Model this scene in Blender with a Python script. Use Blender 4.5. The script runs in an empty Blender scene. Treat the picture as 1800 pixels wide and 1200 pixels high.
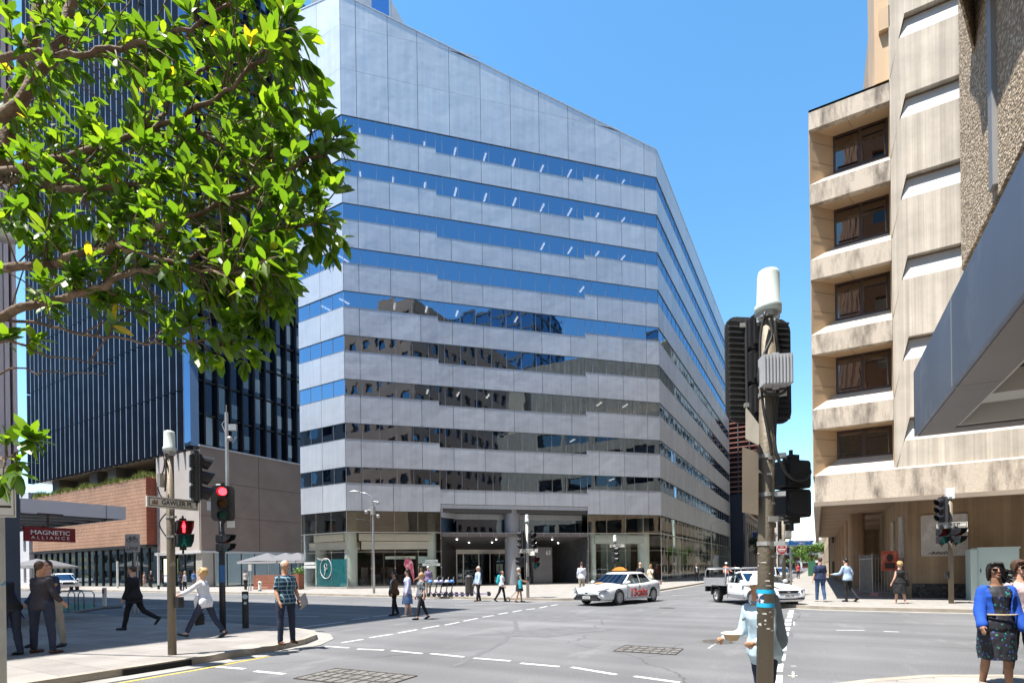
import bpy, bmesh, math, random
from mathutils import Vector, Matrix, noise
rnd = random.Random(7)
PI = math.pi
sc = bpy.context.scene
C = sc.collection
# ---------------------------------------------------------------- camera
YAW = math.radians(29.9); ROLL = .0135
RT = Vector((math.cos(YAW), math.sin(YAW), 0)); FW = Vector((-math.sin(YAW), math.cos(YAW), 0)); ZZ = Vector((0, 0, 1))
cr = (RT - ROLL*ZZ).normalized(); cu = (ZZ + ROLL*RT).normalized()
cam = bpy.data.objects.new('camera', bpy.data.cameras.new('camera')); C.objects.link(cam)
M = Matrix((cr, cu, -FW)).transposed().to_4x4(); M.translation = (0, 0, 1.68)
cam.matrix_world = M
cam.data.sensor_width = 36; cam.data.lens = 933/1800*36; cam.data.shift_y = (999.2-600)/1800
cam.data.clip_start = .1; cam.data.clip_end = 3000
sc.camera = cam
# ---------------------------------------------------------------- light
SAZ = math.radians(214); SEL = math.radians(69)
W = bpy.data.worlds.new('World'); sc.world = W; W.use_nodes = True
wn = W.node_tree; bg = wn.nodes['Background']
sky = wn.nodes.new('ShaderNodeTexSky'); sky.sky_type = 'NISHITA'; sky.sun_disc = False
sky.sun_elevation = SEL; sky.sun_rotation = SAZ; sky.air_density = 1.1; sky.dust_density = .15; sky.ozone_density = 2.
hs = wn.nodes.new('ShaderNodeHueSaturation'); hs.inputs['Saturation'].default_value = 1.22; hs.inputs['Hue'].default_value = .49
wn.links.new(sky.outputs[0], hs.inputs['Color']); wn.links.new(hs.outputs[0], bg.inputs[0]); bg.inputs[1].default_value = .124
sl = bpy.data.lights.new('sun', 'SUN'); sl.energy = 4.6; sl.angle = math.radians(.53); sl.color = (1, .955, .89)
so = bpy.data.objects.new('sun', sl); C.objects.link(so)
sd = Vector((math.sin(SAZ)*math.cos(SEL), math.cos(SAZ)*math.cos(SEL), math.sin(SEL)))
so.rotation_euler = sd.to_track_quat('Z', 'Y').to_euler(); so.location = (0, 0, 60)
sc.view_settings.view_transform = 'Standard'; sc.view_settings.look = 'None'; sc.view_settings.gamma = 1
sc.view_settings.exposure = 1.25
sc.cycles.max_bounces = 8; sc.cycles.transparent_max_bounces = 24; sc.cycles.glossy_bounces = 4
sc.cycles.caustics_reflective = False; sc.cycles.caustics_refractive = False; sc.cycles.sample_clamp_indirect = 6
# ---------------------------------------------------------------- helpers: pixel rays (used only to read off real positions)
def ray(px, py):
    x = px-900; y = 999.2-py
    u = (x+ROLL*y)/933; v = (y-ROLL*x)/933
    return RT*u + FW + ZZ*v
def G(px, py, z=0.):
    d = ray(px, py); return d*((z-1.68)/d.z) + Vector((0, 0, 1.68))
def D(px, py, w):
    return ray(px, py)*w + Vector((0, 0, 1.68))
# ---------------------------------------------------------------- helpers: materials
MATS = {}
def srgb(h):
    h = h.lstrip('#'); c = [int(h[i:i+2], 16)/255 for i in (0, 2, 4)]
    return tuple(x/12.92 if x <= .04045 else ((x+.055)/1.055)**2.4 for x in c)
class NT:
    def __init__(s, m): s.t = m.node_tree; s.n = s.t.nodes; s.l = s.t.links
    def a(s, typ, ins={}, **kw):
        n = s.n.new('ShaderNode'+typ)
        for k, v in kw.items(): setattr(n, k, v)
        for k, v in ins.items():
            if isinstance(v, bpy.types.NodeSocket): s.l.new(v, n.inputs[k])
            else: n.inputs[k].default_value = v
        return n
def mat(name, col, rough=.6, metal=0., var=None, bump=None, stain=None, spec=.5, emit=None, coat=0., trans=0., ior=1.45, alpha=1.):
    """var=(scale, amount[,stretchxyz]) brightness variation; bump=(scale, strength); stain=(scale, colour, lo, hi[,stretch])"""
    if name in MATS: return MATS[name]
    m = bpy.data.materials.new(name); m.use_nodes = True; t = NT(m); b = t.n['Principled BSDF']
    c4 = (*col, 1)
    b.inputs['Base Color'].default_value = c4; b.inputs['Roughness'].default_value = rough; b.inputs['Metallic'].default_value = metal
    b.inputs['Specular IOR Level'].default_value = spec; b.inputs['Coat Weight'].default_value = coat
    b.inputs['Transmission Weight'].default_value = trans; b.inputs['IOR'].default_value = ior; b.inputs['Alpha'].default_value = alpha
    co = t.a('TexCoord').outputs['Object'] if (var or bump or stain) else None
    src = None
    if var:
        st = var[2] if len(var) > 2 else (1, 1, 1)
        mp = t.a('Mapping', {'Vector': co, 'Scale': st})
        nz = t.a('TexNoise', {'Vector': mp.outputs[0], 'Scale': var[0], 'Detail': 5.})
        mr = t.a('MapRange', {'Value': nz.outputs['Fac'], 'From Min': .3, 'From Max': .7, 'To Min': 1-var[1], 'To Max': 1+var[1]})
        mx = t.a('VectorMath', {0: c4[:3], 'Scale': mr.outputs[0]}, operation='SCALE')
        src = mx.outputs[0]
    if stain:
        st = stain[4] if len(stain) > 4 else (1, 1, 1)
        mp = t.a('Mapping', {'Vector': co, 'Scale': st})
        nz = t.a('TexNoise', {'Vector': mp.outputs[0], 'Scale': stain[0], 'Detail': 6., 'Roughness': .65})
        mr = t.a('MapRange', {'Value': nz.outputs['Fac'], 'From Min': stain[2], 'From Max': stain[3]})
        mx = t.a('Mix', {'Factor': mr.outputs[0]}, data_type='RGBA')
        if src: t.l.new(src, mx.inputs[6])
        else: mx.inputs[6].default_value = c4
        mx.inputs[7].default_value = (*stain[1], 1); src = mx.outputs[2]
    if src: t.l.new(src, b.inputs['Base Color'])
    if bump:
        nz = t.a('TexNoise', {'Vector': co, 'Scale': bump[0], 'Detail': 4.})
        bp = t.a('Bump', {'Height': nz.outputs['Fac'], 'Strength': bump[1], 'Distance': bump[2] if len(bump) > 2 else .02})
        t.l.new(bp.outputs[0], b.inputs['Normal'])
    if emit:
        b.inputs['Emission Color'].default_value = (*emit[0], 1); b.inputs['Emission Strength'].default_value = emit[1]
    MATS[name] = m; return m
def mirror(name, col, rough=.02, wave=(.35, .06), tint=(.02, .025, .03), clear=0.):
    """window glass: a coloured mirror coat over a dark or partly clear body, with the slight waviness of real panes"""
    if name in MATS: return MATS[name]
    m = bpy.data.materials.new(name); m.use_nodes = True; t = NT(m); t.n.remove(t.n['Principled BSDF'])
    out = t.n['Material Output']; co = t.a('TexCoord').outputs['Object']
    nz = t.a('TexNoise', {'Vector': co, 'Scale': wave[0], 'Detail': 1.5}); bp = t.a('Bump', {'Height': nz.outputs['Fac'], 'Strength': wave[1], 'Distance': .3})
    gl = t.a('BsdfGlossy', {'Color': (*col, 1), 'Roughness': rough, 'Normal': bp.outputs[0]})
    fr = t.a('LayerWeight', {'Blend': .35, 'Normal': bp.outputs[0]})
    body = t.a('BsdfTransparent', {'Color': (*tint, 1)}) if clear else t.a('BsdfDiffuse', {'Color': (*tint, 1)})
    mr = t.a('MapRange', {'Value': fr.outputs['Facing'], 'To Min': (1-clear) if clear else .85, 'To Max': 1.})
    mx = t.a('MixShader', {0: mr.outputs[0], 1: body.outputs[0], 2: gl.outputs[0]})
    t.l.new(mx.outputs[0], out.inputs[0]); MATS[name] = m; return m
def glass(name, tint=(.85, .95, .9), refl=.12, rcol=(.9, .95, 1), rmax=.95):
    if name in MATS: return MATS[name]
    m = bpy.data.materials.new(name); m.use_nodes = True; t = NT(m); t.n.remove(t.n['Principled BSDF'])
    out = t.n['Material Output']
    fr = t.a('LayerWeight', {'Blend': .3}); mr = t.a('MapRange', {'Value': fr.outputs['Facing'], 'To Min': refl, 'To Max': rmax})
    a = t.a('BsdfTransparent', {'Color': (*tint, 1)}); g = t.a('BsdfGlossy', {'Color': (*rcol, 1), 'Roughness': .01})
    mx = t.a('MixShader', {0: mr.outputs[0], 1: a.outputs[0], 2: g.outputs[0]}); t.l.new(mx.outputs[0], out.inputs[0])
    MATS[name] = m; return m
# ---------------------------------------------------------------- helpers: objects
def thing(name, label, cat, loc=(0, 0, 0), rz=0., group=None):
    o = bpy.data.objects.new(name, None); C.objects.link(o); o.empty_display_size = .3
    o.location = loc; o.rotation_euler = (0, 0, rz); o['label'] = label; o['category'] = cat
    if group: o['group'] = group
    return o
def tag(o, label, cat, group=None):
    o['label'] = label; o['category'] = cat
    if group: o['group'] = group
    return o
def obj(name, bm, m, parent=None, smooth=False, world=False, label=None, rec=True):
    if world and parent is not None: bm.transform(Matrix.Translation(-parent_loc(parent)))
    if rec: bmesh.ops.recalc_face_normals(bm, faces=bm.faces)
    me = bpy.data.meshes.new(name); bm.to_mesh(me); bm.free()
    for x in (m if isinstance(m, (list, tuple)) else [m]): me.materials.append(x)
    if smooth:
        for p in me.polygons: p.use_smooth = True
    o = bpy.data.objects.new(name, me); C.objects.link(o)
    if parent is not None: o.parent = parent
    if label: o['label'] = label
    return o
def parent_loc(p):
    v = Vector((0, 0, 0))
    while p is not None: v += p.location; p = p.parent
    return v
def struct(name, bm, m, **k):
    o = obj(name, bm, m, **k); o['kind'] = 'structure'; return o
def NB(): return bmesh.new()
def box(bm, x0, x1, y0, y1, z0, z1, mi=0):
    v = [bm.verts.new(p) for p in ((x0,y0,z0),(x1,y0,z0),(x1,y1,z0),(x0,y1,z0),(x0,y0,z1),(x1,y0,z1),(x1,y1,z1),(x0,y1,z1))]
    for f in ((0,3,2,1),(4,5,6,7),(0,1,5,4),(1,2,6,5),(2,3,7,6),(3,0,4,7)):
        bm.faces.new([v[i] for i in f]).material_index = mi
    return v
def obox(bm, c, sx, sy, sz, rz=0., rx=0., ry=0., mi=0):
    mt = Matrix.Translation(c) @ Matrix.Rotation(rz, 4, 'Z') @ Matrix.Rotation(ry, 4, 'Y') @ Matrix.Rotation(rx, 4, 'X')
    v = box(bm, -sx/2, sx/2, -sy/2, sy/2, -sz/2, sz/2, mi)
    for q in v: q.co = mt @ q.co
    return v
def fbox(bm, O, t, n, s0, s1, d0, d1, z0, z1, mi=0):
    """box in a wall frame: s along t, d outward along n, z up"""
    v = box(bm, s0, s1, d0, d1, z0, z1, mi)
    for q in v: q.co = Vector((O[0]+t[0]*q.co.x+n[0]*q.co.y, O[1]+t[1]*q.co.x+n[1]*q.co.y, q.co.z))
    return v
def quad(bm, pts, mi=0):
    f = bm.faces.new([bm.verts.new(p) for p in pts]); f.material_index = mi; return f
def prism(bm, pts, z0, z1, mi=0):
    a = [bm.verts.new((x, y, z0)) for x, y in pts]; b = [bm.verts.new((x, y, z1)) for x, y in pts]
    n = len(pts); bm.faces.new(a[::-1]).material_index = mi; bm.faces.new(b).material_index = mi
    for i in range(n): bm.faces.new((a[i], a[(i+1) % n], b[(i+1) % n], b[i])).material_index = mi
def slab(bm, pts, ext, mi=0):
    """polygon in 3-D pushed along the vector ext"""
    a = [bm.verts.new(p) for p in pts]; b = [bm.verts.new(Vector(p)+Vector(ext)) for p in pts]
    n = len(pts); bm.faces.new(a[::-1]).material_index = mi; bm.faces.new(b).material_index = mi
    for i in range(n): bm.faces.new((a[i], a[(i+1) % n], b[(i+1) % n], b[i])).material_index = mi
def ring(bm, c, x, y, rx, ry, n):
    return [bm.verts.new(c + x*(rx*math.cos(2*PI*i/n)) + y*(ry*math.sin(2*PI*i/n))) for i in range(n)]
def skin(bm, rings, caps=True, mi=0):
    for a, b in zip(rings, rings[1:]):
        n = len(a)
        for i in range(n): bm.faces.new((a[i], a[(i+1) % n], b[(i+1) % n], b[i])).material_index = mi
    if caps: bm.faces.new(rings[0][::-1]).material_index = mi; bm.faces.new(rings[-1]).material_index = mi
def frame(d):
    d = d.normalized(); u = Vector((0, 0, 1)) if abs(d.z) < .9 else Vector((0, 1, 0))
    x = u.cross(d).normalized(); return x, d.cross(x)
def cyl(bm, p0, p1, r0, r1=None, n=12, mi=0):
    p0 = Vector(p0); p1 = Vector(p1); r1 = r0 if r1 is None else r1; x, y = frame(p1-p0)
    skin(bm, [ring(bm, p0, x, y, r0, r0, n), ring(bm, p1, x, y, r1, r1, n)], mi=mi)
def tube(bm, pts, r, n=8, mi=0):
    pts = [Vector(p) for p in pts]; rs = r if isinstance(r, (list, tuple)) else [r]*len(pts); R = []
    x = None
    for i, p in enumerate(pts):
        d = (pts[min(i+1, len(pts)-1)]-pts[max(i-1, 0)]).normalized()
        if x is None: x, y = frame(d)
        else: x = (x - d*x.dot(d)).normalized(); y = d.cross(x)
        R.append(ring(bm, p, x, y, rs[i], rs[i], n))
    skin(bm, R, mi=mi)
def lathe(bm, prof, n=16, c=(0, 0, 0), mi=0):
    c = Vector(c); skin(bm, [ring(bm, c+Vector((0, 0, z)), Vector((1, 0, 0)), Vector((0, 1, 0)), r, r, n) for r, z in prof], mi=mi)
def sph(bm, c, rx, ry=None, rz=None, n=12, m=8, mi=0):
    ry = rx if ry is None else ry; rz = rx if rz is None else rz
    R = []
    for j in range(m+1):
        a = PI*(j/m)*.98+.01*PI; R.append([bm.verts.new((c[0]+rx*math.sin(a)*math.cos(2*PI*i/n), c[1]+ry*math.sin(a)*math.sin(2*PI*i/n), c[2]-rz*math.cos(a))) for i in range(n)])
    skin(bm, R, mi=mi)
def text(name, s, size, m, parent, loc, rot, extr=.002, align='CENTER', sx=1., bold=0.):
    cu_ = bpy.data.curves.new(name, 'FONT'); cu_.body = s; cu_.size = size; cu_.extrude = extr; cu_.align_x = align; cu_.align_y = 'CENTER'; cu_.offset = bold; cu_.resolution_u = 3
    o = bpy.data.objects.new(name, cu_); C.objects.link(o); t = bpy.data.objects.new(name, bpy.data.meshes.new(name)); C.objects.link(t); t.parent = parent
    def post(me):
        bpy.data.objects.remove(o); me.materials.clear(); me.materials.append(m); t.data = me
    PENDING.append((o, post))
    t.location = loc; t.rotation_euler = rot; t.scale = (sx, 1, 1); return t
PENDING = []
def flush():
    dg = bpy.context.evaluated_depsgraph_get(); res = [(bpy.data.meshes.new_from_object(o.evaluated_get(dg)), f) for o, f in PENDING]
    PENDING.clear()
    for me, f in res: f(me)
def dup(root, loc, rz, label=None, group=None):
    r = root.copy(); C.objects.link(r); r.location = loc; r.rotation_euler = (0, 0, rz)
    if label: r['label'] = label
    if group: r['group'] = group
    for ch in list(root.children):
        c = ch.copy(); C.objects.link(c); c.parent = r
        for g in ch.children: d = g.copy(); C.objects.link(d); d.parent = c
    return r
# ================================================================ ground, roads, pavements
asph = mat('asphalt', (.142, .142, .145), .85, var=(.35, .16, (1, .35, 1)), bump=(90, .5, .01), stain=(1.1, (.2, .2, .2), .56, .74, (1, .3, 1)))
def asphalt_detail(m):
    t = NT(m); b = t.n['Principled BSDF']; src = b.inputs['Base Color'].links[0].from_socket
    co = t.a('TexCoord').outputs['Object']
    vor = t.a('TexNoise', {'Vector': co, 'Scale': 55., 'Detail': 3.})
    mr = t.a('MapRange', {'Value': vor.outputs['Fac'], 'From Min': .32, 'From Max': .68, 'To Min': .6, 'To Max': 1.4})
    # wheel-polished bands along both streets
    mp = t.a('Mapping', {'Vector': co, 'Scale': (.012, .9, 1)}); n2 = t.a('TexNoise', {'Vector': mp.outputs[0], 'Scale': 1.2, 'Detail': 3.})
    mr2 = t.a('MapRange', {'Value': n2.outputs['Fac'], 'From Min': .35, 'From Max': .65, 'To Min': .86, 'To Max': 1.1})
    # cracks
    nv = t.a('TexNoise', {'Vector': co, 'Scale': .7, 'Detail': 4.}); mxv = t.a('VectorMath', {0: co, 1: nv.outputs['Color']}, operation='ADD')
    cv = t.a('TexVoronoi', {'Vector': mxv.outputs[0], 'Scale': .13}, feature='DISTANCE_TO_EDGE')
    mr3 = t.a('MapRange', {'Value': cv.outputs['Distance'], 'From Min': .0, 'From Max': .0035, 'To Min': .55, 'To Max': 1.})
    n5 = t.a('TexNoise', {'Vector': co, 'Scale': 2.6, 'Detail': 7., 'Roughness': .75}); m5 = t.a('MapRange', {'Value': n5.outputs['Fac'], 'From Min': .62, 'From Max': .78, 'To Min': 1., 'To Max': .72})
    n6 = t.a('TexNoise', {'Vector': co, 'Scale': .22, 'Detail': 3.}); m6 = t.a('MapRange', {'Value': n6.outputs['Fac'], 'From Min': .35, 'From Max': .65, 'To Min': .9, 'To Max': 1.08})
    q5 = t.a('Math', {0: m5.outputs[0], 1: m6.outputs[0]}, operation='MULTIPLY'); q6 = t.a('Math', {0: mr.outputs[0], 1: q5.outputs[0]}, operation='MULTIPLY')
    q = t.a('Math', {0: q6.outputs[0], 1: mr2.outputs[0]}, operation='MULTIPLY'); q2 = t.a('Math', {0: q.outputs[0], 1: mr3.outputs[0]}, operation='MULTIPLY')
    s = t.a('VectorMath', {0: src, 'Scale': q2.outputs[0]}, operation='SCALE'); t.l.new(s.outputs[0], b.inputs['Base Color'])
asphalt_detail(asph)
bm = NB(); quad(bm, [(-900, -500, -.05), (900, -500, -.05), (900, 1300, -.05), (-900, 1300, -.05)])
struct('ground', bm, mat('ground', (.12, .12, .115), .9, var=(.05, .2)))
bm = NB(); quad(bm, [(-300, 8, 0), (-9.9, 8, 0), (-9.9, -160, 0), (-.2, -160, 0), (-.2, 8, 0), (300, 8, 0), (300, 27, 0), (1, 27, 0), (1, 420, 0), (-10.5, 420, 0), (-10.5, 27, 0), (-300, 27, 0)])
struct('road', bm, asph)
def paving(name, col, sx, sy, var=.14, rough=.8, rot=0.):
    m = bpy.data.materials.new(name); m.use_nodes = True; t = NT(m); b = t.n['Principled BSDF']
    co = t.a('TexCoord').outputs['Object']; mp = t.a('Mapping', {'Vector': co, 'Rotation': (0, 0, rot)})
    br = t.a('TexBrick', {'Vector': mp.outputs[0], 'Scale': 1., 'Mortar Size': .006, 'Brick Width': sx, 'Row Height': sy, 'Color1': (1-var, 1-var, 1-var, 1), 'Color2': (1+var*.6, 1+var*.6, 1+var*.5, 1), 'Mortar': (.5, .48, .46, 1), 'Bias': 0.})
    br.offset = .5
    nz = t.a('TexNoise', {'Vector': co, 'Scale': 1.6, 'Detail': 6.}); mr = t.a('MapRange', {'Value': nz.outputs['Fac'], 'From Min': .3, 'From Max': .7, 'To Min': .84, 'To Max': 1.12})
    nf = t.a('TexNoise', {'Vector': co, 'Scale': 60., 'Detail': 3.}); mf = t.a('MapRange', {'Value': nf.outputs['Fac'], 'From Min': .3, 'From Max': .7, 'To Min': .88, 'To Max': 1.1})
    q = t.a('Math', {0: mr.outputs[0], 1: mf.outputs[0]}, operation='MULTIPLY')
    a = t.a('VectorMath', {0: br.outputs['Color'], 1: col}, operation='MULTIPLY'); s = t.a('VectorMath', {0: a.outputs[0], 'Scale': q.outputs[0]}, operation='SCALE')
    t.l.new(s.outputs[0], b.inputs['Base Color']); b.inputs['Roughness'].default_value = rough
    bp = t.a('Bump', {'Height': br.outputs['Fac'], 'Strength': .35, 'Distance': -.01}); t.l.new(bp.outputs[0], b.inputs['Normal'])
    MATS[name] = m; return m
pave_l = paving('pale_stone_paving', (.275, .255, .235), 1.2, .6)
pave_w = paving('warm_paving', (.30, .28, .255), .9, .45, .08)
kerbm = mat('kerb_stone', (.33, .29, .24), .85, var=(2, .2), bump=(40, .4), stain=(1.5, (.18, .16, .14), .58, .72))
gutm = mat('gutter_concrete', (.29, .28, .26), .85, var=(1.5, .15), bump=(60, .3))
def footpath(name, pts, m, kerb, z=.13):
    """pts: the outline; kerb: (i0,i1) the run of edges that carry a kerb stone and a gutter apron"""
    def offs(ps, d):
        r = []
        for i, p in enumerate(ps):
            a = Vector(ps[max(i-1, 0)]); b = Vector(ps[min(i+1, len(ps)-1)]); t = (b-a).normalized(); r.append((p[0]-t.y*d, p[1]+t.x*d))
        return r
    bm = NB(); prism(bm, pts, -.04, z); struct(name, bm, m)
    run = pts[kerb[0]:kerb[1]+1]; s = 1
    for nm, d0, d1, z0, z1, mm in (('kerb', 0, .15, -.04, z+.004, kerbm), ('gutter', .15, .55, -.04, .012, gutm)):
        A = offs(run, d0); B = offs(run, d1); bm = NB()
        for i in range(len(run)-1):
            P = [A[i], A[i+1], B[i+1], B[i]]
            prism(bm, P, z0, z1)
        struct(nm, bm, mm)
def arc(cx, cy, r, a0, a1, n=8):
    return [(cx+r*math.cos(math.radians(a0+(a1-a0)*i/n)), cy+r*math.sin(math.radians(a0+(a1-a0)*i/n))) for i in range(n+1)]
# far left block (main building): kerb ring run left->right then up the side street.  offset direction must point to the road
r1 = [(-300, 25.4), (-60, 25.4), (-31, 25.6), (-20, 24.95), (-15.9, 24.6)] + arc(-13.0, 28.0, 3.4, -70, 0, 7) + [(-9.55, 33), (-9.55, 60), (-9.55, 420)]
footpath('pavement_northwest', (r1 + [(-300, 420)])[::-1], pave_w, (1, len(r1)))
r2 = [(-1.9, 420), (-1.9, 27)] + arc(.9, 25.75, 2.8, 180, 270, 6) + [(4.3, 22.95), (12, 22.9), (300, 22.9)]
footpath('pavement_northeast', (r2 + [(300, 420)])[::-1], pave_w, (1, len(r2)))
r3 = [(300, 9.9), (3.6, 9.9), (2.3, 9.6), (1.4, 9.15), (.7, 8.5), (.1, 7.75), (-.35, 7.0), (-.85, 6.2), (-.85, 3.7), (-1.6, 2.95), (-5.5, 2.75), (-6.2, 2.1), (-6.2, -160)]
footpath('pavement_southeast', (r3 + [(300, -160)])[::-1], pave_w, (1, len(r3)))
r4 = [(-10.05, -160), (-10.05, 6.2), (-10.1, 7.2), (-10.35, 8.1), (-10.8, 8.8), (-11.5, 9.35), (-12.6, 9.6), (-16, 9.65), (-300, 9.65)]
footpath('pavement_southwest', (r4 + [(-300, -160)])[::-1], pave_l, (1, len(r4)))
paint = mat('road_paint', (.62, .62, .60), .7, stain=(7, (.2, .2, .2), .55, .75), var=(20, .12))
ypaint = mat('yellow_paint', (.55, .42, .08), .7, stain=(7, (.2, .19, .16), .5, .7))
def strip(bm, a, b, w, z=.004):
    a = Vector((a[0], a[1], 0)); b = Vector((b[0], b[1], 0)); d = (b-a).normalized(); s = Vector((-d.y, d.x, 0))*w/2
    quad(bm, [(a-s).to_tuple()[:2]+(z,), (b-s).to_tuple()[:2]+(z,), (b+s).to_tuple()[:2]+(z,), (a+s).to_tuple()[:2]+(z,)])
bm = NB()
def dashes(p, q, n, fill=.6, w=.1):
    p = G(*p); q = G(*q)
    for i in range(n): strip(bm, p+(q-p)*(i/n), p+(q-p)*((i+fill)/n), w)
for a, b in (((380,1171),(430,1175)),((448,1179),(500,1184)),((570,1135),(613,1138)),((628,1140),(675,1142)),((688,1143),(742,1148)),((757,1148),(815,1154)),((833,1156),(897,1161)),((915,1165),(983,1171)),((1005,1172),(1083,1185)),((1115,1188),(1195,1199)),
             ((530,1102),(607,1092)),((618,1088),(648,1085)),((657,1083),(683,1080)),
             ((600,1129),(638,1123)),((650,1120),(690,1114)),((700,1112),(733,1106)),((743,1104),(772,1099)),((782,1098),(807,1093)),((815,1091),(840,1086)),((848,1084),(868,1081)),((876,1079),(893,1076)),((901,1075),(917,1072)),((925,1071),(940,1069)),((948,1068),(962,1065)),((968,1064),(980,1062))):
    strip(bm, G(*a), G(*b), .1)
# lane lines in the left street, holding lines and the far street's lines
for a, b in (((0,1078),(560,1083)),((0,1066),(430,1070)),((430,1061),(760,1066)),((800,1063),(960,1058)),((1180,1046),(1230,1044)),((1470,1107),(1520,1107)),((1553,1109),(1580,1110))):
    strip(bm, G(*a), G(*b), .08)
for i in range(15):   # the ladder of short bars on the right
    t = i/14; a = G(1374+30*(1-(1-t)**1.0), 1200-100*t) if 0 else None
for y0, y1, xa, xb in ((1186,1200,1362,1375),(1166,1180,1363,1376),(1149,1160,1364,1380),(1133,1143,1371,1382),(1121,1129,1372,1384),(1111,1117,1373,1386),(1102,1108,1374,1388),(1094,1099,1376,1390),(1087,1092,1380,1391),(1081,1085,1383,1393),(1076,1079,1384,1394),(1072,1074,1386,1395)):
    quad(bm, [tuple(G(xa, y1))[:2]+(.004,), tuple(G(xb, y1))[:2]+(.004,), tuple(G(xb+1, y0))[:2]+(.004,), tuple(G(xa+1.5, y0))[:2]+(.004,)])
struct('road_markings', bm, paint)
bm = NB(); P = [(-9.35, -4, 0), (-9.35, 5.2, 0), (-9.5, 6.6, 0), (-9.8, 7.9, 0)]
for a, b in zip(P, P[1:]): strip(bm, a, b, .09)
struct('yellow_kerb_line', bm, ypaint)
# survey paint, patches and manholes
bm = NB()
for a, b in (((1393,1095),(1399,1095)),((1396,1092),(1396,1099)),((1399,1097),(1405,1097)),((1390,1170),(1400,1170)),((1385,1187),(1402,1187)),((1394,1180),(1394,1190)),((1245,1139),(1254,1133)),((1255,1132),(1258,1131)),((1680,1185),(1686,1190)),((1690,1189),(1715,1190))):
    strip(bm, G(*a), G(*b), .035)
struct('survey_marks', bm, mat('survey_paint', (.6, .58, .5), .8, stain=(9, (.25, .25, .24), .5, .6)))
patchm = mat('old_patch', (.16, .155, .145), .9, var=(6, .3), bump=(30, .6), stain=(5, (.08, .08, .08), .5, .6))
gratem = mat('cast_iron', (.10, .085, .075), .7, .3, var=(12, .3), bump=(50, .5))
def grate(px, py, w, l, rz):
    p = G(px, py); t = thing('service_cover', 'weathered concrete cover with iron strips in the road, '+('nearest the bottom edge' if py > 1180 else 'in mid crossing'), 'cover', (p.x, p.y, 0), rz, 'iron strip covers in the asphalt')
    bm = NB(); box(bm, -w/2, w/2, -l/2, l/2, -.02, .008); obj('frame', bm, patchm, t)
    bm = NB()
    n = int(w/.17)
    for i in range(n+1): x = -w/2+w*i/n; box(bm, x-.012, x+.012, -l/2, l/2, -.01, .014)
    for j in range(4): y = -l/2+l*j/3; box(bm, -w/2, w/2, y-.012, y+.012, -.01, .0165)
    obj('iron_strips', bm, gratem, t)
grate(625, 1190, 1.7, .9, math.radians(4)); grate(1140, 1142, 1.2, .8, math.radians(2)); 
def manhole(px, py, r, label):
    p = G(px, py); t = thing('manhole_cover', label, 'manhole cover', (p.x, p.y, 0), .3)
    bm = NB(); lathe(bm, [(r, -.01), (r, .01), (r*.86, .01), (r*.84, .004)], 24); obj('ring', bm, patchm, t, smooth=False)
    bm = NB(); lathe(bm, [(r*.82, -.01), (r*.82, .012), (r*.4, .012), (r*.38, .006), (r*.2, .006), (r*.18, .013)], 24); obj('lid', bm, gratem, t)
manhole(1260, 1127, .38, 'round iron manhole cover left of the nearest traffic pole')
manhole(1171, 1068, .34, 'round iron manhole cover just right of the white taxi')
manhole(1475, 1062, .3, 'round manhole cover near the far right kerb')
# darker asphalt trenches
bm = NB()
quad(bm, [tuple(G(820,1115))[:2]+(.003,), tuple(G(990,1101))[:2]+(.003,), tuple(G(1100,1104))[:2]+(.003,), tuple(G(960,1120))[:2]+(.003,)])
quad(bm, [tuple(G(870,1082))[:2]+(.003,), tuple(G(985,1075))[:2]+(.003,), tuple(G(1085,1085))[:2]+(.003,), tuple(G(980,1092))[:2]+(.003,)])
struct('asphalt_patches', bm, mat('asphalt_dark', (.13, .13, .133), .85, var=(3, .15), bump=(90, .4)))
bm = NB()
pts = [G(800, 1170), G(880, 1130), G(908, 1105), G(905, 1090), G(890, 1082)]
for a, b in zip(pts, pts[1:]): strip(bm, a, b, .14, .0036)
struct('tyre_marks', bm, mat('tyre_mark', (.125, .125, .128), .8, var=(8, .2)))
# kerb drain mouth on the left
bm = NB(); box(bm, -.02, .02, -.55, .55, .0, .1); dr = obj('drain_opening', bm, mat('black_void', (.01, .01, .01), .9)); dr.location = (-9.89, 4.9, .012); dr['kind'] = 'structure'
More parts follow.
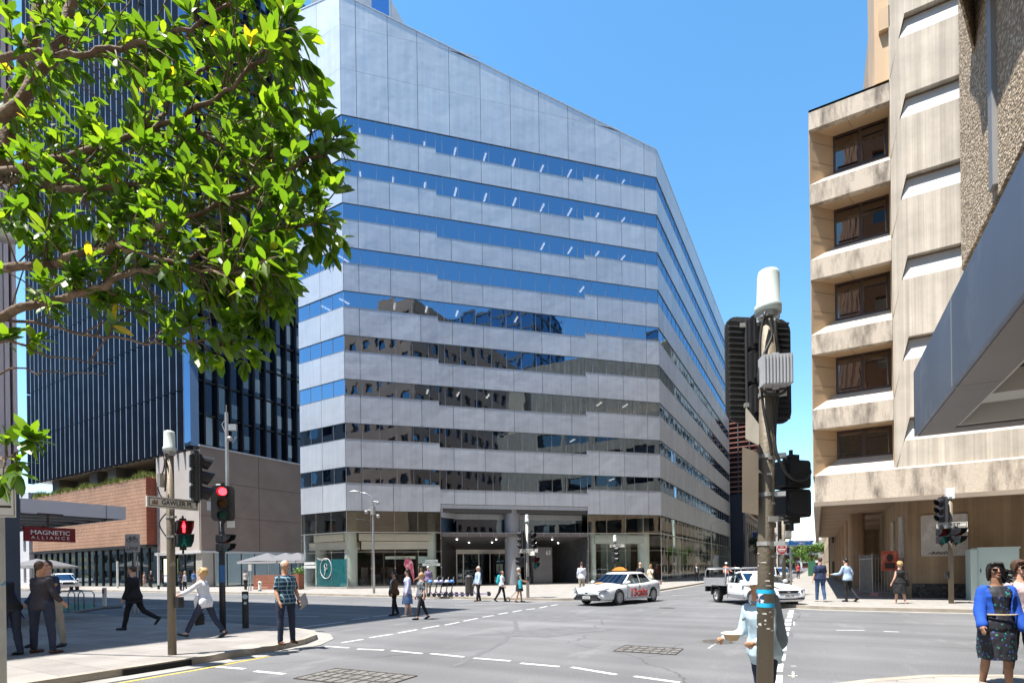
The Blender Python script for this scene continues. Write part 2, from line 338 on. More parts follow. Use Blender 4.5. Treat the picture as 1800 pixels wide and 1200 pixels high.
# ================================================================ main office building
A = Vector((-35.45, 32.87, 0)); S2 = math.sqrt(.5)
LF = 30.70
Bc = A + Vector((S2, S2, 0))*LF
FA = (A, Vector((S2, S2, 0)), Vector((S2, -S2, 0)), LF)                     # front (chamfer) face
FL = (Vector((-41.35, 32.87, 0)), Vector((1, 0, 0)), Vector((0, -1, 0)), 5.9)  # left face, s runs right to the corner
FR = (Bc, Vector((0, 1, 0)), Vector((1, 0, 0)), 50.0)                       # right face up the side street
Z0 = .15; ZB = 6.94; FH = 3.83
mb = thing('office_building', 'grey metal clad office block with chamfered corner entrance and blue window bands', 'building', (-28, 48, 0))
def cladmat():
    m = mat('aluminium_cladding', (.50, .53, .57), .40, .25, var=(.22, .03, (1, 1, .5)))
    t = NT(m); b = t.n['Principled BSDF']; co = t.a('TexCoord').outputs['Object']
    src = b.inputs['Base Color'].links[0].from_socket
    mp = t.a('Mapping', {'Vector': co, 'Scale': (2.6, 2.6, .12)}); n = t.a('TexNoise', {'Vector': mp.outputs[0], 'Scale': 1.3, 'Detail': 5.})
    mr = t.a('MapRange', {'Value': n.outputs['Fac'], 'From Min': .35, 'From Max': .75, 'To Min': .95, 'To Max': 1.08}); tn = t.a('Attribute', attribute_name='tone'); tm_ = t.a('Math', {0: tn.outputs['Fac'], 1: .055, 2: 1.}, operation='MULTIPLY_ADD'); m9 = t.a('Math', {0: mr.outputs[0], 1: tm_.outputs[0]}, operation='MULTIPLY'); s = t.a('VectorMath', {0: src, 'Scale': m9.outputs[0]}, operation='SCALE'); t.l.new(s.outputs[0], b.inputs['Base Color'])
    n2 = t.a('TexNoise', {'Vector': co, 'Scale': .55, 'Detail': 2.}); bp = t.a('Bump', {'Height': n2.outputs['Fac'], 'Strength': .22, 'Distance': .25}); t.l.new(bp.outputs[0], b.inputs['Normal'])
    n3 = t.a('TexNoise', {'Vector': co, 'Scale': .8, 'Detail': 5.}); m3 = t.a('MapRange', {'Value': n3.outputs['Fac'], 'To Min': .28, 'To Max': .5}); t.l.new(m3.outputs[0], b.inputs['Roughness'])
    return m
clad = cladmat(); jointm = mat('panel_joint', (.07, .075, .085), .6)
darkm = mat('dark_backing', (.03, .032, .036), .7); mull = mat('window_frame_grey', (.30, .32, .34), .4, .5)
winm = mirror('mirror_blue_glass', (.29, .41, .56), wave=(.9, .014), tint=(.16, .17, .18), clear=.35)
intm = mat('interior_dark', (.055, .055, .06), .9); ceilm = mat('interior_ceiling', (.10, .10, .10), .9)
lampm = mat('office_tube_light', (.9, .9, .9), .5, emit=((1, .97, .9), 4.))
JF = [1.32, 4.03, 6.63, 9.5, 12.42, 15.3, 18.13, 21.09, 23.94, 26.67, 29.29]
JL = [2.95]; JR = [2.0*i for i in range(1, 25)]
def spans(js, L, cuts=()):
    e = sorted(set([0.]+list(js)+[L]+list(cuts))); return list(zip(e, e[1:]))
def panels(bm, face, js, z0f, z1f, rnd=rnd, cuts=()):
    O, t, n, L = face
    for a, b in spans(js, L, cuts):
        m = (a+b)/2; z0 = z0f(m); z1 = z1f(m)
        if callable(z1) or z1-z0 < .05: continue
        ga = 0 if a in cuts and a not in js else .02; gb = 0 if b in cuts and b not in js else .02
        ta = rnd.uniform(-.006, .006); tb = rnd.uniform(-.006, .006)
        v = fbox(bm, O, t, n, a+ga, b-gb, -.05, 0, z0+.008, z1-.008)
        for i in (0, 4): v[i]  # outward shift: slightly out-of-plane panels
        for i, q in enumerate(v):
            q.co += Vector(n)*((ta if i in (0, 3, 4, 7) else tb)*.6)
mid = lambda s: 8.2 < s < 22.65
bm = NB(); bj = NB()
for k in range(10):
    zb = ZB+FH*k
    for face, js, front in ((FA, JF, 1), (FL, JL, 0), (FR, JR, 0)):
        cuts = (8.2, 22.65) if front else ()
        if k < 9:
            lo = (lambda s, zb=zb, k=k: 7.66 if (front and mid(s) and k == 0) else zb); hi = (lambda s, zb=zb: zb+(2.04 if front and mid(s) else 2.42))
            panels(bm, face, js, lo, hi, cuts=cuts)
            O, t, n, L = face
            for a, b in ([(0, 8.2), (8.2, 22.65), (22.65, L)] if front else [(0, L)]):
                m_ = (a+b)/2; fbox(bj, O, t, n, a, b, -.3, -.03, lo(m_)+.02, hi(m_)-.02)
# top cladding with the falling parapet
roofz = lambda s: 51.9 - 7.75*s/LF
for face, js in ((FA, JF), (FL, JL), (FR, JR)):
    O, t, n, L = face
    rows = [(ZB+FH*9-.0, 45.4), (45.4, 49.23), (49.23, 60)]
    for z0, z1 in rows:
        for a, b in spans(js, L):
            if face is FA: ra, rb = roofz(a), roofz(b)
            elif face is FL: ra, rb = 51.9+1.4*(L-a)/L, 51.9+1.4*(L-b)/L
            else: ra = rb = 44.15
            ta, tb = min(z1, ra), min(z1, rb)
            if max(ta, tb)-z0 < .08: continue
            ga = .02
            pts = [(a+ga, z0+.008), (b-ga, z0+.008), (b-ga, max(tb-.008, z0+.01)), (a+ga, max(ta-.008, z0+.01))]
            slab(bm, [Vector((O[0], O[1], 0))+t*s+ZZ*z for s, z in pts], n*(-.05))
    if face is FA: pts = [(0, ZB+FH*9), (L, ZB+FH*9), (L, roofz(L)-.02), (0, roofz(0)-.02)]
    elif face is FL: pts = [(0, ZB+FH*9), (L, ZB+FH*9), (L, 51.88), (0, 53.2)]
    else: pts = [(0, ZB+FH*9), (L, ZB+FH*9), (L, 44.13), (0, 44.13)]
    slab(bj, [Vector((O[0], O[1], 0))+t*s+ZZ*z-n*.03 for s, z in pts], n*(-.27))
    # coping
    c = NB()
for face, (za, zb2) in ((FA, (51.9, 44.15)), (FL, (53.3, 51.9)), (FR, (44.15, 44.15))):
    O, t, n, L = face
    slab(bm, [Vector((O[0], O[1], 0))+t*0+ZZ*za+n*.04, Vector((O[0], O[1], 0))+t*L+ZZ*zb2+n*.04, Vector((O[0], O[1], 0))+t*L+ZZ*(zb2+.1)+n*.04, Vector((O[0], O[1], 0))+ZZ*(za+.1)+n*.04], n*(-.34))
ly = bm.faces.layers.float.new('tone')
for i_, f_ in enumerate(bm.faces):
    if i_ % 6 == 0: tv = rnd.gauss(0, .55)
    f_[ly] = tv
obj('cladding', bm, clad, mb, world=True); obj('panel_joints', bj, jointm, mb, world=True)
# window bands: one part per storey, three faces; panes tilt a hair from each other
for k in range(9):
    zt = ZB+FH*(k+1); bg_ = NB(); bf = NB()
    for face, step, front in ((FA, 1.45, 1), (FL, 1.48, 0), (FR, 2.0, 0)):
        O, t, n, L = face; N = max(1, round(L/step)); e = [L*i/N for i in range(N+1)]
        if front: e = sorted([s for s in e if abs(s-8.2) > .5 and abs(s-22.65) > .5]+[8.2, 22.65])
        for a, b in zip(e, e[1:]):
            zb = zt-FH+(2.04 if front and mid((a+b)/2) else 2.42)
            d = [-.06+rnd.uniform(-.005, .005) for _ in range(3)]; d.append(d[0]+d[2]-d[1])
            P = [(a, zb, d[0]), (b, zb, d[1]), (b, zt, d[2]), (a, zt, d[3])]
            quad(bg_, [Vector((O[0], O[1], 0))+t*s+ZZ*z+n*dd for s, z, dd in P])
            fbox(bf, O, t, n, b-.018, b+.018, -.07, -.035, zb, zt)
        for a, b in ([(0, 8.2), (8.2, 22.65), (22.65, L)] if front else [(0, L)]):
            zb = zt-FH+(2.04 if front and mid((a+b)/2) else 2.42)
            fbox(bf, O, t, n, a, b, -.07, .012, zb-.005, zb+.03); fbox(bf, O, t, n, a, b, -.07, .012, zt-.03, zt+.005)
    wb = obj('window_band', bg_, winm, mb, world=True, rec=False); obj('window_frames', bf, mull, wb, world=True)
# floors, ceilings and tube lights behind the glass
def outline(i):
    Ai = A+Vector((.2*i, i, 0)); Li = FL[0]+Vector((.3, i, 0)); Bi = Bc+Vector((-i, .4*i, 0)); e = Vector((Bc.x-i, 104.3, 0))
    return [(Li.x, Li.y), (Ai.x, Ai.y), (Bi.x, Bi.y), (e.x, e.y), (Li.x, e.y)]
bm = NB()
for k in range(1, 11):
    prism(bm, outline(.32), ZB+FH*(k-1)+.02 if k > 1 else ZB+.02, ZB+FH*(k-1)+.42)
obj('floor_slab', bm, ceilm, mb, world=True)
bm = NB(); prism(bm, outline(9.), 7.3, 41.4); obj('core', bm, intm, mb, world=True)
bm = NB(); prism(bm, [(FL[0].x, 33.1), (A.x, A.y+.33), (Bc.x-.33, Bc.y+.15), (Bc.x-.33, 104.4), (FL[0].x, 104.4)], 43.2, 43.6); obj('roof', bm, darkm, mb, world=True)
bm = NB(); box(bm, FL[0].x, FL[0].x+.25, 33.15, 104.5, .1, 53); box(bm, FL[0].x+.25, Bc.x-.05, 104.2, 104.5, .1, 44.1); obj('rear_wall', bm, clad, mb, world=True)
bm = NB()
for k in range(9):
    zc = ZB+FH*(k+1)-.02
    for s in ([1.5+2.9*i for i in range(10)] if k in (8, 7, 6, 4, 3, 1, 2) else [23, 26]):
        if (rnd.random() < .72 and k < 6) or (k == 6 and s < 18) or (k in (4, 3) and s > 24): continue
        p = FA[0]+FA[1]*s-FA[2]*rnd.uniform(.7, .9)
        L_ = 1.15; obox(bm, (p.x-.6, p.y+.65, zc-.06), .16, L_, .05, rz=math.radians(45+rnd.choice((0, 0, 90))*0))
    for s in (2.2, 4.6):
        p = FL[0]+FL[1]*s-FL[2]*1.3
        if k in (5, 8, 7, 4): obox(bm, (p.x, p.y, zc-.06), .16, 1.1, .05)
obj('ceiling_light', bm, lampm, mb, world=True)
# penthouse
pent = mat('penthouse_panel', (.36, .38, .40), .5, .3, var=(1, .06)); bluep = mirror('penthouse_glass', (.25, .38, .6), tint=(.02, .05, .12))
O = A-FA[2]*8
fr = lambda s, z: Vector((O.x, O.y, 0))+FA[1]*s+ZZ*z
bm = NB(); slab(bm, [fr(-3, 44), fr(2.85, 44), fr(2.85, 61.5), fr(-3, 62.5)], -FA[2]*8); slab(bm, [fr(4.8, 44), fr(7.4, 44), fr(7.4, 56.8), fr(4.8, 60.9)], -FA[2]*8); slab(bm, [fr(4.65, 44), fr(4.85, 44), fr(4.85, 61.1), fr(4.65, 61.3)], -FA[2]*.3)
obj('penthouse', bm, pent, mb, world=True)
bm = NB(); slab(bm, [fr(2.87, 44)-FA[2]*.3, fr(4.63, 44)-FA[2]*.3, fr(4.63, 61.2)-FA[2]*.3, fr(2.87, 62.3)-FA[2]*.3], -FA[2]*7); obj('penthouse_window', bm, bluep, mb, world=True)
bm = NB(); v = fr(29.5, 0)
for k in range(4): cyl(bm, fr(27+k*1.4, 44), fr(27+k*1.4, 52.1), .05)
tube(bm, [fr(26.6, 52.1), fr(31.4, 52.1)], .07); obox(bm, tuple(fr(29.2, 48)), 4.6, 1.5, 4, rz=math.radians(45))
obj('roof_plant', bm, mat('pale_plant_metal', (.6, .6, .58), .5, var=(1, .1)), mb, world=True)
# ---------------- ground floor
clear = glass('shopfront_glass', (.92, .97, .95), .06, (.7, .72, .74), .5)
dglass = mirror('dark_transom_glass', (.34, .34, .33), wave=(.8, .012), tint=(.45, .47, .43), clear=.5)
colm = mat('mint_column', (.74, .76, .68), .6, var=(1, .05)); creamm = mat('cream_bulkhead', (.80, .70, .60), .7, var=(.8, .04))
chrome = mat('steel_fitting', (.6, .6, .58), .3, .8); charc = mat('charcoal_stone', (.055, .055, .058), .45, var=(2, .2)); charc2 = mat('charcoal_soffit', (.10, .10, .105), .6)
bf = NB()
def storefront(face, a, b, step):
    bm = NB(); bt = NB(); O, t, n, L = face; N = max(1, round((b-a)/step)); e = [a+(b-a)*i/N for i in range(N+1)]
    for p, q in zip(e, e[1:]):
        d = rnd.uniform(-.003, .003)
        quad(bm, [Vector((O[0], O[1], 0))+t*s+ZZ*z+n*(-.05+d*(1 if s == p else -1)) for s, z in ((p+.01, .32), (q-.01, .32), (q-.01, 5.02), (p+.01, 5.02))])
        quad(bt, [Vector((O[0], O[1], 0))+t*s+ZZ*z+n*(-.12+d*(1 if s == p else -1)) for s, z in ((p+.01, 5.1), (q-.01, 5.1), (q-.01, 6.94), (p+.01, 6.94))])
    for s in e:
        fbox(bf, O, t, n, s-.012, s+.012, -.06, -.03, .3, 6.94)
        for z in (3.35, 4.55, 1.9): fbox(bf, O, t, n, s-.05, s+.05, -.10, -.02, z-.05, z+.05)
    fbox(bf, O, t, n, a, b, -.14, .03, 5.02, 5.1); fbox(bf, O, t, n, a, b, -.07, -.04, 3.33, 3.36)
    obj('shopfront', bm, clear, mb, world=True, rec=False); obj('transom_glazing', bt, dglass, mb, world=True, rec=False)
storefront(FL, 0, 5.9, 1.97); storefront(FA, 0, 8.2, 2.05); storefront(FA, 22.65, 30.7, 2.0); storefront(FR, 0, 50, 2.5)
obj('shopfront_frame', bf, chrome, mb, world=True)
bm = NB()
for face, a, b in ((FL, 0, 5.9), (FA, 0, 8.2), (FA, 22.65, 30.7), (FR, 0, 50)):
    O, t, n, L = face; fbox(bm, O, t, n, a, b, -.3, .05, .1, .3)
obj('plinth', bm, mat('pale_granite', (.34, .33, .31), .6, var=(4, .12)), mb, world=True)
bm = NB(); prism(bm, outline(.3), .12, .2); obj('lobby_floor', bm, mat('lobby_tiles', (.16, .15, .13), .3, var=(.7, .2)), mb, world=True)
def onF(face, s, d): return Vector((face[0][0], face[0][1], 0))+face[1]*s+face[2]*d
for face, s, d, r in ((FA, .3, -1.3, .56), (FL, 1.2, -1.2, .5), (FA, 7.5, -1.1, .42), (FA, 29.3, -1.2, .6), (FA, 23.6, -1.1, .3), (FR, 14, -1.6, .5), (FR, 26, -1.6, .5), (FR, 38, -1.6, .5)):
    bm = NB(); p = onF(face, s, d); lathe(bm, [(r, .18), (r, 6.9)], 28, (p.x, p.y, 0)); obj('column', bm, colm, mb, world=True, smooth=False)
# cream bulkheads behind the glass
bm = NB()
fbox(bm, *FL[:3], 0.4, 5.2, -2.2, -.5, 3.62, 4.3); fbox(bm, *FL[:3], 1.2, 5.0, -2.0, -.4, 4.35, 4.98)
fbox(bm, *FA[:3], 1.2, 7.3, -2.2, -.75, 3.62, 4.3); fbox(bm, *FA[:3], 1.0, 7.4, -2.0, -.65, 4.35, 4.98)
obj('bulkhead', bm, creamm, mb, world=True)
bm = NB(); fbox(bm, *FA[:3], 22.9, 30, -5.5, -5.3, .2, 5.5); obj('lobby_back_wall', bm, mat('teal_lobby', (.30, .38, .35), .6, var=(1, .2)), mb, world=True)
bm = NB(); fbox(bm, *FA[:3], 23.6, 29.0, -1.9, -.6, 4.1, 4.95); obj('bulkhead', bm, mat('pale_lobby_wall', (.60, .64, .60), .6), mb, world=True)
# cafe interior: dark back wall, counters, ceiling
bm = NB()
fbox(bm, *FA[:3], 0.6, 8.1, -7.5, -7.3, .2, 5); fbox(bm, *FA[:3], 1.5, 7.6, -2.4, -2.3, 3.2, 3.62); fbox(bm, *FL[:3], .2, 5.4, -8, -7.8, .2, 5)
fbox(bm, *FA[:3], 3.1, 3.2, -4, -1.3, .2, 3.3); fbox(bm, *FA[:3], 6.1, 6.2, -3, -1.3, .2, 3.3)
fbox(bm, *FR[:3], 0, 50, -7, -6.8, .2, 6.6)
obj('back_wall', bm, mat('interior_brown', (.07, .055, .045), .8, var=(.8, .5)), mb, world=True)
bm = NB()
for i in range(40):
    a, b = rnd.uniform(1.4, 7.4), rnd.uniform(-5.5, -2.2); p = onF(FA, a, b); h = rnd.choice((.75, .9, 1.1, 1.8)); s = rnd.uniform(.1, .4); box(bm, p.x-s, p.x+s, p.y-s, p.y+s, .2, .2+h)
for i in range(40):
    p = onF(FR, rnd.uniform(.6, 49), rnd.uniform(-5, -1.4)); s = rnd.uniform(.1, .5); box(bm, p.x-s, p.x+s, p.y-s, p.y+s, .2, .2+rnd.uniform(.5, 2.2))
obj('cafe_furniture', bm, mat('cafe_furniture', (.12, .11, .10), .6, var=(.9, .7)), mb, world=True)
bm = NB(); fbox(bm, *FA[:3], 3.3, 6.0, -1.35, -1.25, 2.72, 2.98); sb = obj('lobby_sign', bm, mat('sign_cream', (.68, .70, .60), .6), mb, world=True)
blk = mat('black_paint', (.02, .02, .02), .5); wht = mat('white_lettering', (.8, .8, .78), .6)
tf = math.radians(45)
def ftext(s_, size, face, s, d, z, m, rz, **k):
    p = onF(face, s, d) + ZZ*z - Vector(mb.location); return text('lettering', s_, size, m, mb, p, (PI/2, 0, rz), **k)
ftext('The Lobby', .24, FA, 4.65, -1.235, 2.85, blk, tf)
bm = NB(); fbox(bm, *FA[:3], 6.25, 7.15, -1.25, -1.2, 2.3, 2.95); obj('menu_board', bm, mat('menu_pale', (.55, .66, .66), .6, var=(5, .15)), mb, world=True)
ftext('NOW OPEN', .17, FA, 6.75, -1.2, 2.12, wht, tf)
bm = NB(); fbox(bm, *FA[:3], 6.2, 7.35, -1.32, -1.27, .3, 3.0); obj('door_panel', bm, mat('dark_door', (.03, .035, .035), .4), mb, world=True)
# window film and the shop's emblem on the left face
film = mat('teal_window_film', (.02, .20, .24), .25, alpha=.72)
bm = NB(); fbox(bm, *FL[:3], 1.9, 5.85, -.075, -.068, .35, 2.75); obj('window_film', bm, film, mb, world=True)
bm = NB(); fbox(bm, *FL[:3], .35, 1.75, -.045, -.03, 2.3, 2.55); fbox(bm, *FL[:3], .25, 1.85, -.045, -.03, 1.98, 2.22); fbox(bm, *FA[:3], 6.75, 7.9, -.045, -.03, 2.35, 2.6); fbox(bm, *FA[:3], 6.5, 8.1, -.045, -.03, 2.05, 2.28); obj('white_lettering_strip', bm, mat('frosted_strip', (.72, .76, .74), .6, alpha=.85), mb, world=True)
g1 = mat('sign_text_grey', (.25, .33, .33), .6)
ftext('NOW OPEN', .2, FA, 7.32, -.025, 2.475, g1, tf); ftext('CATERING', .2, FA, 7.3, -.025, 2.165, g1, tf)
bm = NB(); c0 = onF(FL, 3.2, -.03)+ZZ*1.95
P = [c0+Vector((.72*math.cos(2*PI*i/36), 0, .9*math.sin(2*PI*i/36))) for i in range(37)]
for a, b in zip(P, P[1:]): cyl(bm, a, b, .025, n=5)
for i in range(16):
    a = rnd.uniform(0, 6.28); r_ = rnd.uniform(0, .26); q = c0+Vector((.02+r_*math.cos(a)*.9, 0, .12+r_*math.sin(a)*1.5))
    slab(bm, [q+Vector((.11*math.cos(j*1.256+a), 0, .09*math.sin(j*1.256+a))) for j in range(5)], (0, -.01, 0))
tube(bm, [c0+Vector((-.2, 0, -.62)), c0+Vector((-.12, 0, -.35)), c0+Vector((0, 0, 0))], .03, n=5)
obj('window_emblem', bm, wht, mb, world=True)
ftext('The Lobby', .3, FL, 2.75, -.025, 2.78, wht, 0)
# entrance recess s 8.2 .. 22.65
bm = NB()
O, t, n, L = FA
fbox(bm, O, t, n, 8.2, 22.65, -.35, -.06, 4.72, 5.1)
obj('entrance_fascia', bm, mat('bronze_fascia', (.13, .115, .11), .5, .2, var=(.8, .15)), mb, world=True)
for i in range(11): bm = NB(); s = 9.4+1.24*i; fbox(bm, O, t, n, s-.012, s+.012, -.06, -.05, 4.72, 5.1); obj('fascia_joint', bm, chrome, mb, world=True)
bm = NB(); fbox(bm, O, t, n, 8.22, 22.63, -6.6, -.06, 7.3, 7.64); fbox(bm, O, t, n, 8.22, 22.63, -1.9, -.06, 5.02, 5.08)
obj('entrance_soffit', bm, clad, mb, world=True)
P = lambda s, d, z: Vector((O[0], O[1], 0))+t*s+n*d+ZZ*z
bm = NB()   # recessed upper wall: panels over windows (splayed left end)
slab(bm, [P(8.25, -.1, 6.45), P(9.9, -1.6, 6.45), P(9.9, -1.6, 7.3), P(8.25, -.1, 7.3)], t*.05)
for i in range(6): a = 9.9+2.13*i; fbox(bm, O, t, n, a+.01, a+2.12, -1.68, -1.6, 6.45, 7.3)
obj('recess_panel', bm, clad, mb, world=True)
bm = NB(); quad(bm, [P(8.25, -.1, 5.08), P(9.9, -1.6, 5.08), P(9.9, -1.6, 6.45), P(8.25, -.1, 6.45)])
for i in range(6): a = 9.9+2.13*i; e = rnd.uniform(-.01, .01); quad(bm, [P(a, -1.62+e, 5.08), P(a+2.13, -1.62-e, 5.08), P(a+2.13, -1.62-e, 6.45), P(a, -1.62+e, 6.45)])
obj('recess_window', bm, winm, mb, world=True, rec=False)
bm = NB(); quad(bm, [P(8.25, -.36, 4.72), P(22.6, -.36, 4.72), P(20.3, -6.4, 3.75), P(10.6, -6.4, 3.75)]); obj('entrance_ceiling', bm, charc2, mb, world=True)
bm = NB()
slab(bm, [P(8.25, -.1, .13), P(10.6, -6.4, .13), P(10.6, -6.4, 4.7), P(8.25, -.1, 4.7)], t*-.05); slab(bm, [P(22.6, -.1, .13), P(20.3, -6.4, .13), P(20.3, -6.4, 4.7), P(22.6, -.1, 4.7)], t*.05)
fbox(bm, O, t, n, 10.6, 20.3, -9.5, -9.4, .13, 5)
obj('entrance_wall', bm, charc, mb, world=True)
bm = NB(); fbox(bm, O, t, n, 10.6, 20.3, -6.6, -6.4, 3.3, 3.8)
for s in (10.65, 11.35, 13.0, 14.2, 16.2, 17.3, 18.0, 19.6): fbox(bm, O, t, n, s-.05, s+.05, -6.55, -6.4, .15, 3.3)
obj('entrance_door_frame', bm, chrome, mb, world=True)
bm = NB(); fbox(bm, O, t, n, 10.7, 20.2, -6.5, -6.48, .15, 3.3); obj('entrance_door', bm, glass('dark_door_glass', (.25, .28, .27), .12), mb, world=True)
bm = NB(); p = P(15.2, -.95, 0); lathe(bm, [(.74, .14), (.74, 7.6)], 40, (p.x, p.y, 0)); obj('entrance_column', bm, mat('grey_column', (.30, .31, .33), .45, .25, var=(1, .06)), mb, world=True)
bm = NB(); fbox(bm, O, t, n, 17.35, 19.3, -2.2, -1.2, .13, 3.75); tb = obj('totem', bm, mat('totem_metal', (.16, .16, .165), .45, .4, var=(1.5, .1)), mb, world=True)
ftext('63', .62, FA, 18.9, -1.19, 3.2, wht, tf, sx=.8); ftext('6', .62, FA, 16.75, -2.5, 2.75, wht, tf, sx=.8)
dl = mat('downlight', (.9, .9, .85), .4, emit=((1, .95, .85), 9))
for s, d in ((9.9, -1.4), (11.3, -2.8), (13.6, -2.8), (13.7, -1.4), (19.4, -1.4), (20.6, -3.0), (18.1, -2.8)):
    bm = NB(); p = P(s, d, 4.70-.16*(-d-.36)-.03); lathe(bm, [(.05, p.z-.02), (.07, p.z+.03)], 10, (p.x, p.y, 0)); obj('downlight', bm, dl, mb, world=True)
bm = NB(); p = P(9.6, -.7, 7.55); sph(bm, p, .12); obj('floodlight', bm, dl, mb, world=True)

# ================================================================ generic wall builder for neighbours
def wallgrid(bmw, bmg, O, t, n, L, z0, z1, nx, nz, wf=.6, hf=.6, dep=.25, sill=.2):
    """solid wall with real recessed openings: piers and spandrels in bmw, glass set back in bmg"""
    bw = L/nx; bh = (z1-z0)/nz; p = (1-wf)*bw/2
    for i in range(nx+1):
        a = i*bw-p if i else 0; b = i*bw+p if i < nx else L
        fbox(bmw, O, t, n, a, b, -dep-.1, 0, z0, z1)
    for j in range(nz+1):
        a = z0+j*bh-(1-hf)*bh*(1-sill) if j else z0; b = z0+j*bh+(1-hf)*bh*sill if j < nz else z1
        if j == nz: a = z1-(1-hf)*bh*(1-sill)
        for i in range(nx): fbox(bmw, O, t, n, i*bw+p, (i+1)*bw-p, -dep-.1, -.003, a, b)
    if bmg is not None: fbox(bmg, O, t, n, .05, L-.05, -dep-.06, -dep, z0+.05, z1-.05)

# ================================================================ dark finned tower with rust brick podium
dt = thing('finned_tower', 'dark glass tower with tall vertical fins above a rendered podium', 'building', (-75, 50, 0))
dgl = mirror('tower_black_glass', (.07, .10, .15), wave=(.5, .01), tint=(.008, .01, .014)); finm = mat('tower_fin', (.035, .042, .058), .4, .3, var=(.4, .25)); fine = mat('tower_fin_edge', (.26, .28, .32), .4, .5, var=(.4, .3))
bm = NB(); box(bm, -101, -58.9, 33, 47.5, 15.5, 95); obj('curtain_wall', bm, dgl, dt, world=True)
FHt = 3.9
bm = NB(); be = NB()
nf = 31
for i in range(nf):
    x = -100.6+i*(41.2/(nf-1))
    for j in range(12):
        z0 = 15.1+j*6.6; box(bm, x-.06, x+.06, 32.35, 33, z0+.04, z0+6.5); box(be, x-.07, x+.07, 32.3, 32.347, z0+.04, z0+6.5) 
        quad(bm, [(x+.06, 32.35, z0+.04), (x+.45, 33, z0+.04), (x+.45, 33, z0+6.5), (x+.06, 32.35, z0+6.5)])
obj('fin', bm, finm, dt, world=True); obj('fin_edge', be, fine, dt, world=True)
bm = NB()
for i in range(10):
    y = 34+i*1.5; box(bm, -58.9, -58.35, y-.09, y+.09, 15.2, 95)
obj('fin', bm, mat('tower_fin_dark', (.012, .014, .018), .4, .3), dt, world=True)
bm = NB(); box(bm, -58.93, -58.905, 33.2, 47.4, 15.7, 94); r2_ = random.Random(3)
for i in range(10):
    for j in range(20):
        if r2_.random() < .55:
            y = 34.15+i*1.5; h = r2_.choice((1.6, 2.4, 3.3)); z = 15.9+j*3.7+r2_.uniform(0, .5); box(bm, -58.91, -58.87, y, y+1.15, z, z+h)
obj('blind', bm, mirror('tower_blind_glass', (.26, .31, .35), rough=.08, tint=(.06, .075, .085)), dt, world=True)
bm = NB()
for j in range(21): z = 15.5+j*3.7; box(bm, -58.9, -58.6, 33, 47.5, z-.06, z+.06)
obj('spandrel_line', bm, mat('tower_line', (.03, .035, .04), .4, .4), dt, world=True)
bm = NB(); box(bm, -58.35, -58.15, 32.3, 33.2, 15.4, 95); box(bm, -59.4, -58.35, 32.3, 32.4, 15.4, 95); obj('corner_glass', bm, mirror('corner_blue_glass', (.17, .25, .38), tint=(.02, .04, .08)), dt, world=True)
# podium
rend = mat('render_shaded', (.255, .195, .16), .85, var=(.6, .1), bump=(25, .25)); beige = mat('render_sunlit', (.46, .41, .37), .85, var=(.6, .06), bump=(25, .2))  # same podium render: side tone carries the shade, front tone the sun
bm = NB(); box(bm, -57.9, -57.65, 33.0, 47.6, 4.1, 15.42); obj('podium_side_wall', bm, rend, dt, world=True)
bm = NB(); box(bm, -66.5, -57.9, 32.95, 33.2, 4.1, 15.1); obj('podium_front_wall', bm, beige, dt, world=True)
bm = NB(); box(bm, -57.66, -57.62, 39.9, 39.94, 4.1, 15.4)
for z in (7.9, 11.7): box(bm, -57.66, -57.62, 33, 47.6, z, z+.03)
obj('podium_joint', bm, mat('podium_joint_line', (.12, .10, .09), .8), dt, world=True)  # thin dark lines along the podium joints
bm = NB(); box(bm, -66.6, -57.5, 32.85, 47.6, 3.85, 4.1); obj('podium_band', bm, mat('pale_band', (.55, .55, .55), .5), dt, world=True)
bm = NB(); box(bm, -101, -57.7, 33.0, 47.6, 15.42, 15.5); box(bm, -57.75, -57.55, 32.9, 47.6, 15.4, 15.55); obj('podium_cap', bm, mat('pale_flashing', (.5, .5, .5), .5), dt, world=True)
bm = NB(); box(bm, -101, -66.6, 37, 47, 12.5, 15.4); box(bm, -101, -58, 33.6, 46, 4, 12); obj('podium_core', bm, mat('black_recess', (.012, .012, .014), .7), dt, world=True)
for x in (-95.5, -84, -79):
    bm = NB(); box(bm, x-1.1, x+1.1, 33.8, 36, 12.4, 15.45); obj('podium_column', bm, mat('grey_concrete_col', (.2, .19, .18), .8), dt, world=True)
bm = NB(); box(bm, -66, -58.2, 34.2, 34.4, .15, 3.85); box(bm, -58.2, -58.0, 34.3, 47, .15, 3.85); box(bm, -101, -66, 33.2, 33.4, .15, 4.8)
obj('podium_shopfront', bm, mirror('podium_glass', (.35, .4, .4), wave=(.6, .02), tint=(.03, .035, .035), clear=.25), dt, world=True)
bm = NB()
for i in range(24): x = -101+i*1.9; box(bm, x-.04, x+.04, 33.05 if x < -66 else 34.1, 33.2 if x < -66 else 34.2, .15, 4.8 if x < -66 else 3.85)
for i in range(8): y = 34.4+i*1.7; box(bm, -58.0, -57.95, y-.04, y+.04, .15, 3.85)
obj('shopfront_mullion', bm, mat('dark_mullion', (.05, .05, .05), .5, .3), dt, world=True)
bm = NB(); box(bm, -58.9, -57.7, 33.1, 34.6, .15, 3.85); obj('corner_pier', bm, mat('pier_concrete', (.42, .39, .34), .8, var=(1, .08)), dt, world=True)
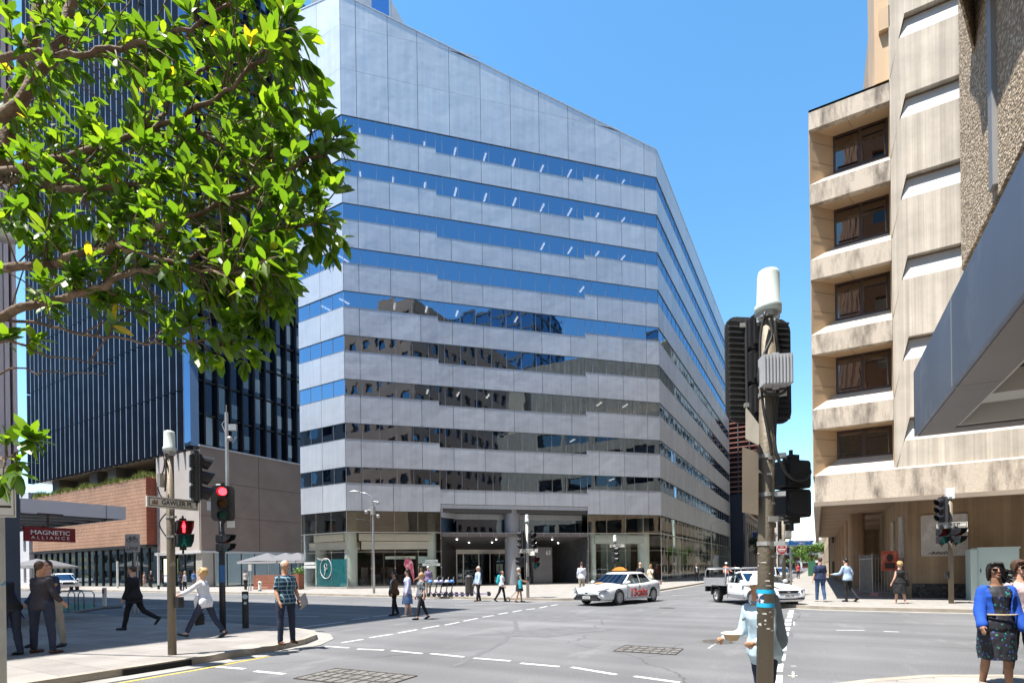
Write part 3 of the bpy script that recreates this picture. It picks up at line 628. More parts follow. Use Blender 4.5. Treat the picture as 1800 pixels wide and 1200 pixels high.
# brick screen box
brickm = bpy.data.materials.new('perforated_rust_brick'); brickm.use_nodes = True; t_ = NT(brickm); b_ = t_.n['Principled BSDF']
co = t_.a('TexCoord').outputs['Object']; mp = t_.a('Mapping', {'Vector': co, 'Rotation': (PI/2, 0, 0)})
br = t_.a('TexBrick', {'Vector': mp.outputs[0], 'Scale': 1., 'Brick Width': .16, 'Row Height': .42, 'Mortar Size': .022, 'Color1': (.45, .26, .165, 1), 'Color2': (.53, .33, .215, 1), 'Mortar': (.12, .05, .03, 1)}); br.offset = .5
nz = t_.a('TexNoise', {'Vector': co, 'Scale': .35, 'Detail': 4.}); mr = t_.a('MapRange', {'Value': nz.outputs['Fac'], 'From Min': .35, 'From Max': .65, 'To Min': .85, 'To Max': 1.12}); s_ = t_.a('VectorMath', {0: br.outputs['Color'], 'Scale': mr.outputs[0]}, operation='SCALE')
t_.l.new(s_.outputs[0], b_.inputs['Base Color']); b_.inputs['Roughness'].default_value = .85
bs = thing('brick_screen_box', 'rust coloured perforated brick box with grasses growing along its top', 'building', (-82, 32, 0))
bm = NB(); box(bm, -98, -66.6, 31.9, 33.6, 5.05, 12.75); obj('brick_screen', bm, brickm, bs, world=True)
bm = NB(); rr = random.Random(5)
for i in range(46):
    for j in range(11):
        y = 31.88+.155*j; 
        if y > 33: break
        z = 5.1+i*.168; 
        box(bm, -66.62, -66.53, y, y+.10, z, z+.12)
obj('side_brick', bm, mat('deep_red_brick', (.36, .085, .05), .8, var=(3, .2)), bs, world=True)
bm = NB()
for i in range(70):
    x = rr.uniform(-97.5, -66.8); z = rr.uniform(5.3, 12.5); box(bm, x-.06, x+.06, 31.87, 31.9, z-.05, z+.05)
obj('proud_brick', bm, mat('pale_brick_end', (.62, .42, .30), .8), bs, world=True)
bm = NB(); box(bm, -98.6, -66.4, 31.7, 33.9, 4.75, 4.98); obj('steel_edge', bm, mat('dark_steel_edge', (.03, .03, .035), .5, .3), bs, world=True)
bm = NB()
for i in range(5200):
    x = rr.uniform(-98, -66.6); y = rr.uniform(31.8, 33.4); h = rr.uniform(.25, .75)*(1+.5*math.sin(x*.9)); a = rr.uniform(0, 6.28); l = rr.uniform(.1, .3)
    w = .035; dx, dy = math.cos(a), math.sin(a)
    quad(bm, [(x-dy*w, y+dx*w, 12.7), (x+dy*w, y-dx*w, 12.7), (x+dx*l+dy*w*.3, y+dy*l-dx*w*.3, 12.7+h), (x+dx*l, y+dy*l, 12.72+h)])
gr = obj('grass', bm, mat('planter_grass', (.19, .22, .045), .7, var=(1.2, .5)), bs, world=True, rec=False); gr['kind'] = 'stuff'
# pale building further along the street on the left
pb = thing('pale_street_building', 'pale boarded building far along the left street behind the canopy', 'building', (-112, 33, 0))
bw = NB(); bg2 = NB(); wallgrid(bw, bg2, Vector((-130, 32.5, 0)), Vector((1, 0, 0)), Vector((0, -1, 0)), 28.9, .13, 14, 9, 3, .3, .5)
box(bw, -130, -101.1, 32.9, 48, .13, 14)
obj('wall', bw, mat('pale_boards', (.6, .6, .62), .7, var=(1, .1, (.2, 1, 8))), pb, world=True); obj('window', bg2, dgl, pb, world=True)
# ================================================================ board-marked concrete building on the right
def boards(name, col, scale=5., dark=.55, axis='X', rough=.85):
    m = bpy.data.materials.new(name); m.use_nodes = True; t = NT(m); b = t.n['Principled BSDF']
    co = t.a('TexCoord').outputs['Object']
    sc_ = {'X': (scale, .0, .06), 'Y': (.0, scale, .06), 'S': (.05, scale, .0)}[axis]
    mp = t.a('Mapping', {'Vector': co, 'Scale': sc_}); n1 = t.a('TexNoise', {'Vector': mp.outputs[0], 'Scale': 1., 'Detail': 6., 'Roughness': .7})
    w = t.a('TexWhiteNoise', {'W': t.a('Math', {0: t.a('SeparateXYZ', {0: mp.outputs[0]}).outputs[0 if axis == 'X' else 1], 1: 1.1}, operation='SNAP').outputs[0]}, noise_dimensions='1D')
    n2 = t.a('TexNoise', {'Vector': co, 'Scale': 1.1, 'Detail': 6., 'Roughness': .6})
    a = t.a('MapRange', {'Value': n1.outputs['Fac'], 'From Min': .35, 'From Max': .7, 'To Min': .72, 'To Max': 1.12})
    bq = t.a('MapRange', {'Value': w.outputs['Value'], 'To Min': .86, 'To Max': 1.08})
    c = t.a('MapRange', {'Value': n2.outputs['Fac'], 'From Min': .3, 'From Max': .7, 'To Min': .85, 'To Max': 1.1})
    q = t.a('Math', {0: a.outputs[0], 1: bq.outputs[0]}, operation='MULTIPLY'); q2 = t.a('Math', {0: q.outputs[0], 1: c.outputs[0]}, operation='MULTIPLY')
    s = t.a('VectorMath', {0: col, 'Scale': q2.outputs[0]}, operation='SCALE'); t.l.new(s.outputs[0], b.inputs['Base Color']); b.inputs['Roughness'].default_value = rough
    bp = t.a('Bump', {'Height': q.outputs[0], 'Strength': .5, 'Distance': .03}); t.l.new(bp.outputs[0], b.inputs['Normal'])
    MATS[name] = m; return m
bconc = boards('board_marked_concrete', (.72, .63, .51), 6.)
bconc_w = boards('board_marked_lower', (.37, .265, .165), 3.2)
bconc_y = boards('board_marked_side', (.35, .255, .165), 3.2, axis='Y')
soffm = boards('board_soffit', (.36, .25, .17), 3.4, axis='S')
smooth_c = mat('sunlit_concrete', (.56, .50, .42), .8, var=(1.2, .06), bump=(30, .2))
def stained(name, col):
    m = mat(name, col, .88, var=(25, .12), bump=(60, .5))
    t = NT(m); b = t.n['Principled BSDF']; src = b.inputs['Base Color'].links[0].from_socket; co = t.a('TexCoord').outputs['Object']
    mp = t.a('Mapping', {'Vector': co, 'Scale': (1.5, 1.5, .35)}); n = t.a('TexNoise', {'Vector': mp.outputs[0], 'Scale': 1.1, 'Detail': 8., 'Roughness': .7})
    mr = t.a('MapRange', {'Value': n.outputs['Fac'], 'From Min': .45, 'From Max': .66, 'To Max': .85}); mx = t.a('Mix', {0: mr.outputs[0]}, data_type='RGBA'); t.l.new(src, mx.inputs[6]); mx.inputs[7].default_value = (.13, .10, .08, 1)
    t.l.new(mx.outputs[2], b.inputs['Base Color']); return m
fasc = stained('weathered_fascia', (.68, .58, .46))
ochre = mat('ochre_panel', (.60, .42, .25), .6, var=(.8, .06)); bronze = mat('bronze_window_frame', (.085, .055, .045), .5, .3)
bwin = mirror('bronze_window', (.20, .17, .15), wave=(.8, .015), tint=(.02, .014, .012))
tb = thing('concrete_building', 'sand coloured board marked concrete building with recessed bronze windows and a heavy canopy', 'building', (14, 40, 0))
ZF = [21.72, 18.42, 15.1, 11.8, 8.5]
X0, X1 = -.1, 2.82
for k, zt in enumerate(ZF):
    zf = zt-.86
    bm = NB(); box(bm, X0, X1, 27, 27.3, zf, zt)
    if k == 0: slab(bm, [(X0, 27, zt), (X1, 27, zt), (X1, 28.3, zt+.3), (X0, 28.3, zt+.3)], (0, 0, -.1))
    obj('fascia', bm, fasc, tb, world=True)
    if k > 0:
        bm = NB(); quad(bm, [(X0, 27, zt+.002), (X1, 27, zt+.002), (2.86, 28.02, zt+.82), (.84, 28.02, zt+.82)]); 
        obj('ledge', bm, smooth_c, tb, world=True)
    zs = ZF[k]-.86; zl = (ZF[k+1] if k < 4 else 5.57)
    zw0, zw1 = zl+.8, zs
    bm = NB(); quad(bm, [(X0, 27.02, zs+.004), (X1, 27.02, zs+.004), (X1+.04, 28.0, zs+.004), (.84, 28.0, zs+.004)])
    quad(bm, [(X0+.04, 27.06, zl), (.84, 28.0, zw0), (.84, 28.0, zs), (X0+.04, 27.06, zs)]); quad(bm, [(X1, 27.02, zl), (X1+.04, 28.0, zw0), (X1+.04, 28, zs), (X1, 27.02, zs)])
    obj('reveal', bm, ochre, tb, world=True)
    bm = NB()
    xm = 1.35
    for zz in (zl+(zs-zl)*.45, zl+(zs-zl)*.8): cyl(bm, (X0+.05, 27.045, zz), (.83, 27.97, zz+.02), .006, n=4)
    box(bm, 1.28, 1.285, 27.1, 27.11, zs-.02, zs-.0); cyl(bm, (1.3, 27.03, zs-.004), (1.6, 27.98, zs-.004), .006, n=4)
    obj('panel_seam', bm, bronze, tb, world=True)
    bm = NB(); quad(bm, [(.84, 28.05, zw0), (2.86, 28.05, zw0), (2.86, 28.05, zw1), (.84, 28.05, zw1)]); w = obj('window', bm, bwin, tb, world=True)
    bm = NB()
    for a, b in ((.84, .93), (1.78, 1.9), (2.78, 2.86)): box(bm, a, b, 27.97, 28.04, zw0, zw1)
    for a, b in ((zw0, zw0+.09), (zw1-.07, zw1)): box(bm, .84, 2.86, 27.965, 28.035, a, b)
    box(bm, 1.0, 1.75, 27.99, 28.03, zw0+.2, zw0+.24); box(bm, 1.95, 2.7, 27.99, 28.03, zw1-.42, zw1-.38)
    obj('frame', bm, bronze, w, world=True)
    bm = NB(); box(bm, 1.05, 1.35, 28.10, 28.12, zw0+.1, zw1-.4); box(bm, 2.1, 2.25, 28.10, 28.12, zw0+.1, zw1-.3); obj('blind', bm, mat('window_blind', (.25, .2, .16), .8), w, world=True)
bm = NB(); bgw = NB(); box(bm, X0, X0+.5, 28.06, 33.5, 5.6, 21.7); box(bm, X0-.01, X0+.035, 27.1, 28.06, 5.6, 21.5); box(bm, 2.9, 30, 27.3, 72, 4.9, 32); box(bm, X0+.75, 2.9, 28.4, 70, 4.9, 21.8)
wallgrid(bm, bgw, Vector((X0, 72, 0)), Vector((0, -1, 0)), Vector((-1, 0, 0)), 38.5, 6, 21.7, 9, 5, .86, .56, .35)
obj('main_mass', bm, boards('board_marked_dark', (.50, .37, .25), 4., axis='Y'), tb, world=True); obj('side_glazing', bgw, bwin, tb, world=True)
bm = NB(); box(bm, 2.35, 2.84, 27.2, 30, 21.9, 32); box(bm, 2.5, 2.86, 27.0, 27.3, 23.9, 24.8); obj('upper_return', bm, ochre, tb, world=True)
bm = NB(); bs_ = NB(); R_ = 20
for z in (28.32, 25.02, 21.72, 18.42, 15.1, 11.8, 8.5, 5.2):
    zp = z-3.3   # tail foot
    pts = [(2.83, zp+.03), (3.36, zp+2.47), (R_, zp+2.47), (R_, z+1.53-.0), (3.15, z+1.53), (2.85, z+.03), (2.83, z+.03)]
    if z > 8: slab(bm, [(x, 27.0, zz) for x, zz in pts], (0, .27, 0))
    if z > 8: quad(bs_, [(3.19, 27.0, z+1.53), (R_, 27.0, z+1.53), (R_, 27.27, z+2.4), (3.38, 27.27, z+2.4)])
slab(bm, [(2.83, 27.0, 5.5), (R_, 27.0, 5.5), (R_, 27.0, 6.73), (3.17, 27.0, 6.73), (2.85, 5.25 and 27.0, 5.5)], (0, .27, 0))
quad(bs_, [(3.19, 27.0, 6.73), (R_, 27.0, 6.73), (R_, 27.27, 7.6), (3.38, 27.27, 7.6)])
obj('relief_panel', bm, bconc, tb, world=True); obj('sloping_band', bs_, mat('sloping_sunlit_concrete', (.64, .60, .54), .75, var=(1.5, .05)), tb, world=True, rec=False)  # band colour whitened for the sun its slope catches
# canopy
bm = NB(); box(bm, -.04, 20, 26.9, 27.3, 4.42, 5.57); box(bm, -.08, .2, 27.3, 72, 4.42, 5.57); obj('canopy_fascia', bm, fasc, tb, world=True)
bm = NB(); quad(bm, [(-.04, 26.9, 5.575), (20, 26.9, 5.575), (20, 28.25, 6.6), (1.14, 28.25, 6.6)]); quad(bm, [(-.04, 26.9, 5.575), (1.14, 28.25, 6.6), (1.14, 60, 6.6), (-.04, 60, 5.575)])
obj('canopy_top', bm, smooth_c, tb, world=True)
bm = NB(); box(bm, -.11, 20, 26.87, 27.1, 4.24, 4.42); box(bm, -.11, .15, 27.1, 72, 4.24, 4.42); obj('canopy_lip', bm, mat('canopy_lip', (.33, .27, .21), .8, var=(1, .1)), tb, world=True)
bm = NB()
quad(bm, [(.15, 27.1, 4.27), (20, 27.1, 4.27), (20, 30.2, 4.66), (.15, 30.2, 4.66)]); quad(bm, [(.15, 30.2, 4.66), (20, 30.2, 4.66), (20, 34, 4.85), (.15, 34, 4.85)]); quad(bm, [(.15, 34, 4.85), (20, 34, 4.85), (20, 72, 4.85), (.15, 72, 4.85)])
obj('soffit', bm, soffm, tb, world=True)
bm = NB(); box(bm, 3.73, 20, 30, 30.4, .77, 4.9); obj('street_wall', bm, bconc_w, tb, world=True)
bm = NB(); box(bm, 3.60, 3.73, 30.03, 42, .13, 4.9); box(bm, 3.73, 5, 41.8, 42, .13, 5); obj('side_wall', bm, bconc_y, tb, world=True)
bm = NB(); box(bm, 3.74, 20, 29.95, 30.3, .1, .77); obj('plinth', bm, mat('dark_rubble_plinth', (.055, .05, .047), .85, var=(6, .5), bump=(14, .9, .04), stain=(9, (.16, .15, .14), .58, .62)), tb, world=True)
for i in range(6):
    bm = NB(); y = 40.5+6.3*i; n = 20
    prism(bm, [(2.2+.45*math.copysign(abs(math.cos(2*PI*k/n))**.6, math.cos(2*PI*k/n)), y+.8*math.copysign(abs(math.sin(2*PI*k/n))**.6, math.sin(2*PI*k/n))) for k in range(n)], .12, 4.9); obj('column', bm, boards('board_column', (.40, .27, .175), 7, axis='X') if 'board_column' not in MATS else MATS['board_column'], tb, world=True)
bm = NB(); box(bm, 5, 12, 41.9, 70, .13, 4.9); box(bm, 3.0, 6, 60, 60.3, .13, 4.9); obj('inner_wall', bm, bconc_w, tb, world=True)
bm = NB(); box(bm, 3.75, 4.6, 41.7, 41.79, .15, 2.6); obj('pale_door', bm, mat('pale_door', (.42, .42, .42), .6), tb, world=True)
# wall boards / posters
def framed(name, label, x0, x1, z0, z1, face='f', col=(.50, .47, .44)):
    t = thing(name, label, 'poster board', ((x0+x1)/2, 29.96, z0) if face == 'f' else (3.56, (x0+x1)/2, z0)); bm = NB(); h = z1-z0; w = x1-x0
    if face == 'f': box(bm, -w/2, w/2, -.02, .03, 0, h)
    else: box(bm, -.02, .03, -w/2, w/2, 0, h)
    obj('panel', bm, mat('poster_'+label[:9].replace(' ', '_'), col, .5, var=(2, .12), stain=(1.5, (.62, .61, .6), .5, .6)), t)
    bm = NB(); e = .04
    for a, b, c, d in ((-w/2, w/2, 0, e), (-w/2, w/2, h-e, h), (-w/2, -w/2+e, 0, h), (w/2-e, w/2, 0, h)):
        if face == 'f': box(bm, a, b, -.045, -.02, c, d)
        else: box(bm, -.045, -.02, a, b, c, d)
    obj('frame', bm, mat('poster_frame', (.55, .52, .48), .5), t); return t
pf = framed('poster_board', 'large faded framed poster with black script on the board marked wall', 4.07, 5.7, 1.99, 3.83)
text('lettering', 'Adstyle', .2, blk, pf, (-.12, -.025, .14), (PI/2, 0, 0), sx=1.1)
bm = NB()
P_ = [(-.55, .09), (-.5, .14), (-.42, .06), (-.35, .16), (-.28, .07), (-.2, .17), (-.1, .06), (.05, .18), (.12, .07), (.25, .16), (.3, .08)]
tube(bm, [(x, -.03, z+.03) for x, z in P_], .011, n=4); obj('script_line', bm, blk, pf)
framed('poster_board', 'narrow pale framed poster round the corner on the colonnade wall', 31.2, 32.6, 1.95, 3.95, 'y')
framed('poster_board', 'smaller tan poster deeper inside the colonnade wall', 34.6, 35.8, 2.2, 3.9, 'y', (.45, .38, .27))
# metal gate fence in the colonnade
fg = thing('steel_gate_fence', 'temporary grey steel picket fence closing the colonnade opening', 'fence', (2.6, 38, .13)); steel = mat('galvanised_steel', (.34, .34, .34), .45, .5, var=(2, .1))
bm = NB(); P = [(1.95, 33.6), (2.35, 31.4), (3.55, 31.5)]
for a, b in zip(P, P[1:]):
    a = Vector((*a, 0)); b = Vector((*b, 0)); n = int((b-a).length/.12)
    for z in (.28, 1.95): cyl(bm, a+ZZ*z, b+ZZ*z, .022, n=6)
    for i in range(n+1): p = a+(b-a)*(i/n); cyl(bm, p+ZZ*.2, p+ZZ*2.15, .011, n=5)
for p in P: cyl(bm, (p[0], p[1], .13), (p[0], p[1], 2.2), .03, n=8)
bm.transform(Matrix.Translation((-2.6, -38, -.13))); obj('pickets', bm, steel, fg)
pinkm = mat('pink_block', (.6, .3, .32), .8)
for x, y in ((1.95, 33.5), (2.4, 31.2)):
    o = NB(); box(o, -.16, .16, -.08, .08, 0, .13); box(o, -.1, .1, -.05, .05, .13, .16); b_ = obj('fence_foot', o, pinkm); b_.location = (x, y, .13); tag(b_, 'pink block weighing down the steel fence, '+('by the column' if x < 2.2 else 'near the gate corner'), 'fence foot')
rp = thing('red_poster', 'red poster with a dark portrait shape tied to the steel fence', 'poster', (3.05, 31.4, 1.35)); bm = NB(); box(bm, -.34, .34, -.02, 0, 0, .95); obj('sheet', bm, mat('poster_red', (.55, .10, .06), .6, stain=(3, (.7, .3, .2), .5, .65)), rp)
bm = NB(); P = [(.13*math.cos(a*.5236), -.025, .62+.2*math.sin(a*.5236)) for a in range(12)]; slab(bm, P, (0, .006, 0)); box(bm, -.2, .2, -.026, -.02, .1, .38); obj('portrait', bm, mat('poster_dark', (.06, .04, .04), .6), rp)
# ================================================================ near right: exposed aggregate corner building and metal awning
aggm = bpy.data.materials.new('exposed_aggregate'); aggm.use_nodes = True; t_ = NT(aggm); b_ = t_.n['Principled BSDF']; co = t_.a('TexCoord').outputs['Object']
mpp = t_.a('Mapping', {'Vector': co, 'Scale': (1, 1, 1.7)}); vo = t_.a('TexVoronoi', {'Vector': mpp.outputs[0], 'Scale': 30.}); vr = t_.a('ValToRGB', {'Fac': t_.a('SeparateColor', {0: vo.outputs['Color']}).outputs[0]})
el = vr.color_ramp.elements; el[0].color = (.36, .27, .18, 1); el[1].color = (.82, .70, .54, 1); e2 = el.new(.5); e2.color = (.62, .47, .31, 1)
md = t_.a('MapRange', {'Value': vo.outputs['Distance'], 'From Min': .0, 'From Max': .75, 'To Min': 1.15, 'To Max': .45}); sv = t_.a('VectorMath', {0: vr.outputs[0], 'Scale': md.outputs[0]}, operation='SCALE')
t_.l.new(sv.outputs[0], b_.inputs['Base Color']); b_.inputs['Roughness'].default_value = .85
bp = t_.a('Bump', {'Height': vo.outputs['Distance'], 'Strength': .7, 'Distance': -.02}); t_.l.new(bp.outputs[0], b_.inputs['Normal'])
ab = thing('aggregate_building', 'rough pebble concrete corner building looming over the top right', 'building', (4, 3, 0))
bm = NB()
prism(bm, [(1.5, -8), (1.5, 8.0), (2.2, 8.35), (12, 8.35), (12, -8)], 5.1, 14)
slab(bm, [(1.5, 8.0, 5.1), (1.5, 8.0, 5.65), (1.62, 8.28, 5.9), (1.62, 8.28, 5.1)], (.6, .05, 0))
box(bm, 1.2, 1.5, -6, 6.6, 7.35, 8.1); slab(bm, [(1.2, 6.6, 7.35), (1.2, 6.6, 8.1), (1.5, 7.35, 8.1), (1.5, 7.35, 7.05)], (.02, 0, 0))
slab(bm, [(1.2, 6.3, 7.3), (1.2, 7.1, 8.2), (1.2, 6.0, 8.9), (1.2, 2.0, 8.9), (1.2, 2.0, 7.0)], (.3, 0, 0))
slab(bm, [(1.5, 8.0, 5.0), (1.5, 6.6, 5.0), (1.5, 6.6, 4.5), (1.5, 7.6, 4.5)], (1, 0, 0))
obj('aggregate_wall', bm, aggm, ab, world=True)
bm = NB(); box(bm, 1.46, 1.5, 6.55, 6.68, 5.2, 9.0); obj('window_jamb', bm, mat('grey_jamb', (.3, .3, .3), .5, .4), ab, world=True)
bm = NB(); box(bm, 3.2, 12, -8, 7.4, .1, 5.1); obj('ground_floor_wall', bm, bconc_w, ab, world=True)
steelp = mat('brushed_awning_metal', (.20, .235, .30), .42, .75, var=(1.2, .2, (1, 1, .2)), bump=(2, .05), stain=(2.2, (.29, .32, .38), .55, .75))
aw = thing('metal_awning', 'blue grey sheet metal awning jutting in from the right edge overhead', 'awning', (3, 3, 0))
XA = .886
bm = NB(); slab(bm, [(XA, -6, 2.99), (XA, 6.84, 2.99), (XA, 6.83, 3.653), (XA, -6, 3.653)], (.03, 0, 0)); slab(bm, [(XA, 6.84, 2.99), (5, 6.84, 2.99), (5, 6.84, 3.653), (XA, 6.83, 3.653)], (0, -.03, 0)); box(bm, XA+.03, 4.95, -6, 6.80, 3.58, 3.64)
obj('awning_fascia', bm, steelp, aw, world=True)
bm = NB(); box(bm, XA+.03, 1.17, -6, 6.815, 2.98, 3.01); box(bm, 1.17, 5, 6.59, 6.815, 2.98, 3.01); obj('awning_soffit', bm, mat('awning_underside', (.20, .185, .175), .5, .3, var=(1, .1)), aw, world=True)
bm = NB(); box(bm, 1.17, 4.9, -6, 6.58, 3.31, 3.35); obj('awning_ceiling', bm, mat('awning_ceiling_brown', (.10, .07, .045), .85, var=(9, .4), bump=(30, .6)), aw, world=True)
bm = NB(); box(bm, 1.17, 1.2, -6, 6.59, 3.0, 3.31); box(bm, 1.2, 4.9, 6.55, 6.585, 3.0, 3.31); box(bm, 1.2, 4.9, 5.98, 6.3, 3.12, 3.31); obj('awning_rib', bm, mat('awning_white', (.6, .6, .58), .6), aw, world=True)
bm = NB(); box(bm, XA-.003, XA, 5.06, 5.085, 2.99, 3.65); box(bm, XA, 1.17, 5.065, 5.075, 2.977, 2.98); obj('awning_seam', bm, mat('seam', (.33, .34, .36), .4, .6), aw, world=True)
# ================================================================ left block: mauve-grey building, canopy, hanging sign
lb = thing('grey_corner_building', 'mauve grey building at the left edge with blue windows and dark ground pier', 'building', (-30, 0, 0))
mauve = mat('mauve_cladding', (.56, .54, .58), .6, var=(.7, .06)); bgl = mirror('left_window_glass', (.42, .6, .8), wave=(.8, .01), tint=(.02, .05, .08))
bw = NB(); bg2 = NB(); 
wallgrid(bw, bg2, Vector((-22, 6.6, 0)), Vector((0, -1, 0)), Vector((1, 0, 0)), 42, 4.4, 38, 21, 10, .84, .48, .12)
box(bw, -22.15, -21.95, 6.62, 6.72, 4.2, 38); box(bw, -22.1, -21.98, 6.8, 6.9, 4.2, 38); box(bw, -60, -22.4, -34, 6.85, 4, 37.9); box(bw, -60, -22.1, 6.85, 6.93, 4.2, 38); box(bw, -23, -22.3, -35, 6.85, 37, 38)
box(bw, -23, -21.95, -36, -35.4, 0, 38)
obj('wall', bw, mauve, lb, world=True); obj('window', bg2, bgl, lb, world=True)
bm = NB(); box(bm, -22.6, -22.0, 6.42, 6.92, .1, 4.3); obj('ground_pier', bm, mat('slate_blue_pier', (.065, .085, .12), .6, var=(1, .1)), lb, world=True)
bm = NB(); box(bm, -22.8, -22.3, -34, 6.4, .1, 4.2); obj('ground_wall', bm, mat('left_shop_dark', (.05, .05, .055), .4), lb, world=True)
cn = thing('street_canopy', 'white sheet canopy projecting over the left pavement beside the grey corner building', 'awning', (-23, 8, 0)); wm = mat('canopy_white', (.62, .63, .68), .45, var=(.7, .04))
bm = NB(); box(bm, -22.05, -21.95, 6.93, 9.75, 3.58, 4.02); obj('canopy_fascia', bm, wm, cn, world=True)
bm = NB(); box(bm, -60, -22.05, 6.94, 9.75, 3.9, 3.98); box(bm, -60, -22.05, 9.65, 9.75, 3.58, 3.9)
for i in range(12): x = -23.3-i*1.3; box(bm, x, x+.1, 6.95, 9.64, 3.6, 3.9)
obj('canopy_deck', bm, mat('canopy_underside', (.5, .5, .5), .25, .5, var=(.5, .3)), cn, world=True)
bm = NB(); box(bm, -21.952, -21.945, 9.15, 9.17, 3.58, 4.02); obj('seam', bm, mat('joint_dk', (.1, .1, .1), .6), cn, world=True)
ms = thing('hanging_sign', 'dark red hanging sign reading MAGNETIC ALLIANCE under the white canopy', 'sign', (-21.98, 7.62, 2.75)); redm = mat('sign_red', (.20, .008, .012), .5)
bm = NB(); box(bm, -.05, .05, -.62, .66, -.02, .42); obj('sign_board', bm, redm, ms)
bm = NB(); cyl(bm, (0, -.03, .42), (0, -.03, .84), .035, n=8); box(bm, -.04, .04, -.3, .35, .82, .86); obj('hanger', bm, mat('sign_bracket', (.06, .04, .035), .6), ms)
text('lettering', 'MAGNETIC', .19, wht, ms, (.055, .02, .25), (PI/2, 0, PI/2), sx=1.05, bold=.002); text('lettering', 'A L L I A N C E', .135, wht, ms, (.055, .02, .09), (PI/2, 0, PI/2), sx=1.1)
# ================================================================ buildings behind and beside the camera (seen in the window reflections)
brk = mat('brown_brick', (.50, .30, .19), .85, var=(.5, .15), stain=(14, (.38, .22, .14), .45, .6))
dkg = mirror('brown_building_glass', (.25, .28, .3), tint=(.015, .015, .015))
b1 = thing('brown_brick_tower', 'tall brown brick office tower behind the camera, mirrored in the window bands', 'building', (25, -20, 0))
bw = NB(); bg2 = NB(); wallgrid(bw, bg2, Vector((3.3, 7.4, 0)), Vector((0, -1, 0)), Vector((-1, 0, 0)), 54, 5, 49, 18, 12, .55, .5, .35); wallgrid(bw, bg2, Vector((45, 7.5, 0)), Vector((-1, 0, 0)), Vector((0, 1, 0)), 41.6, 5, 49, 14, 12, .55, .5, .35); box(bw, 3.6, 44.8, -46, 7.1, 48.5, 50)
obj('wall', bw, brk, b1, world=True); obj('window', bg2, dkg, b1, world=True)
def plain(name, label, x0, x1, y0, y1, h, m, g, faces, nx=10, nz=10, wf=.6, hf=.5, z0=.1):
    t = thing(name, label, 'building', ((x0+x1)/2, (y0+y1)/2, 0)); bw = NB(); bg2 = NB()
    for f in faces:
        O, tt, n, L = {'-x': (Vector((x0, y1, 0)), Vector((0, -1, 0)), Vector((-1, 0, 0)), y1-y0), '+x': (Vector((x1, y0, 0)), Vector((0, 1, 0)), Vector((1, 0, 0)), y1-y0),
                       '-y': (Vector((x0, y0, 0)), Vector((1, 0, 0)), Vector((0, -1, 0)), x1-x0), '+y': (Vector((x1, y1, 0)), Vector((-1, 0, 0)), Vector((0, 1, 0)), x1-x0)}[f]
        wallgrid(bw, bg2, O, tt, n, L, z0, h, max(2, round(L/4)) if nx == 10 else nx, nz, wf, hf)
    box(bw, x0+.5, x1-.5, y0+.5, y1-.5, h-.6, h-.2); obj('wall', bw, m, t, world=True); obj('window', bg2, g, t, world=True); return t
glt = mirror('tower_glass_blue', (.25, .32, .4), tint=(.02, .03, .05))
plain('glass_tower', 'dark glass tower far along the cross street, seen only as a reflection', 46, 62, -20, 9.5, 68, mat('tower_mullion', (.12, .13, .14), .5), glt, ('-x', '+y'), nz=20, wf=.92, hf=.85)
plain('glass_tower', 'second dark glass tower beyond the first, seen only as a reflection', 70, 90, 27, 50, 62, mat('tower_mullion', (.12, .13, .14), .5), glt, ('-x', '-y'), nz=18, wf=.92, hf=.85)
beigec = mat('beige_concrete', (.50, .42, .32), .8, var=(.4, .06))
plain('beige_office_block', 'beige banded office block past the concrete building', 1.2, 24, 74, 125, 41, beigec, dkg, ('-x', '-y'), nz=11, wf=.95, hf=.42)
plain('beige_office_block', 'taller beige banded block further up the side street', 1.2, 24, 128, 200, 56, beigec, dkg, ('-x',), nz=15, wf=.95, hf=.42)
plain('low_brick_building', 'brown building on the far left block behind the camera', -40, -10.2-4, -80, -37, 26, brk, dkg, ('+x',), nz=7)
# ================================================================ far end of the side street
navy = mat('navy_slab', (.010, .014, .03), .5)
nb = thing('louvred_building', 'dark building with thin red horizontal louvres beyond the main office block', 'building', (-18, 118, 0))
bm = NB(); box(bm, -30, -10.3, 112, 150, 13, 30.5); box(bm, -13.7, -13.75+.1, 104.6, 106, 0, 10); obj('dark_volume', bm, mat('louvre_dark', (.02, .018, .018), .6), nb, world=True)
bm = NB()
for i in range(20): z = 12.2+i*.95; box(bm, -30.2, -9.4, 111, 150, z, z+.16)
obj('louvre', bm, mat('louvre_red', (.36, .17, .14), .6), nb, world=True)
bm = NB()
for x in (-13, -11, -9.45): box(bm, x-.07, x+.07, 110.9, 111, 12, 31)
obj('louvre_post', bm, mat('louvre_post', (.1, .1, .12), .6), nb, world=True)
bm = NB(); box(bm, -17, -11.6, 105.4, 107.5, .1, 14.8); o = obj('navy_wall', bm, navy); tag(o, 'plain navy blue slab wall at the far end of the main office block', 'building')
t = plain('shop_row', 'grey columned shop building with blue signs up the side street', -25, -11.4, 107.6, 190, 11, mat('shop_grey', (.30, .28, .27), .7), dkg, ('+x',), nx=22, nz=2, wf=.6, hf=.75)
bm = NB(); box(bm, -25, -10.9, 107.5, 190, 11, 11.5); obj('cornice', bm, mat('cornice_pale', (.5, .47, .43), .7), t, world=True)
plain('white_block', 'plain white tower block top showing behind the office building', -60, -19, 200, 240, 63, mat('white_render', (.65, .65, .65), .7), dkg, ('-y', '+x'), nz=14, wf=.4, hf=.4)
plain('rear_block', 'pale apartment block far up the side street', -30, -10.8, 195, 230, 24, mat('pale_block', (.5, .44, .38), .7), dkg, ('+x', '-y'), nz=7)
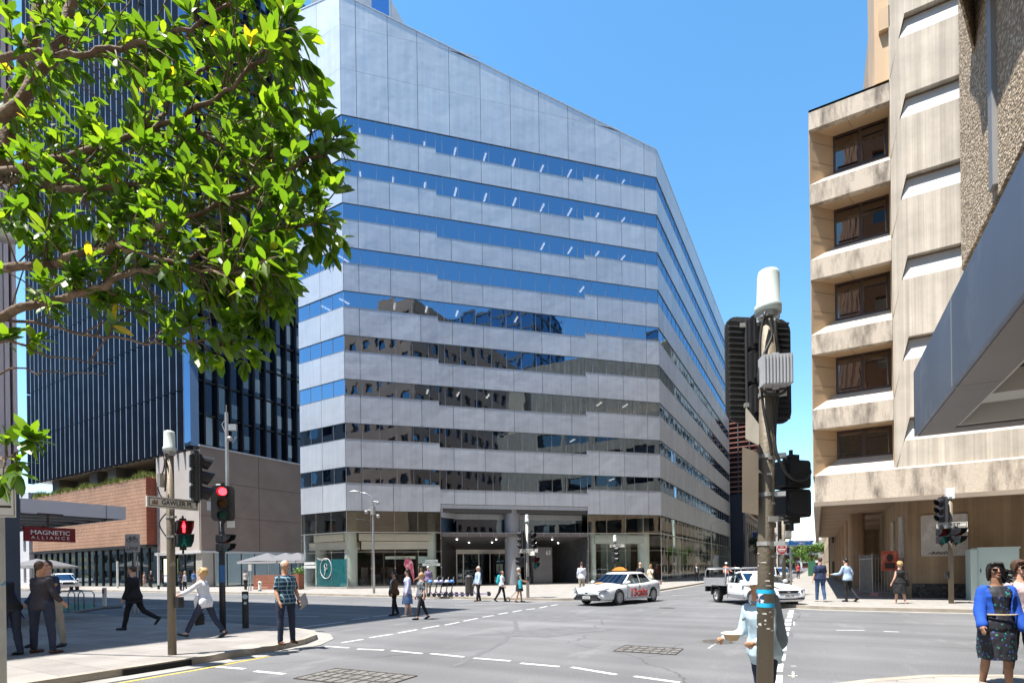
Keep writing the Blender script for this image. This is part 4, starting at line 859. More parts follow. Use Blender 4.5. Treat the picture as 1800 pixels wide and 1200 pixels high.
for i, (y, z, w_, lab) in enumerate(((118, 6.4, 2.0, 'blue square shop sign on the grey columned building'), (135, 6.2, 2.4, 'second blue shop sign further up the side street'))):
    t = thing('shop_sign', lab, 'sign', (-11.3, y, z)); bm = NB(); box(bm, 0, w_, -.1, .1, 0, 2.2 if i == 0 else 1.6); obj('panel', bm, mat('sign_blue', (.02, .05, .33), .5), t); bm = NB(); box(bm, .3, w_-.3, -.13, -.1, .4, .6); box(bm, .5, w_-.6, -.13, -.1, .8, .95); obj('white_line', bm, wht, t)
t = thing('end_building', 'low white framed building closing the far end of the side street', 'building', (10, 240, 0))
bw = NB(); bg2 = NB(); wallgrid(bw, bg2, Vector((-30, 240, 0)), Vector((1, 0, 0)), Vector((0, -1, 0)), 70, .1, 9.5, 20, 3, .8, .72, .5); box(bw, -31, 41, 238.5, 262, 9.5, 11.2); obj('frame_wall', bw, mat('white_frame', (.62, .62, .62), .6), t, world=True); obj('window', bg2, mat('dim_red_glass', (.12, .045, .04), .3), t, world=True)
bm = NB(); box(bm, .2, 6, 150, 150.3, 4.6, 6); o = obj('street_beam', bm, mat('beam_grey', (.3, .28, .26), .7)); tag(o, 'flat grey beam spanning past the end of the colonnade', 'canopy')
bm = NB(); box(bm, .3, 9, 180, 190, 0, 9); o = obj('grey_box_building', bm, mat('grey_box', (.35, .36, .38), .7, var=(.4, .1))); tag(o, 'plain grey building end beyond the colonnade', 'building')
bm = NB(); box(bm, -1.4, 3, 172, 172.3, 5.6, 6.6); o = obj('yellow_sign', bm, mat('sign_yellow', (.65, .55, .08), .6)); tag(o, 'small yellow shop sign under the far trees', 'sign')
bm = NB(); box(bm, -1.1, -.2, 84, 84.6, .13, 2.2); o = obj('green_cabinet', bm, mat('cabinet_green', (.03, .13, .07), .6)); tag(o, 'dark green utility box on the far right pavement', 'cabinet')

for o_ in (lb, cn, ms): o_.location = o_.location + Vector((1.07, -.4, 0))
plain('added_west_block', 'grey office block added out of view along the left street to cover the horizon', -150, -62, -40, 6.4, 27, mat('west_grey', (.33, .31, .30), .7), dkg, ('+y',), nz=7)  # unseen block added so the left face reflects it, not bare horizon
plain('added_northwest_block', 'pale block added at the far west end of the street to hide the horizon', -330, -300, -60, 120, 30, mat('west_pale', (.4, .38, .36), .7), dkg, ('+x',), nz=8)  # added to close off the bare horizon westward
plain('added_east_block', 'brick block added at the far east end of the street to hide the horizon', 180, 200, -60, 120, 30, brk, dkg, ('-x',), nz=8)  # added to close off the bare horizon eastward
# ================================================================ street furniture
polem = mat('weathered_pole', (.185, .155, .115), .6, .25, var=(1.5, .25, (1, 1, .4)), bump=(30, .3), stain=(5, (.42, .38, .32), .62, .7))
polel = mat('painted_pole_pale', (.42, .41, .38), .5, .2, var=(3, .12)); galv = mat('galvanised_mast', (.45, .46, .47), .4, .6, var=(2, .1))
sblack = mat('signal_black', (.022, .023, .026), .45, var=(3, .25)); sgrey = mat('signal_board_back', (.055, .056, .06), .5, .2, var=(3, .25)); antm = mat('antenna_pale_green', (.58, .66, .62), .5, var=(3, .06))
bktm = mat('bracket_grey', (.42, .41, .39), .45, .5, var=(6, .2)); cabm = mat('black_cable', (.03, .03, .03), .5)
redon = mat('lamp_red_lit', (.8, .05, .04), .3, emit=((1, .02, .03), 5.)); reddk = mat('lens_red', (.16, .012, .012), .15); ambdk = mat('lens_amber', (.14, .06, .01), .15); grndk = mat('lens_green', (.01, .09, .08), .15)
def rounded(w, h, r, n=5):
    P = []
    for cx, cz, a in ((w/2-r, h/2-r, 0), (-w/2+r, h/2-r, 90), (-w/2+r, -h/2+r, 180), (w/2-r, -h/2+r, 270)):
        for i in range(n+1): t = math.radians(a+90*i/n); P.append((cx+r*math.cos(t), cz+r*math.sin(t)))
    return P
def facing(f): return math.atan2(f.x, -f.y)   # rz turning local -Y to the direction f
def head(pole, wpos, f, lit=None, board=None, ped=False, n=3, s=1.):
    """a signal head; front along local -Y"""
    loc = Vector(wpos)-pole.location; rz = facing(f)
    W_, H_, D_ = (.26, .30, .17) if not ped else (.30, .27, .16); W_ *= s; H_ *= s
    hh = H_*n; bm = NB()
    for i in range(n):
        z = hh/2-H_*(i+.5); slab(bm, [(x, -D_/2, z+zz) for x, zz in rounded(W_, H_-.012, .03)], (0, D_, 0))
        box(bm, -W_/2*.8, W_/2*.8, D_/2, D_/2+.03, z-H_*.36, z+H_*.36)
    box(bm, -.05, .05, -.05, .05, -hh/2-.05, hh/2+.05); cyl(bm, (0, 0, -hh/2-.12), (0, 0, hh/2+.1), .018, n=6)
    h = obj('signal_head', bm, sblack, pole); h.location = loc; h.rotation_euler = (0, 0, rz)
    cols = (reddk, ambdk, grndk) if n == 3 else (reddk, grndk)
    for i in range(n):
        z = hh/2-H_*(i+.5); bm = NB(); r = H_*.42
        if ped: slab(bm, [(x*.9, -D_/2-.012, z+zz*.9) for x, zz in rounded(W_, H_, .02)], (0, .01, 0))
        else: cyl(bm, (0, -D_/2-.012, z), (0, -D_/2, z), r*.78, n=16)
        L = obj('lens', bm, (cols[i] if not (lit == i) else (mat('ped_red_field', (.10, .004, .004), .3) if ped else redon)), h)
        bm = NB()
        if ped:
            a = H_*.46; w = W_*.46
            slab(bm, [(-w, -D_/2, z+a), (w, -D_/2, z+a), (w*1.05, -D_/2-.24, z+a), (-w*1.05, -D_/2-.24, z+a)], (0, 0, -.012))
            for sx in (-1, 1): slab(bm, [(sx*w, -D_/2, z+a), (sx*w, -D_/2, z-a), (sx*w*1.02, -D_/2-.2, z+a*.2-.04), (sx*w*1.05, -D_/2-.24, z+a)], (-sx*.01, 0, 0))
        else:
            N = 14; A = [math.radians(-55+290*k/N) for k in range(N+1)]
            for k in range(N):
                a, b = A[k], A[k+1]; la = .10+.14*max(0, math.sin(a)*.5+.5); lb = .10+.14*max(0, math.sin(b)*.5+.5)
                slab(bm, [(r*math.cos(a), -D_/2, z+r*math.sin(a)), (r*math.cos(b), -D_/2, z+r*math.sin(b)), (r*math.cos(b), -D_/2-lb, z+r*math.sin(b)-.03), (r*math.cos(a), -D_/2-la, z+r*math.sin(a)-.03)], (math.cos(a)*-.008, 0, math.sin(a)*-.008))
        obj('visor', bm, sblack, h)
        if ped:   # standing or walking figure
            bm = NB(); y = -D_/2-.02; k = H_*.38
            if i == 0: sph(bm, (0, y, z+k*.75), k*.2, .006, k*.2); box(bm, -k*.28, k*.28, y-.004, y+.004, z-.1*k, z+k*.5); box(bm, -k*.2, -k*.03, y-.004, y+.004, z-k, z-.1*k); box(bm, k*.03, k*.2, y-.004, y+.004, z-k, z-.1*k)
            else: sph(bm, (0, y, z+k*.75), k*.2, .006, k*.2); tube(bm, [(0, y, z+k*.5), (0, y, z-.1*k), (-k*.4, y, z-k)], k*.14, 5); tube(bm, [(0, y, z-.1*k), (k*.4, y, z-k)], k*.12, 5); tube(bm, [(-k*.4, y, z), (0, y, z+k*.4), (k*.4, y, z)], k*.09, 5)
            obj('figure', bm, redon if lit == i else (reddk if i == 0 else mat('figure_green', (.02, .3, .28), .3)), h)
    if board:
        bw_, bh = board; bm = NB(); slab(bm, [(x, -.03, z) for x, z in rounded(bw_, bh, .12)], (0, .015, 0))
        nr = int(bh/.055)
        for i in range(nr):
            z = -bh/2+.05+i*(bh-.1)/(nr-1)
            ins = .06 if .12 < i/(nr-1) < .88 else .1
            for sx in (-1, 1):
                x0, x1 = sorted((sx*(W_/2+.02), sx*(bw_/2-.03))); box(bm, x0, x1, -.012, .012, z-.008, z+.008)
        for sx in (-1, 1): box(bm, sx*(W_/2+.01)-.004, sx*(W_/2+.01)+.004, -.014, .04, -bh/2+.03, bh/2-.03)
        obj('backboard', bm, sgrey, h)
    return h
def pole(label, x, y, h, r=.07, z=.13, m=None, name='traffic_signal_pole', ant=True, cat='traffic light', group=None):
    t = thing(name, label, cat, (x, y, z), 0, group); bm = NB()
    tube(bm, [(0, 0, -.02), (0, 0, h*.5), (0, 0, h)], [r, r*.97, r*.93], 18); p = obj('pole', bm, m or polem, t, smooth=False)
    for q in p.data.polygons: q.use_smooth = len(q.vertices) == 4
    if ant:
        a = NB(); lathe(a, [(.115, 0), (.115, .07), (.098, .09), (.094, .35), (.085, .385), (.05, .4)], 20, (0, 0, h+.02)); q = obj('antenna', a, antm, t)
        for f in q.data.polygons: f.use_smooth = len(f.vertices) == 4
        a = NB(); box(a, -.09, .09, -.05, .05, h-.06, h+.03); cyl(a, (0, 0, h-.03), (0, 0, h+.03), .1, n=12); obj('antenna_bracket', a, bktm, t)
    return t
def bands(t, zs, r=.078):
    for z in zs:
        bm = NB(); cyl(bm, (0, 0, z-.018), (0, 0, z+.018), r, n=18); box(bm, -.05, .16, -.035, .035, z-.02, z+.02); obj('clamp_band', bm, bktm, t)
def cable(t, pts, r=.012):
    bm = NB()
    P = [Vector(p) for p in pts]; Q = []
    for i in range(len(P)-1):
        p0, p1, p2, p3 = P[max(i-1, 0)], P[i], P[i+1], P[min(i+2, len(P)-1)]
        for k in range(5): u = k/5; Q.append(.5*((2*p1)+(p2-p0)*u+(2*p0-5*p1+4*p2-p3)*u*u+(3*p1-p0-3*p2+p3)*u**3))
    Q.append(P[-1]); tube(bm, Q, r, 6); return obj('cable', bm, cabm, t, smooth=True)
# --- nearest pole
np_ = pole('nearest stained signal pole with blue tape bands and louvred black board', -.42, 5.41, 3.85, .073)
L0 = np_.location
def nW(px, py, w=4.9): return D(px, py, w)
fN = (FW*.93-RT*.12).normalized()
c = D(1335, 650, 5.13)
h = head(np_, c, fN, board=(.68, 1.02), s=1.08)
c2 = D(1391, 860, 5.0); h2 = head(np_, c2, (FW*.95-RT*.3).normalized(), ped=True, n=2, s=1.0)
bands(np_, (3.12, 2.55, 2.2, 1.75))
for (px, py) in ((1358, 803), (1362, 912)):
    bm = NB(); a = D(px, py, 4.9)-L0; b = D(1391, py+2, 5.0)-L0; cyl(bm, a, b, .012, n=6); obox(bm, tuple(D(1357, py, 4.85)-L0), .09, .06, .05, rz=YAW); obj('arm', bm, bktm, np_)
bm = NB(); obox(bm, tuple(D(1320, 572, 5.1)-L0), .22, .03, .04, rz=YAW); obj('arm', bm, bktm, np_)
bm = NB(); obox(bm, tuple(D(1325, 712, 5.08)-L0), .18, .03, .04, rz=YAW); obj('arm', bm, bktm, np_)
bm = NB(); p = D(1363, 652, 4.72)-L0
obox(bm, p, .25, .13, .26, rz=YAW-.12)
for i in range(9): o_ = Matrix.Rotation(YAW-.12, 4, 'Z') @ Vector((-.112+i*.028, -.068, 0)); obox(bm, p+o_, .008, .012, .25, rz=YAW-.12)
for zz in (-.145, .145): obox(bm, p+Vector((0, 0, zz)), .05, .03, .03, rz=YAW-.12)
obj('ribbed_box', bm, mat('box_grey_plastic', (.42, .43, .45), .5, var=(4, .06)), np_)
def plate(t, pts, ext, m, nm='sign_plate'):
    bm = NB(); slab(bm, [p-t.location for p in pts], ext); return obj(nm, bm, m, t)
plate(np_, [D(1312, 716, 4.95), D(1334, 745, 4.72), D(1334, 781, 4.72), D(1312, 770, 4.95)], FW*.02, mat('sign_back_pale', (.40, .36, .29), .6, .2, var=(4, .12)))
plate(np_, [D(1305, 785, 5.0), D(1333, 795, 4.8), D(1333, 905, 4.8), D(1305, 900, 5.0)], FW*.006, mat('sign_back_metal', (.22, .175, .125), .5, .5, var=(3, .15)))
cable(np_, [D(1352, 560, 4.8)-L0, D(1357, 590, 4.78)-L0, D(1342, 625, 4.78)-L0, D(1333, 665, 4.78)-L0, D(1345, 690, 4.78)-L0, D(1372, 692, 4.74)-L0, D(1385, 680, 4.74)-L0])
cable(np_, [D(1362, 560, 4.8)-L0, D(1365, 600, 4.8)-L0, D(1371, 640, 4.85)-L0, D(1366, 700, 4.82)-L0, D(1362, 780, 4.8)-L0, D(1375, 820, 4.8)-L0, D(1395, 842, 4.85)-L0, D(1415, 842, 4.9)-L0, D(1424, 830, 4.95)-L0, D(1418, 818, 5)-L0], .014)
cable(np_, [D(1345, 548, 4.8)-L0, D(1336, 600, 4.82)-L0, D(1340, 700, 4.81)-L0, D(1350, 760, 4.8)-L0, D(1357, 800, 4.8)-L0])
for z, nm in ((1.31, 'blue_tape'), (1.185, 'blue_tape')):
    bm = NB(); cyl(bm, (0, 0, z-.018), (0, 0, z+.018), .0765, n=24); obj(nm, bm, mat('blue_tape', (.02, .42, .72), .45), np_)
def wrap(t, a0, a1, z0, z1, r, m, nm):
    bm = NB(); n = 8
    for i in range(n):
        a = math.radians(a0+(a1-a0)*i/n); b = math.radians(a0+(a1-a0)*(i+1)/n)
        quad(bm, [(r*math.cos(a), r*math.sin(a), z0), (r*math.cos(b), r*math.sin(b), z0), (r*math.cos(b), r*math.sin(b), z1), (r*math.cos(a), r*math.sin(a), z1)])
    obj(nm, bm, m, t)
wrap(np_, -160, -95, 1.2, 1.295, .0755, mat('sticker_navy', (.03, .045, .09), .5, stain=(30, (.7, .75, .8), .52, .56)), 'sticker')
rr = random.Random(11)
bm = NB()
for i in range(26):
    z = rr.choice((rr.uniform(.95, 1.15), rr.uniform(1.35, 1.75), rr.uniform(2, 2.4))); a = math.radians(rr.uniform(-160, -30)); w = rr.uniform(.006, .03); h_ = rr.uniform(.006, .02); n_ = Vector((math.cos(a), math.sin(a), 0)); t_2 = Vector((-n_.y, n_.x, 0)); p = n_*.0738+ZZ*z
    slab(bm, [p-t_2*w, p+t_2*w-ZZ*h_*.3, p+t_2*w*.7+ZZ*h_, p-t_2*w*.6+ZZ*h_*.8], n_*.001)
obj('torn_sticker', bm, mat('sticker_scraps', (.5, .48, .44), .7), np_)
TM = Matrix.Translation(-RT*.024) @ Matrix.Rotation(.022, 4, FW)
for c_ in np_.children:
    if c_.name.split('.')[0] in ('pole', 'antenna', 'antenna_bracket', 'clamp_band', 'blue_tape', 'sticker', 'torn_sticker'): c_.data.transform(TM)
# --- left pole with the street name
pl = pole('signal pole on the left pavement edge carrying the GAWLER PL street name', -10.69, 5.54, 3.85, .073); LP = pl.location
head(pl, (-10.44, 5.9, 3.55), (RT*.80+FW*.60).normalized(), board=(.56, 1.02)); head(pl, (-10.42, 5.62, 2.42), (-FW*.75+RT*.66).normalized(), ped=True, n=2, lit=0, s=.92)
bands(pl, (2.62, 2.25)); 
white_sign = mat('sign_white', (.66, .64, .58), .5, var=(4, .06)); yelb = mat('yellow_band', (.55, .45, .2), .6)
def street_sign(parent, wpos, text_, L, H_, rz, sx=1., size=None, nm='street_name_sign'):
    bm = NB(); box(bm, -L/2, L/2, -.02, .02, -H_/2, H_/2); s = obj(nm, bm, white_sign, parent); s.location = Vector(wpos)-parent.location; s.rotation_euler = (0, 0, rz)
    bm = NB(); e = .012; a = L/2-.03; b = H_/2-.025
    for x0, x1, z0, z1 in ((-a, a, -b, -b+e), (-a, a, b-e, b), (-a, -a+e, -b, b), (a-e, a, -b, b)): box(bm, x0, x1, -.024, -.02, z0, z1)
    obj('border', bm, blk, s)
    text('lettering', text_, size or H_*.62, blk, s, (L*.07, -.024, 0), (PI/2, 0, 0), sx=sx, bold=.002)
    bm = NB(); 
    for k in range(4): box(bm, -a+.06+k*.025, -a+.08+k*.025, -.023, -.02, -.03, .0+.02*(k % 2+1))
    box(bm, -a+.05, -a+.16, -.023, -.02, -.045, -.03); obj('crest', bm, mat('crest_brown', (.2, .1, .05), .6), s); return s
street_sign(pl, (-10.55, 5.52, 3.0), 'GAWLER PL', .93, .20, PI/2, sx=.86)
bm = NB(); box(bm, -.07, .07, -.05, .05, -.1, .1); b_ = obj('push_button_box', bm, sblack, pl); b_.location = (.15, .06, 1.0)
bm = NB(); box(bm, -.05, .05, -.06, .06, 3.2, 3.45); b_ = obj('control_box', bm, bktm, pl); b_.location = (-.13, -.08, 0)
cable(pl, [(-.07, -.05, 3.8), (-.05, -.09, 3.5), (-.2, -.12, 3.3), (-.16, -.1, 3.05), (-.06, -.04, 2.95)]); cable(pl, [(.0, -.08, 3.75), (.06, -.1, 3.4), (.02, -.1, 3.1)], .016); cable(pl, [(-.05, -.05, 2.7), (-.2, -.1, 2.5), (-.06, -.05, 2.25)])
# --- second left pole with the red light
p2 = pole('dark signal pole with lit red light and tall thin camera mast', -13.52, 8.27, 3.0, .075, m=sblack, ant=False)
fr2 = (-FW*.92+RT*.38).normalized()
head(p2, (-13.32, 8.2, 3.47), fr2, lit=0, board=(.55, .92)); head(p2, (-13.42, 8.22, 2.45), (RT*.95-FW*.1).normalized(), ped=True, n=2, s=.85)
bm = NB(); cyl(bm, (.12, .1, 2.9), (.12, .1, 5.75), .045, n=10); obj('mast', bm, galv, p2)
bm = NB(); lathe(bm, [(.1, 0), (.09, .3), (.06, .32)], 14, (-.07, 0, 3.55)); obj('antenna', bm, antm, p2)
bm = NB(); obox(bm, (-.25, -.12, 3.3), .14, .14, .22, rz=YAW); obj('grey_box', bm, mat('box_pale', (.6, .6, .6), .5), p2)
bm = NB(); obox(bm, (.38, .02, 2.8), .2, .01, .17, rz=YAW); obj('white_plate', bm, white_sign, p2)
bm = NB(); obox(bm, (.28, .17, 5.35), .2, .08, .16, rz=YAW); sph(bm, (.22, .12, 5.05), .07); cyl(bm, (.12, .1, 5.7), (.12, .1, 5.95), .012, n=6); tube(bm, [(.12, .1, 5.6), (-.0, .05, 5.45), (.1, .08, 5.2), (.3, .15, 4.95), (.38, .2, 5.1)], .012, 6); obj('camera_cluster', bm, mat('camera_grey', (.4, .4, .4), .4, .4), p2)
bm = NB(); cyl(bm, (0, 0, 1.3), (0, 0, 1.75), .0775, n=16); obj('blue_wrap', bm, mat('blue_wrap', (.03, .12, .3), .5), p2)
# --- button post
bp_ = thing('crossing_button_post', 'short black post with a pale crossing button in front of the dark road shade', 'bollard', (-13.87, 9.14, .13)); bm = NB(); cyl(bm, (0, 0, -.02), (0, 0, 1.02), .085, n=16); obj('post', bm, sblack, bp_)
bm = NB(); f = (-FW*.9+RT*.4).normalized(); cyl(bm, f*.07+ZZ*.88, f*.11+ZZ*.88, .07, n=16); cyl(bm, f*.07+ZZ*.7, f*.11+ZZ*.7, .04, n=12); obj('button', bm, mat('button_pale', (.55, .65, .7), .4), bp_)
# --- far corner pole in front of the entrance
p3 = pole('signal pole at the far kerb in front of the office entrance', -13.37, 24.91, 4.0, .085, m=polel)
head(p3, (-13.12, 24.95, 3.15), (-FW*.8+RT*.6).normalized(), s=1.05); head(p3, (-13.6, 24.8, 3.2), (-RT*.98-FW*.1).normalized(), board=(.6, 1.1), s=1.05)
head(p3, (-12.95, 25.0, 2.0), (-FW*.95+RT*.3).normalized(), ped=True, n=2, s=1.0); head(p3, (-13.65, 24.8, 2.05), (-RT*.9-FW*.3).normalized(), ped=True, n=2, s=.9)
street_sign(p3, (-13.2, 24.75, 2.62), 'GAWLER PL', 1.0, .2, PI/2*.0+.2, sx=.8); bm = NB(); obox(bm, (.3, -.15, 2.35), .7, .03, .22, rz=-.5); obj('sign_plate', bm, white_sign, p3); bm = NB(); obox(bm, (.08, -.05, 1.0), .14, .14, .25); obj('push_button_box', bm, sblack, p3)
# --- pole behind the taxi
p4_ = pole('small signal pole partly hidden behind the white taxi', -10.4, 30.4, 3.05, .07, m=polem)
head(p4_, (-10.4, 30.2, 2.45), (RT*.8-FW*.6).normalized(), s=1.0); street_sign(p4_, (-10.2, 30.2, 2.95), 'PIRIE ST', .85, .18, .3, sx=.8)
# --- PIRIE ST pole
p5_ = pole('signal pole with PIRIE ST sign in front of the board marked wall', 4.43, 25.97, 4.0, .085)
bm = NB(); box(bm, -.13, .13, -.1, .1, 4.0, 4.42); obj('white_box', bm, mat('white_casing', (.75, .76, .76), .5), p5_)
head(p5_, (4.2, 25.85, 3.72), (-RT*.97-FW*.05).normalized(), board=(.5, .98), s=.98); head(p5_, (4.12, 25.7, 2.7), (-FW*.98-RT*.15).normalized(), ped=True, n=2, s=1.05); head(p5_, (4.55, 25.75, 2.7), (-FW*.9+RT*.2).normalized(), ped=True, n=2, s=1.05)
street_sign(p5_, (4.45, 25.8, 3.12), 'PIRIE ST', .92, .2, 0, sx=.8); bm = NB(); box(bm, .12, .5, -.16, -.14, 2.72, 2.84); s_ = obj('number_plate', bm, white_sign, p5_); text('lettering', '57-1', .1, blk, s_, (.31, -.165, 2.78), (PI/2, 0, 0))
bm = NB(); box(bm, -.18, -.06, -.08, .04, .95, 1.2); obj('push_button_box', bm, sblack, p5_)
# --- far right pole with NO ENTRY
p6_ = pole('far signal pole with round red NO ENTRY sign beyond the ute', -1.47, 30.3, 4.2, .09, ant=True)
head(p6_, (-1.42, 30.5, 3.5), (FW*.95-RT*.1).normalized(), board=(.72, .98)); bm = NB(); obox(bm, (.22, -.15, 3.1), .28, .16, .36, rz=YAW); obj('grey_box', bm, bktm, p6_)
f = -FW; bm = NB(); c0 = D(1374, 965, 26.8)-p6_.location; sz = .25
slab(bm, [c0+RT*x*sz*2+ZZ*z*sz*2 for x, z in rounded(1, 1, .12)], FW*.02); s_ = obj('no_entry_sign', bm, mat('sign_pinkwhite', (.7, .68, .68), .5), p6_)
bm = NB(); cyl(bm, c0-FW*.005, c0-FW*.012, sz*.93, n=24); obj('red_disc', bm, mat('sign_red2', (.5, .03, .04), .5), s_); bm = NB(); obox(bm, tuple(c0-FW*.016), .36, .008, .075, rz=YAW); obj('white_bar', bm, wht, s_)
text('lettering', 'NO', .11, wht, s_, c0-FW*.02+ZZ*.11, (PI/2, 0, YAW)); text('lettering', 'ENTRY', .1, wht, s_, c0-FW*.02-ZZ*.11, (PI/2, 0, YAW))
o = pole('slim grey pole just right of the far NO ENTRY pole', -1.2, 31.2, 4.4, .05, m=galv, name='slim_pole', ant=False, cat='pole')
bm = NB(); slab(bm, [(x, -.05, z) for x, z in ((-.1, -.13), (1.05, -.13), (1.22, .1), (-.1, .1))], (0, .03, 0)); bs9 = obj('blue_finger_sign', bm, mat('finger_blue', (.02, .13, .42), .5), o); bs9.location = (0, 0, 2.72); bs9.rotation_euler = (0, 0, YAW)
text('lettering', 'VISITOR INFORMATION', .085, wht, bs9, (.56, -.055, .045), (PI/2, 0, 0), sx=.95); text('lettering', 'CENTRE', .085, wht, bs9, (.56, -.055, -.065), (PI/2, 0, 0))
# --- lamp posts
def lamp(label, x, y, h, d, group=None):
    t = thing('street_lamp', label, 'street lamp', (x, y, .13), 0); bm = NB(); P = [(0, 0, 0), (0, 0, h*.5), (0, 0, h-.7)]; P += [(d.x*.12, d.y*.12, h-.35), (d.x*.45, d.y*.45, h-.12), (d.x*.9, d.y*.9, h-.05)]
    tube(bm, P, [.085, .07, .06, .045, .04, .035], 10); obj('pole', bm, galv, t, smooth=True)
    bm = NB(); a = math.atan2(d.y, d.x); p = Vector((d.x*1.25, d.y*1.25, h)); 
    sph(bm, (0, 0, 0), .38, .13, .09); bmesh.ops.transform(bm, matrix=Matrix.Translation(p) @ Matrix.Rotation(a, 4, 'Z'), verts=bm.verts); obj('lamp_head', bm, mat('lamp_head_grey', (.5, .52, .52), .35, .3), t, smooth=True); return t
l1 = lamp('slim grey street lamp with camera cluster in front of the cafe windows', -26.5, 26.96, 7.0, -RT)
bm = NB(); 
for dx, z in ((.35, 6.2), (.35, 5.3), (-.45, 5.6)): q = RT*dx; sph(bm, (q.x, q.y, z), .13); tube(bm, [(0, 0, z+.1), (q.x*.7, q.y*.7, z+.15), (q.x, q.y, z+.05)], .02, 6)
box(bm, -.14, .14, -.1, .1, 5.4, 5.95); obj('camera_cluster', bm, MATS['camera_grey'], l1)
lamp('tall curved street lamp beside the right side of the office block', -10.6, 64.8, 6.8, RT)
lamp('distant street lamp by the columned shop building', -10.4, 100, 7.4, RT)
# near lamp hanging at the upper left
t = thing('hanging_street_lamp', 'large oval street lamp hanging at the upper left behind the leaves', 'street lamp', tuple(D(8, 418, 8.5))); bm = NB(); sph(bm, (0, 0, .06), .32, .22, .11, 20, 10); o = obj('lamp_housing', bm, mat('lamp_shell', (.55, .56, .56), .35, .2), t, smooth=True); o.rotation_euler = (.2, .1, YAW)
bm = NB(); sph(bm, (.02, 0, .0), .2, .13, .08, 16, 8); o = obj('lamp_glass', bm, mat('lamp_lens', (.3, .3, .3), .15), t, smooth=True); o.rotation_euler = (.2, .1, YAW)
bm = NB(); tube(bm, [(-.2, 0, .12), (-1, -.3, .25), (-3.2, -1, .35)], .035, 8); obj('arm', bm, galv, t, smooth=True)
# --- left edge sign
t = thing('parking_sign_post', 'pale post at the left edge with a white ZONE ONLY plate above', 'sign', tuple(D(-3, 1011, 7.3)*Vector((1, 1, 0))+Vector((0, 0, .13)))); bm = NB(); cyl(bm, (0, 0, 0), (0, 0, 3.1), .075, n=14); q = obj('pole', bm, mat('pale_stickered_pole', (.45, .44, .40), .6, var=(3, .15), stain=(6, (.1, .3, .4), .62, .66)), t)
bm = NB(); box(bm, -.22, .22, -.075, -.065, 2.35, 3.05); s_ = obj('sign_plate', bm, white_sign, t); q = s_; rz = facing((-FW*.9+RT*.42).normalized()); t.rotation_euler = (0, 0, rz)
text('lettering', 'ZONE', .17, blk, s_, (0, -.08, 2.9), (PI/2, 0, 0), sx=.9); text('lettering', 'ONLY', .15, blk, s_, (0, -.08, 2.7), (PI/2, 0, 0)); bm = NB(); box(bm, -.1, .17, -.08, -.076, 2.48, 2.51); slab(bm, [(-.1, -.08, 2.44), (-.1, -.08, 2.55), (-.18, -.08, 2.495)], (0, .003, 0)); obj('arrow', bm, blk, s_)
bm = NB()
for x0, x1, z0, z1 in ((-.205, .205, 2.37, 2.376), (-.205, .205, 3.026, 3.034), (-.205, -.199, 2.37, 3.03), (.199, .205, 2.37, 3.03)): box(bm, x0, x1, -.079, -.0755, z0, z1)
obj('border', bm, blk, s_)
# --- bike lane sign
bx = G(235, 1080, .0); t = thing('bike_lane_sign', 'white LANE sign with a bicycle symbol on a grey post', 'sign', (bx.x, bx.y, 0), facing(-FW)); bm = NB(); cyl(bm, (.05, .03, 0), (.05, .03, 2.95), .035, n=10); cyl(bm, (.16, .05, 0), (.16, .05, 2.4), .025, n=8); obj('post', bm, galv, t)
bm = NB(); slab(bm, [(x, -.02, 2.95+z) for x, z in rounded(.6, .74, .05)], (0, .02, 0)); s_ = obj('sign_plate', bm, mat('sign_white2', (.72, .73, .74), .5), t); text('lettering', 'LANE', .21, blk, s_, (0, -.025, 2.72), (PI/2, 0, 0), sx=.95)
bm = NB()
for cx in (-.14, .14):
    P = [(cx+.085*math.cos(a*PI/8), -.025, 3.07+.085*math.sin(a*PI/8)) for a in range(17)]; tube(bm, P, .008, 4)
tube(bm, [(-.14, -.025, 3.07), (-.07, -.025, 3.19), (.09, -.025, 3.19), (.0, -.025, 3.07), (-.14, -.025, 3.07)], .008, 4); tube(bm, [(0, -.025, 3.07), (-.08, -.025, 3.21), (-.12, -.025, 3.22)], .008, 4); tube(bm, [(.14, -.025, 3.07), (.08, -.025, 3.24), (.12, -.025, 3.24)], .008, 4)
obj('bicycle_symbol', bm, blk, s_)
# --- other posts across the left street
for (px, py), h_, lab in (((207, 1033), 3.0, 'plain white post beside the black suited man'), ((279, 1035), 3.6, 'white street name post left of the stained signal pole')):
    g = G(px, py, .13); t = thing('white_post', lab, 'post', (g.x, g.y, .13)); bm = NB(); cyl(bm, (0, 0, 0), (0, 0, h_), .1, n=10); obj('post', bm, mat('white_post', (.68, .68, .66), .5), t)
    if h_ > 3.2: bm = NB(); obox(bm, (RT.x*.6, RT.y*.6, h_-.12), 1.9, .04, .28, rz=YAW); obj('name_plate', bm, white_sign, t); bm = NB(); cyl(bm, (0, 0, 0), (0, 0, .4), .105, n=10); obj('black_base', bm, blk, t)
g = G(441, 1038, .13); t = thing('bus_stop_sign', 'white plate on twin thin posts by the brick planter', 'sign', (g.x, g.y, .13)); bm = NB(); cyl(bm, (0, 0, 0), (0, 0, 2.1), .05, n=8); q = -RT*.18; cyl(bm, (q.x, q.y, 0), (q.x, q.y, 1.2), .04, n=8); obj('post', bm, galv, t); bm = NB(); obox(bm, (0, -.06, 1.95), .26, .02, .55, rz=YAW); obj('sign_plate', bm, white_sign, t)
